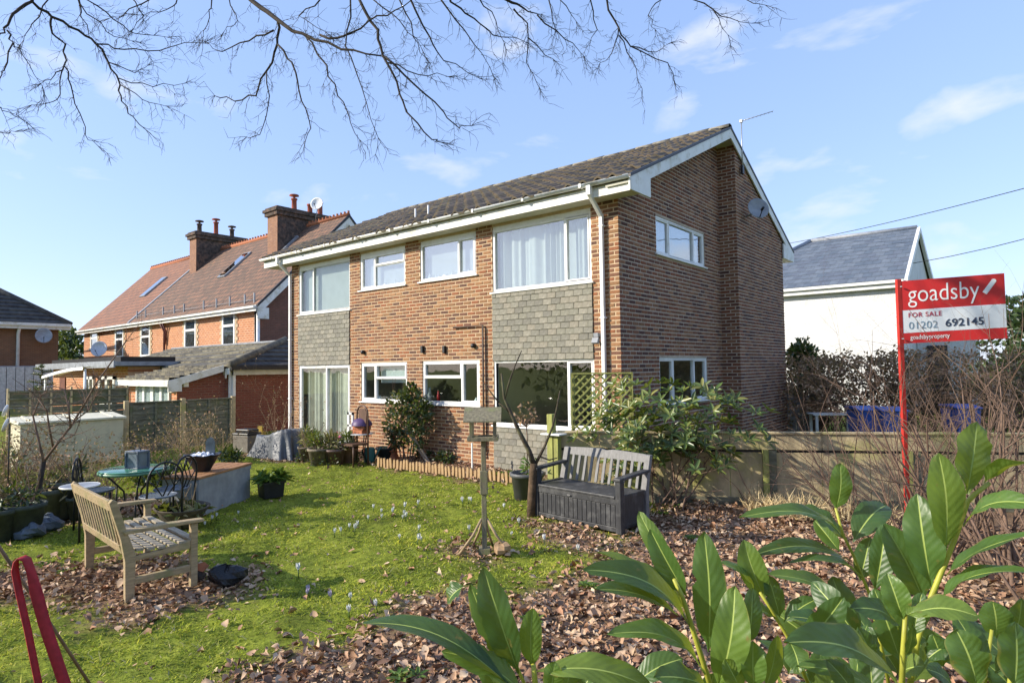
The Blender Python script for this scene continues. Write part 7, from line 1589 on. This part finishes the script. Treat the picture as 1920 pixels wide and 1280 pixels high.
# (base px, tip px, width px, depth, mode, tip depth change)   c faces viewer, u faces up (seen edge-on), l faces left, r faces right
LV = [
 # tall right shoot
 ((1814, 926), (1836, 790), 72, 1.22, 'c', .02), ((1773, 1032), (1764, 850), 66, 1.20, 'c', .0), ((1746, 1098), (1722, 926), 60, 1.22, 'f', .02), ((1845, 905), (1935, 862), 34, 1.2, 'u', -.1), ((1806, 987), (1940, 933), 36, 1.2, 'u', -.12), ((1771, 1081), (1940, 990), 42, 1.2, 'u', -.12), ((1763, 1124), (1920, 1058), 44, 1.2, 'u', -.1),
 ((1734, 1130), (1658, 982), 64, 1.24, 'f', .03), ((1640, 1110), (1662, 980), 42, 1.3, 'f', .02),
 # middle shoot
 ((1567, 956), (1576, 868), 43, 1.5, 'c', 0), ((1599, 1016), (1663, 939), 54, 1.48, 'u', .05), ((1581, 1005), (1398, 950), 32, 1.5, 'u', -.1), ((1583, 1010), (1508, 945), 40, 1.5, 'u', .05), ((1575, 1034), (1527, 974), 30, 1.5, 'f', .05), ((1593, 1050), (1422, 1028), 26, 1.5, 'u', -.1), ((1618, 1089), (1489, 1041), 40, 1.46, 'u', -.05),
 ((1583, 1149), (1451, 1064), 46, 1.4, 'u', -.05), ((1612, 1089), (1632, 1006), 38, 1.47, 'f', .02), ((1607, 1204), (1563, 1080), 60, 1.4, 'c', .03), ((1640, 1100), (1680, 1040), 36, 1.42, 'u', .1),
 # lower centre shoot
 ((1693, 1160), (1664, 1074), 46, 1.12, 'f', .02), ((1691, 1243), (1641, 1103), 58, 1.14, 'c', .03), ((1704, 1151), (1834, 1148), 42, 1.1, 'u', -.05), ((1697, 1153), (1756, 1133), 26, 1.1, 'u', .0), ((1685, 1178), (1602, 1131), 32, 1.1, 'u', -.03), ((1712, 1194), (1730, 1110), 34, 1.14, 'f', .02), ((1700, 1230), (1712, 1170), 30, 1.1, 'c', 0),
 ((1690, 1290), (1483, 1190), 78, .98, 'u', -.06), ((1602, 1300), (1551, 1236), 46, 1.0, 'c', .02), ((1650, 1300), (1500, 1240), 50, 1.1, 'u', .0), ((1560, 1180), (1480, 1150), 46, 1.2, 'u', .0), ((1575, 1240), (1490, 1160), 52, 1.18, 'u', .02), ((1640, 1235), (1610, 1175), 46, 1.15, 'c', .02),
 # left-of-centre tall shoot
 ((1328, 1222), (1320, 997), 66, 1.04, 'c', .0), ((1288, 1118), (1218, 992), 46, 1.08, 'f', .02), ((1268, 1080), (1198, 957), 40, 1.12, 'c', .04), ((1296, 1178), (1107, 1052), 46, 1.05, 'u', -.06), ((1284, 1139), (1128, 1027), 36, 1.08, 'u', .0), ((1271, 1152), (1120, 1097), 38, 1.06, 'u', -.04), ((1322, 1264), (1154, 1172), 60, 1.02, 'u', -.06),
 ((1345, 1290), (1378, 1099), 64, 1.0, 'f', .0), ((1403, 1209), (1412, 1101), 44, 1.06, 'c', .02), ((1437, 1290), (1460, 1190), 52, 1.0, 'c', .02), ((1414, 1290), (1413, 1202), 44, .98, 'f', .0), ((1330, 1290), (1230, 1262), 50, .95, 'u', -.04), ((1390, 1295), (1360, 1235), 44, .98, 'c', 0),
 # shoot between
 ((1435, 1124), (1394, 1012), 48, 1.38, 'f', .02), ((1463, 1158), (1441, 1078), 42, 1.36, 'c', .02), ((1415, 1105), (1355, 1050), 28, 1.38, 'u', .0), ((1470, 1165), (1530, 1120), 36, 1.36, 'u', .0), ((1455, 1160), (1400, 1140), 30, 1.36, 'u', .0), ((1490, 1190), (1550, 1210), 40, 1.3, 'u', 0), ((1480, 1200), (1500, 1260), 44, 1.2, 'c', -.05),
 # right bottom
 ((1833, 1290), (1795, 1178), 74, .95, 'c', .02), ((1903, 1290), (1905, 1165), 78, .92, 'c', .02), ((1868, 1196), (1864, 1128), 58, 1.3, 'c', .0), ((1905, 1190), (1918, 1122), 56, 1.3, 'c', 0), ((1794, 1206), (1738, 1230), 32, 1.2, 'u', 0), ((1850, 1215), (1800, 1195), 40, 1.22, 'u', 0), ((1770, 1250), (1750, 1190), 44, 1.2, 'c', 0), ((1790, 1290), (1740, 1250), 44, 1.1, 'u', 0), ((1880, 1240), (1930, 1220), 40, 1.2, 'u', 0),
 # left shoot
 ((955, 1282), (680, 1150), 62, .95, 'u', .05), ((972, 1262), (903, 1065), 60, .98, 'f', .0), ((975, 1260), (880, 1097), 50, 1.0, 'c', .0), ((998, 1252), (998, 1140), 46, 1.0, 'c', .0), ((1007, 1258), (1232, 1282), 62, .96, 'u', -.02), ((985, 1300), (832, 1214), 44, .96, 'u', .0), ((1030, 1300), (1040, 1240), 40, .95, 'c', 0), ((1060, 1300), (1075, 1225), 44, 1.0, 'c', .02), ((870, 1097), (836, 1128), 16, 1.05, 'u', 0), ((1090, 1300), (1130, 1240), 44, 1.0, 'u', .02), ((940, 1300), (900, 1225), 40, 1.02, 'c', .0), ((1150, 1310), (1190, 1250), 40, 1.0, 'c', .0)]
rr = random.Random(77)
for i, (b, t_, wpx, d, mode, dd) in enumerate(LV):
    B = at(*b, d); T = at(*t_, d+dd); up_ = Vector((0, 0, 1)); along = (T-B).normalized(); side = along.cross(toC).normalized()
    if side.dot(_r2) < 0: side = -side
    wd = wpx*d/FPX*1.0
    if mode == 'c': nn = toC+up_*.15+side*rr.uniform(-.3, .3); fo, ar = .18, .05
    elif mode == 'f': nn = toC+side*rr.uniform(-.5, -.2)+up_*.2; fo, ar = .55, .06; wd *= 1.15
    else: nn = up_*1.0+toC*.42+_r2*rr.uniform(-.25, .25); fo, ar = .35, .13; wd = max(wd*1.1, .05)
    add_leaf(B, T, nn, wd, arch=ar*rr.uniform(.6, 1.4), fold=fo*rr.uniform(.6, 1.3), wave=rr.uniform(.02, .06), seed=i, asym=rr.uniform(-.04, .04))
# filler leaves lower in the shrub
for i in range(85):
    px = rr.uniform(1180, 1960); py = rr.uniform(1195, 1420); d = rr.uniform(1.15, 1.7)
    if px < 1500 and py < 1260: continue
    B = at(px, py, d); a = rr.uniform(-2.6, -.5); L_ = rr.uniform(.10, .16); T = B+_r2*math.cos(a)*L_+_u2*(-math.sin(a))*L_*rr.uniform(.3, .9)+_f*rr.uniform(-.05, .08)
    nn = Vector((0, 0, 1))*rr.uniform(.3, 1)+toC*rr.uniform(.2, .8)+_r2*rr.uniform(-.4, .4); add_leaf(B, T, nn, rr.uniform(.05, .066), arch=rr.uniform(.03, .14), fold=rr.uniform(.1, .5), wave=.02, seed=100+i)
ROOT = Vector((5.35, -8.3, 0))
STM = [([(1855, 905), (1829, 925), (1814, 940), (1794, 999), (1770, 1060), (1747, 1116), (1720, 1200), (1705, 1290)], 1.21, .0055), ([(1567, 952), (1580, 1000), (1600, 1040), (1630, 1112), (1650, 1200), (1670, 1300)], 1.45, .0042), ([(1698, 1150), (1695, 1200), (1692, 1245), (1690, 1310)], 1.12, .0055),
       ([(1264, 1085), (1280, 1120), (1296, 1170), (1318, 1240), (1340, 1310)], 1.05, .0048), ([(1425, 1110), (1445, 1140), (1475, 1190), (1520, 1290)], 1.36, .0042), ([(1000, 1245), (1003, 1275), (1010, 1320)], .98, .005), ([(895, 1110), (940, 1190), (975, 1262), (1000, 1320)], 1.0, .003), ([(1840, 1270), (1835, 1320)], 1.0, .005), ([(1895, 1270), (1890, 1330)], .95, .005), ([(1860, 1180), (1850, 1250), (1840, 1330)], 1.28, .0045)]
for pl_, d, r in STM:
    pts = [at(x, y, d) for x, y in pl_]; last = pts[-1]; m_ = MB(); m_.tube(pts, [r*(.75+.35*i/len(pts)) for i in range(len(pts))], 8); m_.build('shoot', MA['laurelstem'], lau)
    g0 = Vector((last.x*.45+ROOT.x*.55, last.y*.45+ROOT.y*.55, last.z*.45)); m_ = MB(); m_.tube([last, g0, Vector((ROOT.x+(last.x-ROOT.x)*.3, ROOT.y+(last.y-ROOT.y)*.3, -.02))], [r*1.1, r*1.8, r*2.6], 7); m_.build('stem', MA['twig'], lau)

# ------------------------------------------------------------------ fallen leaves, grass
n0 = 170000; X = rng.uniform(-9, 8.5, n0); Y = rng.uniform(-9.2, 1.2, n0); f = litter(X+rng.normal(size=n0)*.16, Y+rng.normal(size=n0)*.16)
dc = np.hypot(X-CAM.x, Y-CAM.y); fx_ = (Y < .0+(X+.1)*.553-1.75) | (X < -.2)
keepp = np.where(f > .5, .9, .02)*np.where(dc < 5.2, 1.0, np.where(dc < 9, .8, .5)); keep = (rng.random(n0) < keepp) & (Y < .1)
# near the viewer and along the sunny lower right, more of them
X, Y, f = X[keep], Y[keep], f[keep]; n = len(X); Z = gheight(X, Y)+.002+rng.random(n)**2*.03
a = rng.random(n)*6.28; tilt = rng.normal(size=n)*.35; Up = np.stack([np.cos(a), np.sin(a), tilt], 1); Nr = np.stack([rng.normal(size=n)*.4, rng.normal(size=n)*.4, np.ones(n)], 1)
LITM = rndmat('fallen_leaf', [(.43, .27, .165), (.36, .21, .125), (.52, .36, .23), (.28, .16, .095), (.60, .45, .31), (.40, .22, .13), (.48, .32, .21), (.33, .19, .115), (.22, .125, .08), (.53, .36, .22)], 'island', .8, .2, 30, 0, spec=.3)
ln_ = (.028+.062*rng.random(n)**2.0)[:, None]; wd_l = (.38+.4*rng.random(n))[:, None]*ln_; Up = Up/np.linalg.norm(Up, axis=1, keepdims=True)
Sd = np.cross(Up, Nr); Sd /= np.linalg.norm(Sd, axis=1, keepdims=True); Nn = np.cross(Sd, Up); cu = (rng.normal(size=(n, 1))*.35+.35)*wd_l; ar = rng.normal(size=(n, 1))*.16*ln_; Bp = np.stack([X, Y, Z], 1); rows_ = []
for v in (0, .22, .5, .78, 1):
    wv = math.sin(math.pi*(.04+.92*v))**.8*(.5+.12*rng.random((n, 1))); mid = Bp+Up*ln_*v+Nn*(ar*math.sin(math.pi*v)+.004)+Sd*rng.normal(size=(n, 1))*.003
    tl_ = .4+.8*rng.random((n, 1)); tr2 = .4+.8*rng.random((n, 1)); rows_ += [mid-Sd*wd_l*wv+Nn*cu*tl_*wv*2, mid, mid+Sd*wd_l*wv+Nn*cu*tr2*wv*2]
V = np.stack(rows_, 1); LP15 = [(3*j+i, 3*j+i+1, 3*j+4+i, 3*j+3+i) for j in range(4) for i in range(2)]
lit_ = np_mesh('fallen_leaves', V, LP15, LITM, smooth=True); tag(lit_, 'brown fallen leaves lying on the ground and lawn', 'leaves', kind='stuff')
m_ = MB(); rr = random.Random(91)
for _ in range(160):
    x = rr.uniform(.5, 6); y = rr.uniform(-8.5, -.6)
    if litter(np.array([x]), np.array([y]))[0] < .5: continue
    a = rr.uniform(0, 6.28); l = rr.uniform(.08, .4); z = gz(x, y)+.02; m_.tube([(x, y, z), (x+l*.5*math.cos(a), y+l*.5*math.sin(a), z+rr.uniform(0, .03)), (x+l*math.cos(a+.3), y+l*math.sin(a+.3), z)], .003, 4, cap=False)
tw2 = m_.build('fallen_twigs', MA['twig']); tag(tw2, 'thin fallen twigs lying among the dead leaves', 'twigs', kind='stuff')
n0 = 330000; X = rng.uniform(-11.5, 6.5, n0); Y = rng.uniform(-9.3, -.9, n0); f = litter(X+rng.normal(size=n0)*.12, Y+rng.normal(size=n0)*.12); dc = np.hypot(X-CAM.x, Y-CAM.y)
pa = vnoise(X, Y, 2.6, 9); keep = (f < .5) & (rng.random(n0) < np.clip(6.5/dc, .3, 1)*(.35+.65*(pa > .33))) | ((f > .5) & (rng.random(n0) < .012))
X, Y, pa = X[keep], Y[keep], pa[keep]; n = len(X); Z = gheight(X, Y)-.004; a = rng.random(n)*6.28; h = (.010+.022*rng.random(n)**2)*(.6+.9*pa); ln_ = rng.normal(size=(n, 2))*1.3
D = np.stack([ln_[:, 0]*h, ln_[:, 1]*h, h], 1); S = np.stack([np.cos(a), np.sin(a), np.zeros(n)], 1)*(.0035+.0025*rng.random(n))[:, None]; Bp = np.stack([X, Y, Z], 1)
V = np.stack([Bp-S, Bp+S, Bp+D*.6+S*.8+np.array([0, 0, .003]), Bp+D*.6-S*.8+np.array([0, 0, .003]), Bp+D*1.1], 1)
GRM, nt, bs = newmat('moss_and_grass')
ri = N(nt, 'ShaderNodeNewGeometry').outputs['Random Per Island']
gc = ramp(nt, ri, [(0, (.40, .46, .05)), (.2, (.27, .33, .045)), (.4, (.52, .53, .07)), (.6, (.20, .25, .04)), (.78, (.52, .51, .12)), (.92, (.50, .45, .22))], 'CONSTANT')
n1 = noise(nt, 1.3, 5, .65); gc = mixc(nt, 1.0, gc, ramp(nt, n1.outputs['Fac'], [(.32, (.42, .5, .5)), (.5, (.92, .95, .9)), (.66, (1.3, 1.2, 1.05))]), 'MULTIPLY')
n2 = noise(nt, 5.5, 4, .6); gc = mixc(nt, ramp(nt, n2.outputs['Fac'], [(.58, (0, 0, 0)), (.74, (.55, .55, .55))]), gc, (.30, .24, .10))
nt.links.new(gc, bs.inputs['Base Color']); bs.inputs['Roughness'].default_value = .85; bs.inputs['Specular IOR Level'].default_value = .1
tr_ = N(nt, 'ShaderNodeBsdfTranslucent'); nt.links.new(gc, tr_.inputs[0]); ms = N(nt, 'ShaderNodeMixShader'); ms.inputs[0].default_value = .3
nt.links.new(bs.outputs[0], ms.inputs[1]); nt.links.new(tr_.outputs[0], ms.inputs[2]); nt.links.new(ms.outputs[0], nt.nodes['Material Output'].inputs[0])
gr = np_mesh('grass', V, [(0, 1, 2, 3), (3, 2, 4)], GRM); tag(gr, 'short bright mossy grass of the lawn', 'grass', kind='stuff')
# small weeds in the litter
for i, (px, py) in enumerate(((1240, 965), (1300, 1010), (1105, 1100), (1160, 1075), (760, 1270), (1000, 1165), (130, 1075), (90, 1060), (1560, 990), (1270, 950))):
    p = gnd(px, py); t = thing('weed', ['green weed by the storage bench corner', 'green weed in the leaf litter beyond the tall laurel', 'green weed on the litter below the lawn edge', 'low weed among leaves near the lawn edge', 'small weed at the bottom photo edge', 'small weed in the litter left of the laurel', 'green weed under the wooden bench back', 'second weed left of the wooden bench', 'weed in the litter near the dead grass', 'weed sprouting at the fence foot'][i], 'weed', (p.x, p.y, 0)); pts = [(random.uniform(-.06, .06), random.uniform(-.06, .06), .01) for _ in range(5)]; rosettes('foliage', MA['leaf_mid'], t, pts, [(q[0], q[1], .3) for q in pts], 6, .07, .03, i, 1.2)
# wood behind the viewer, one mass, seen only as reflections in the panes
cs_ = []; rs_2 = []
for k in range(90):
    a = R(205+k*2.35); r0 = 22+5*math.sin(k*1.7); cs_.append((CAM.x+r0*math.cos(a), CAM.y+r0*math.sin(a), 1.2+3.6*abs(math.sin(k*.9)))); rs_2.append((2.2, 2.2, 1.9))
wd_ = foliage('woodland', MA['leaf_rhodo'], None, cs_, rs_2, 16000, .32, .2, 300, .3, .2); tag(wd_, 'mass of trees and hedge behind the viewer mirrored in the panes', 'woodland', kind='stuff')
m_ = MB(); rr = random.Random(8)
for k, (a, r0, h) in enumerate(((260, 19, 8), (272, 22, 9), (285, 20, 8), (297, 24, 10), (310, 21, 8), (325, 18, 8), (340, 20, 9), (355, 18, 8), (10, 20, 8), (25, 22, 9))):
    a = R(a); twig_tree(m_, (CAM.x+r0*math.cos(a), CAM.y+r0*math.sin(a), 0), (0, 0, 1), h, .16, 4, rr, 6, kids=(4, 5), jit=.25, ratio=.5)
wb_ = m_.build('woodland_branches', MA['bark']); tag(wb_, 'tangle of bare tall branches behind the viewer mirrored in the panes', 'woodland', kind='stuff')
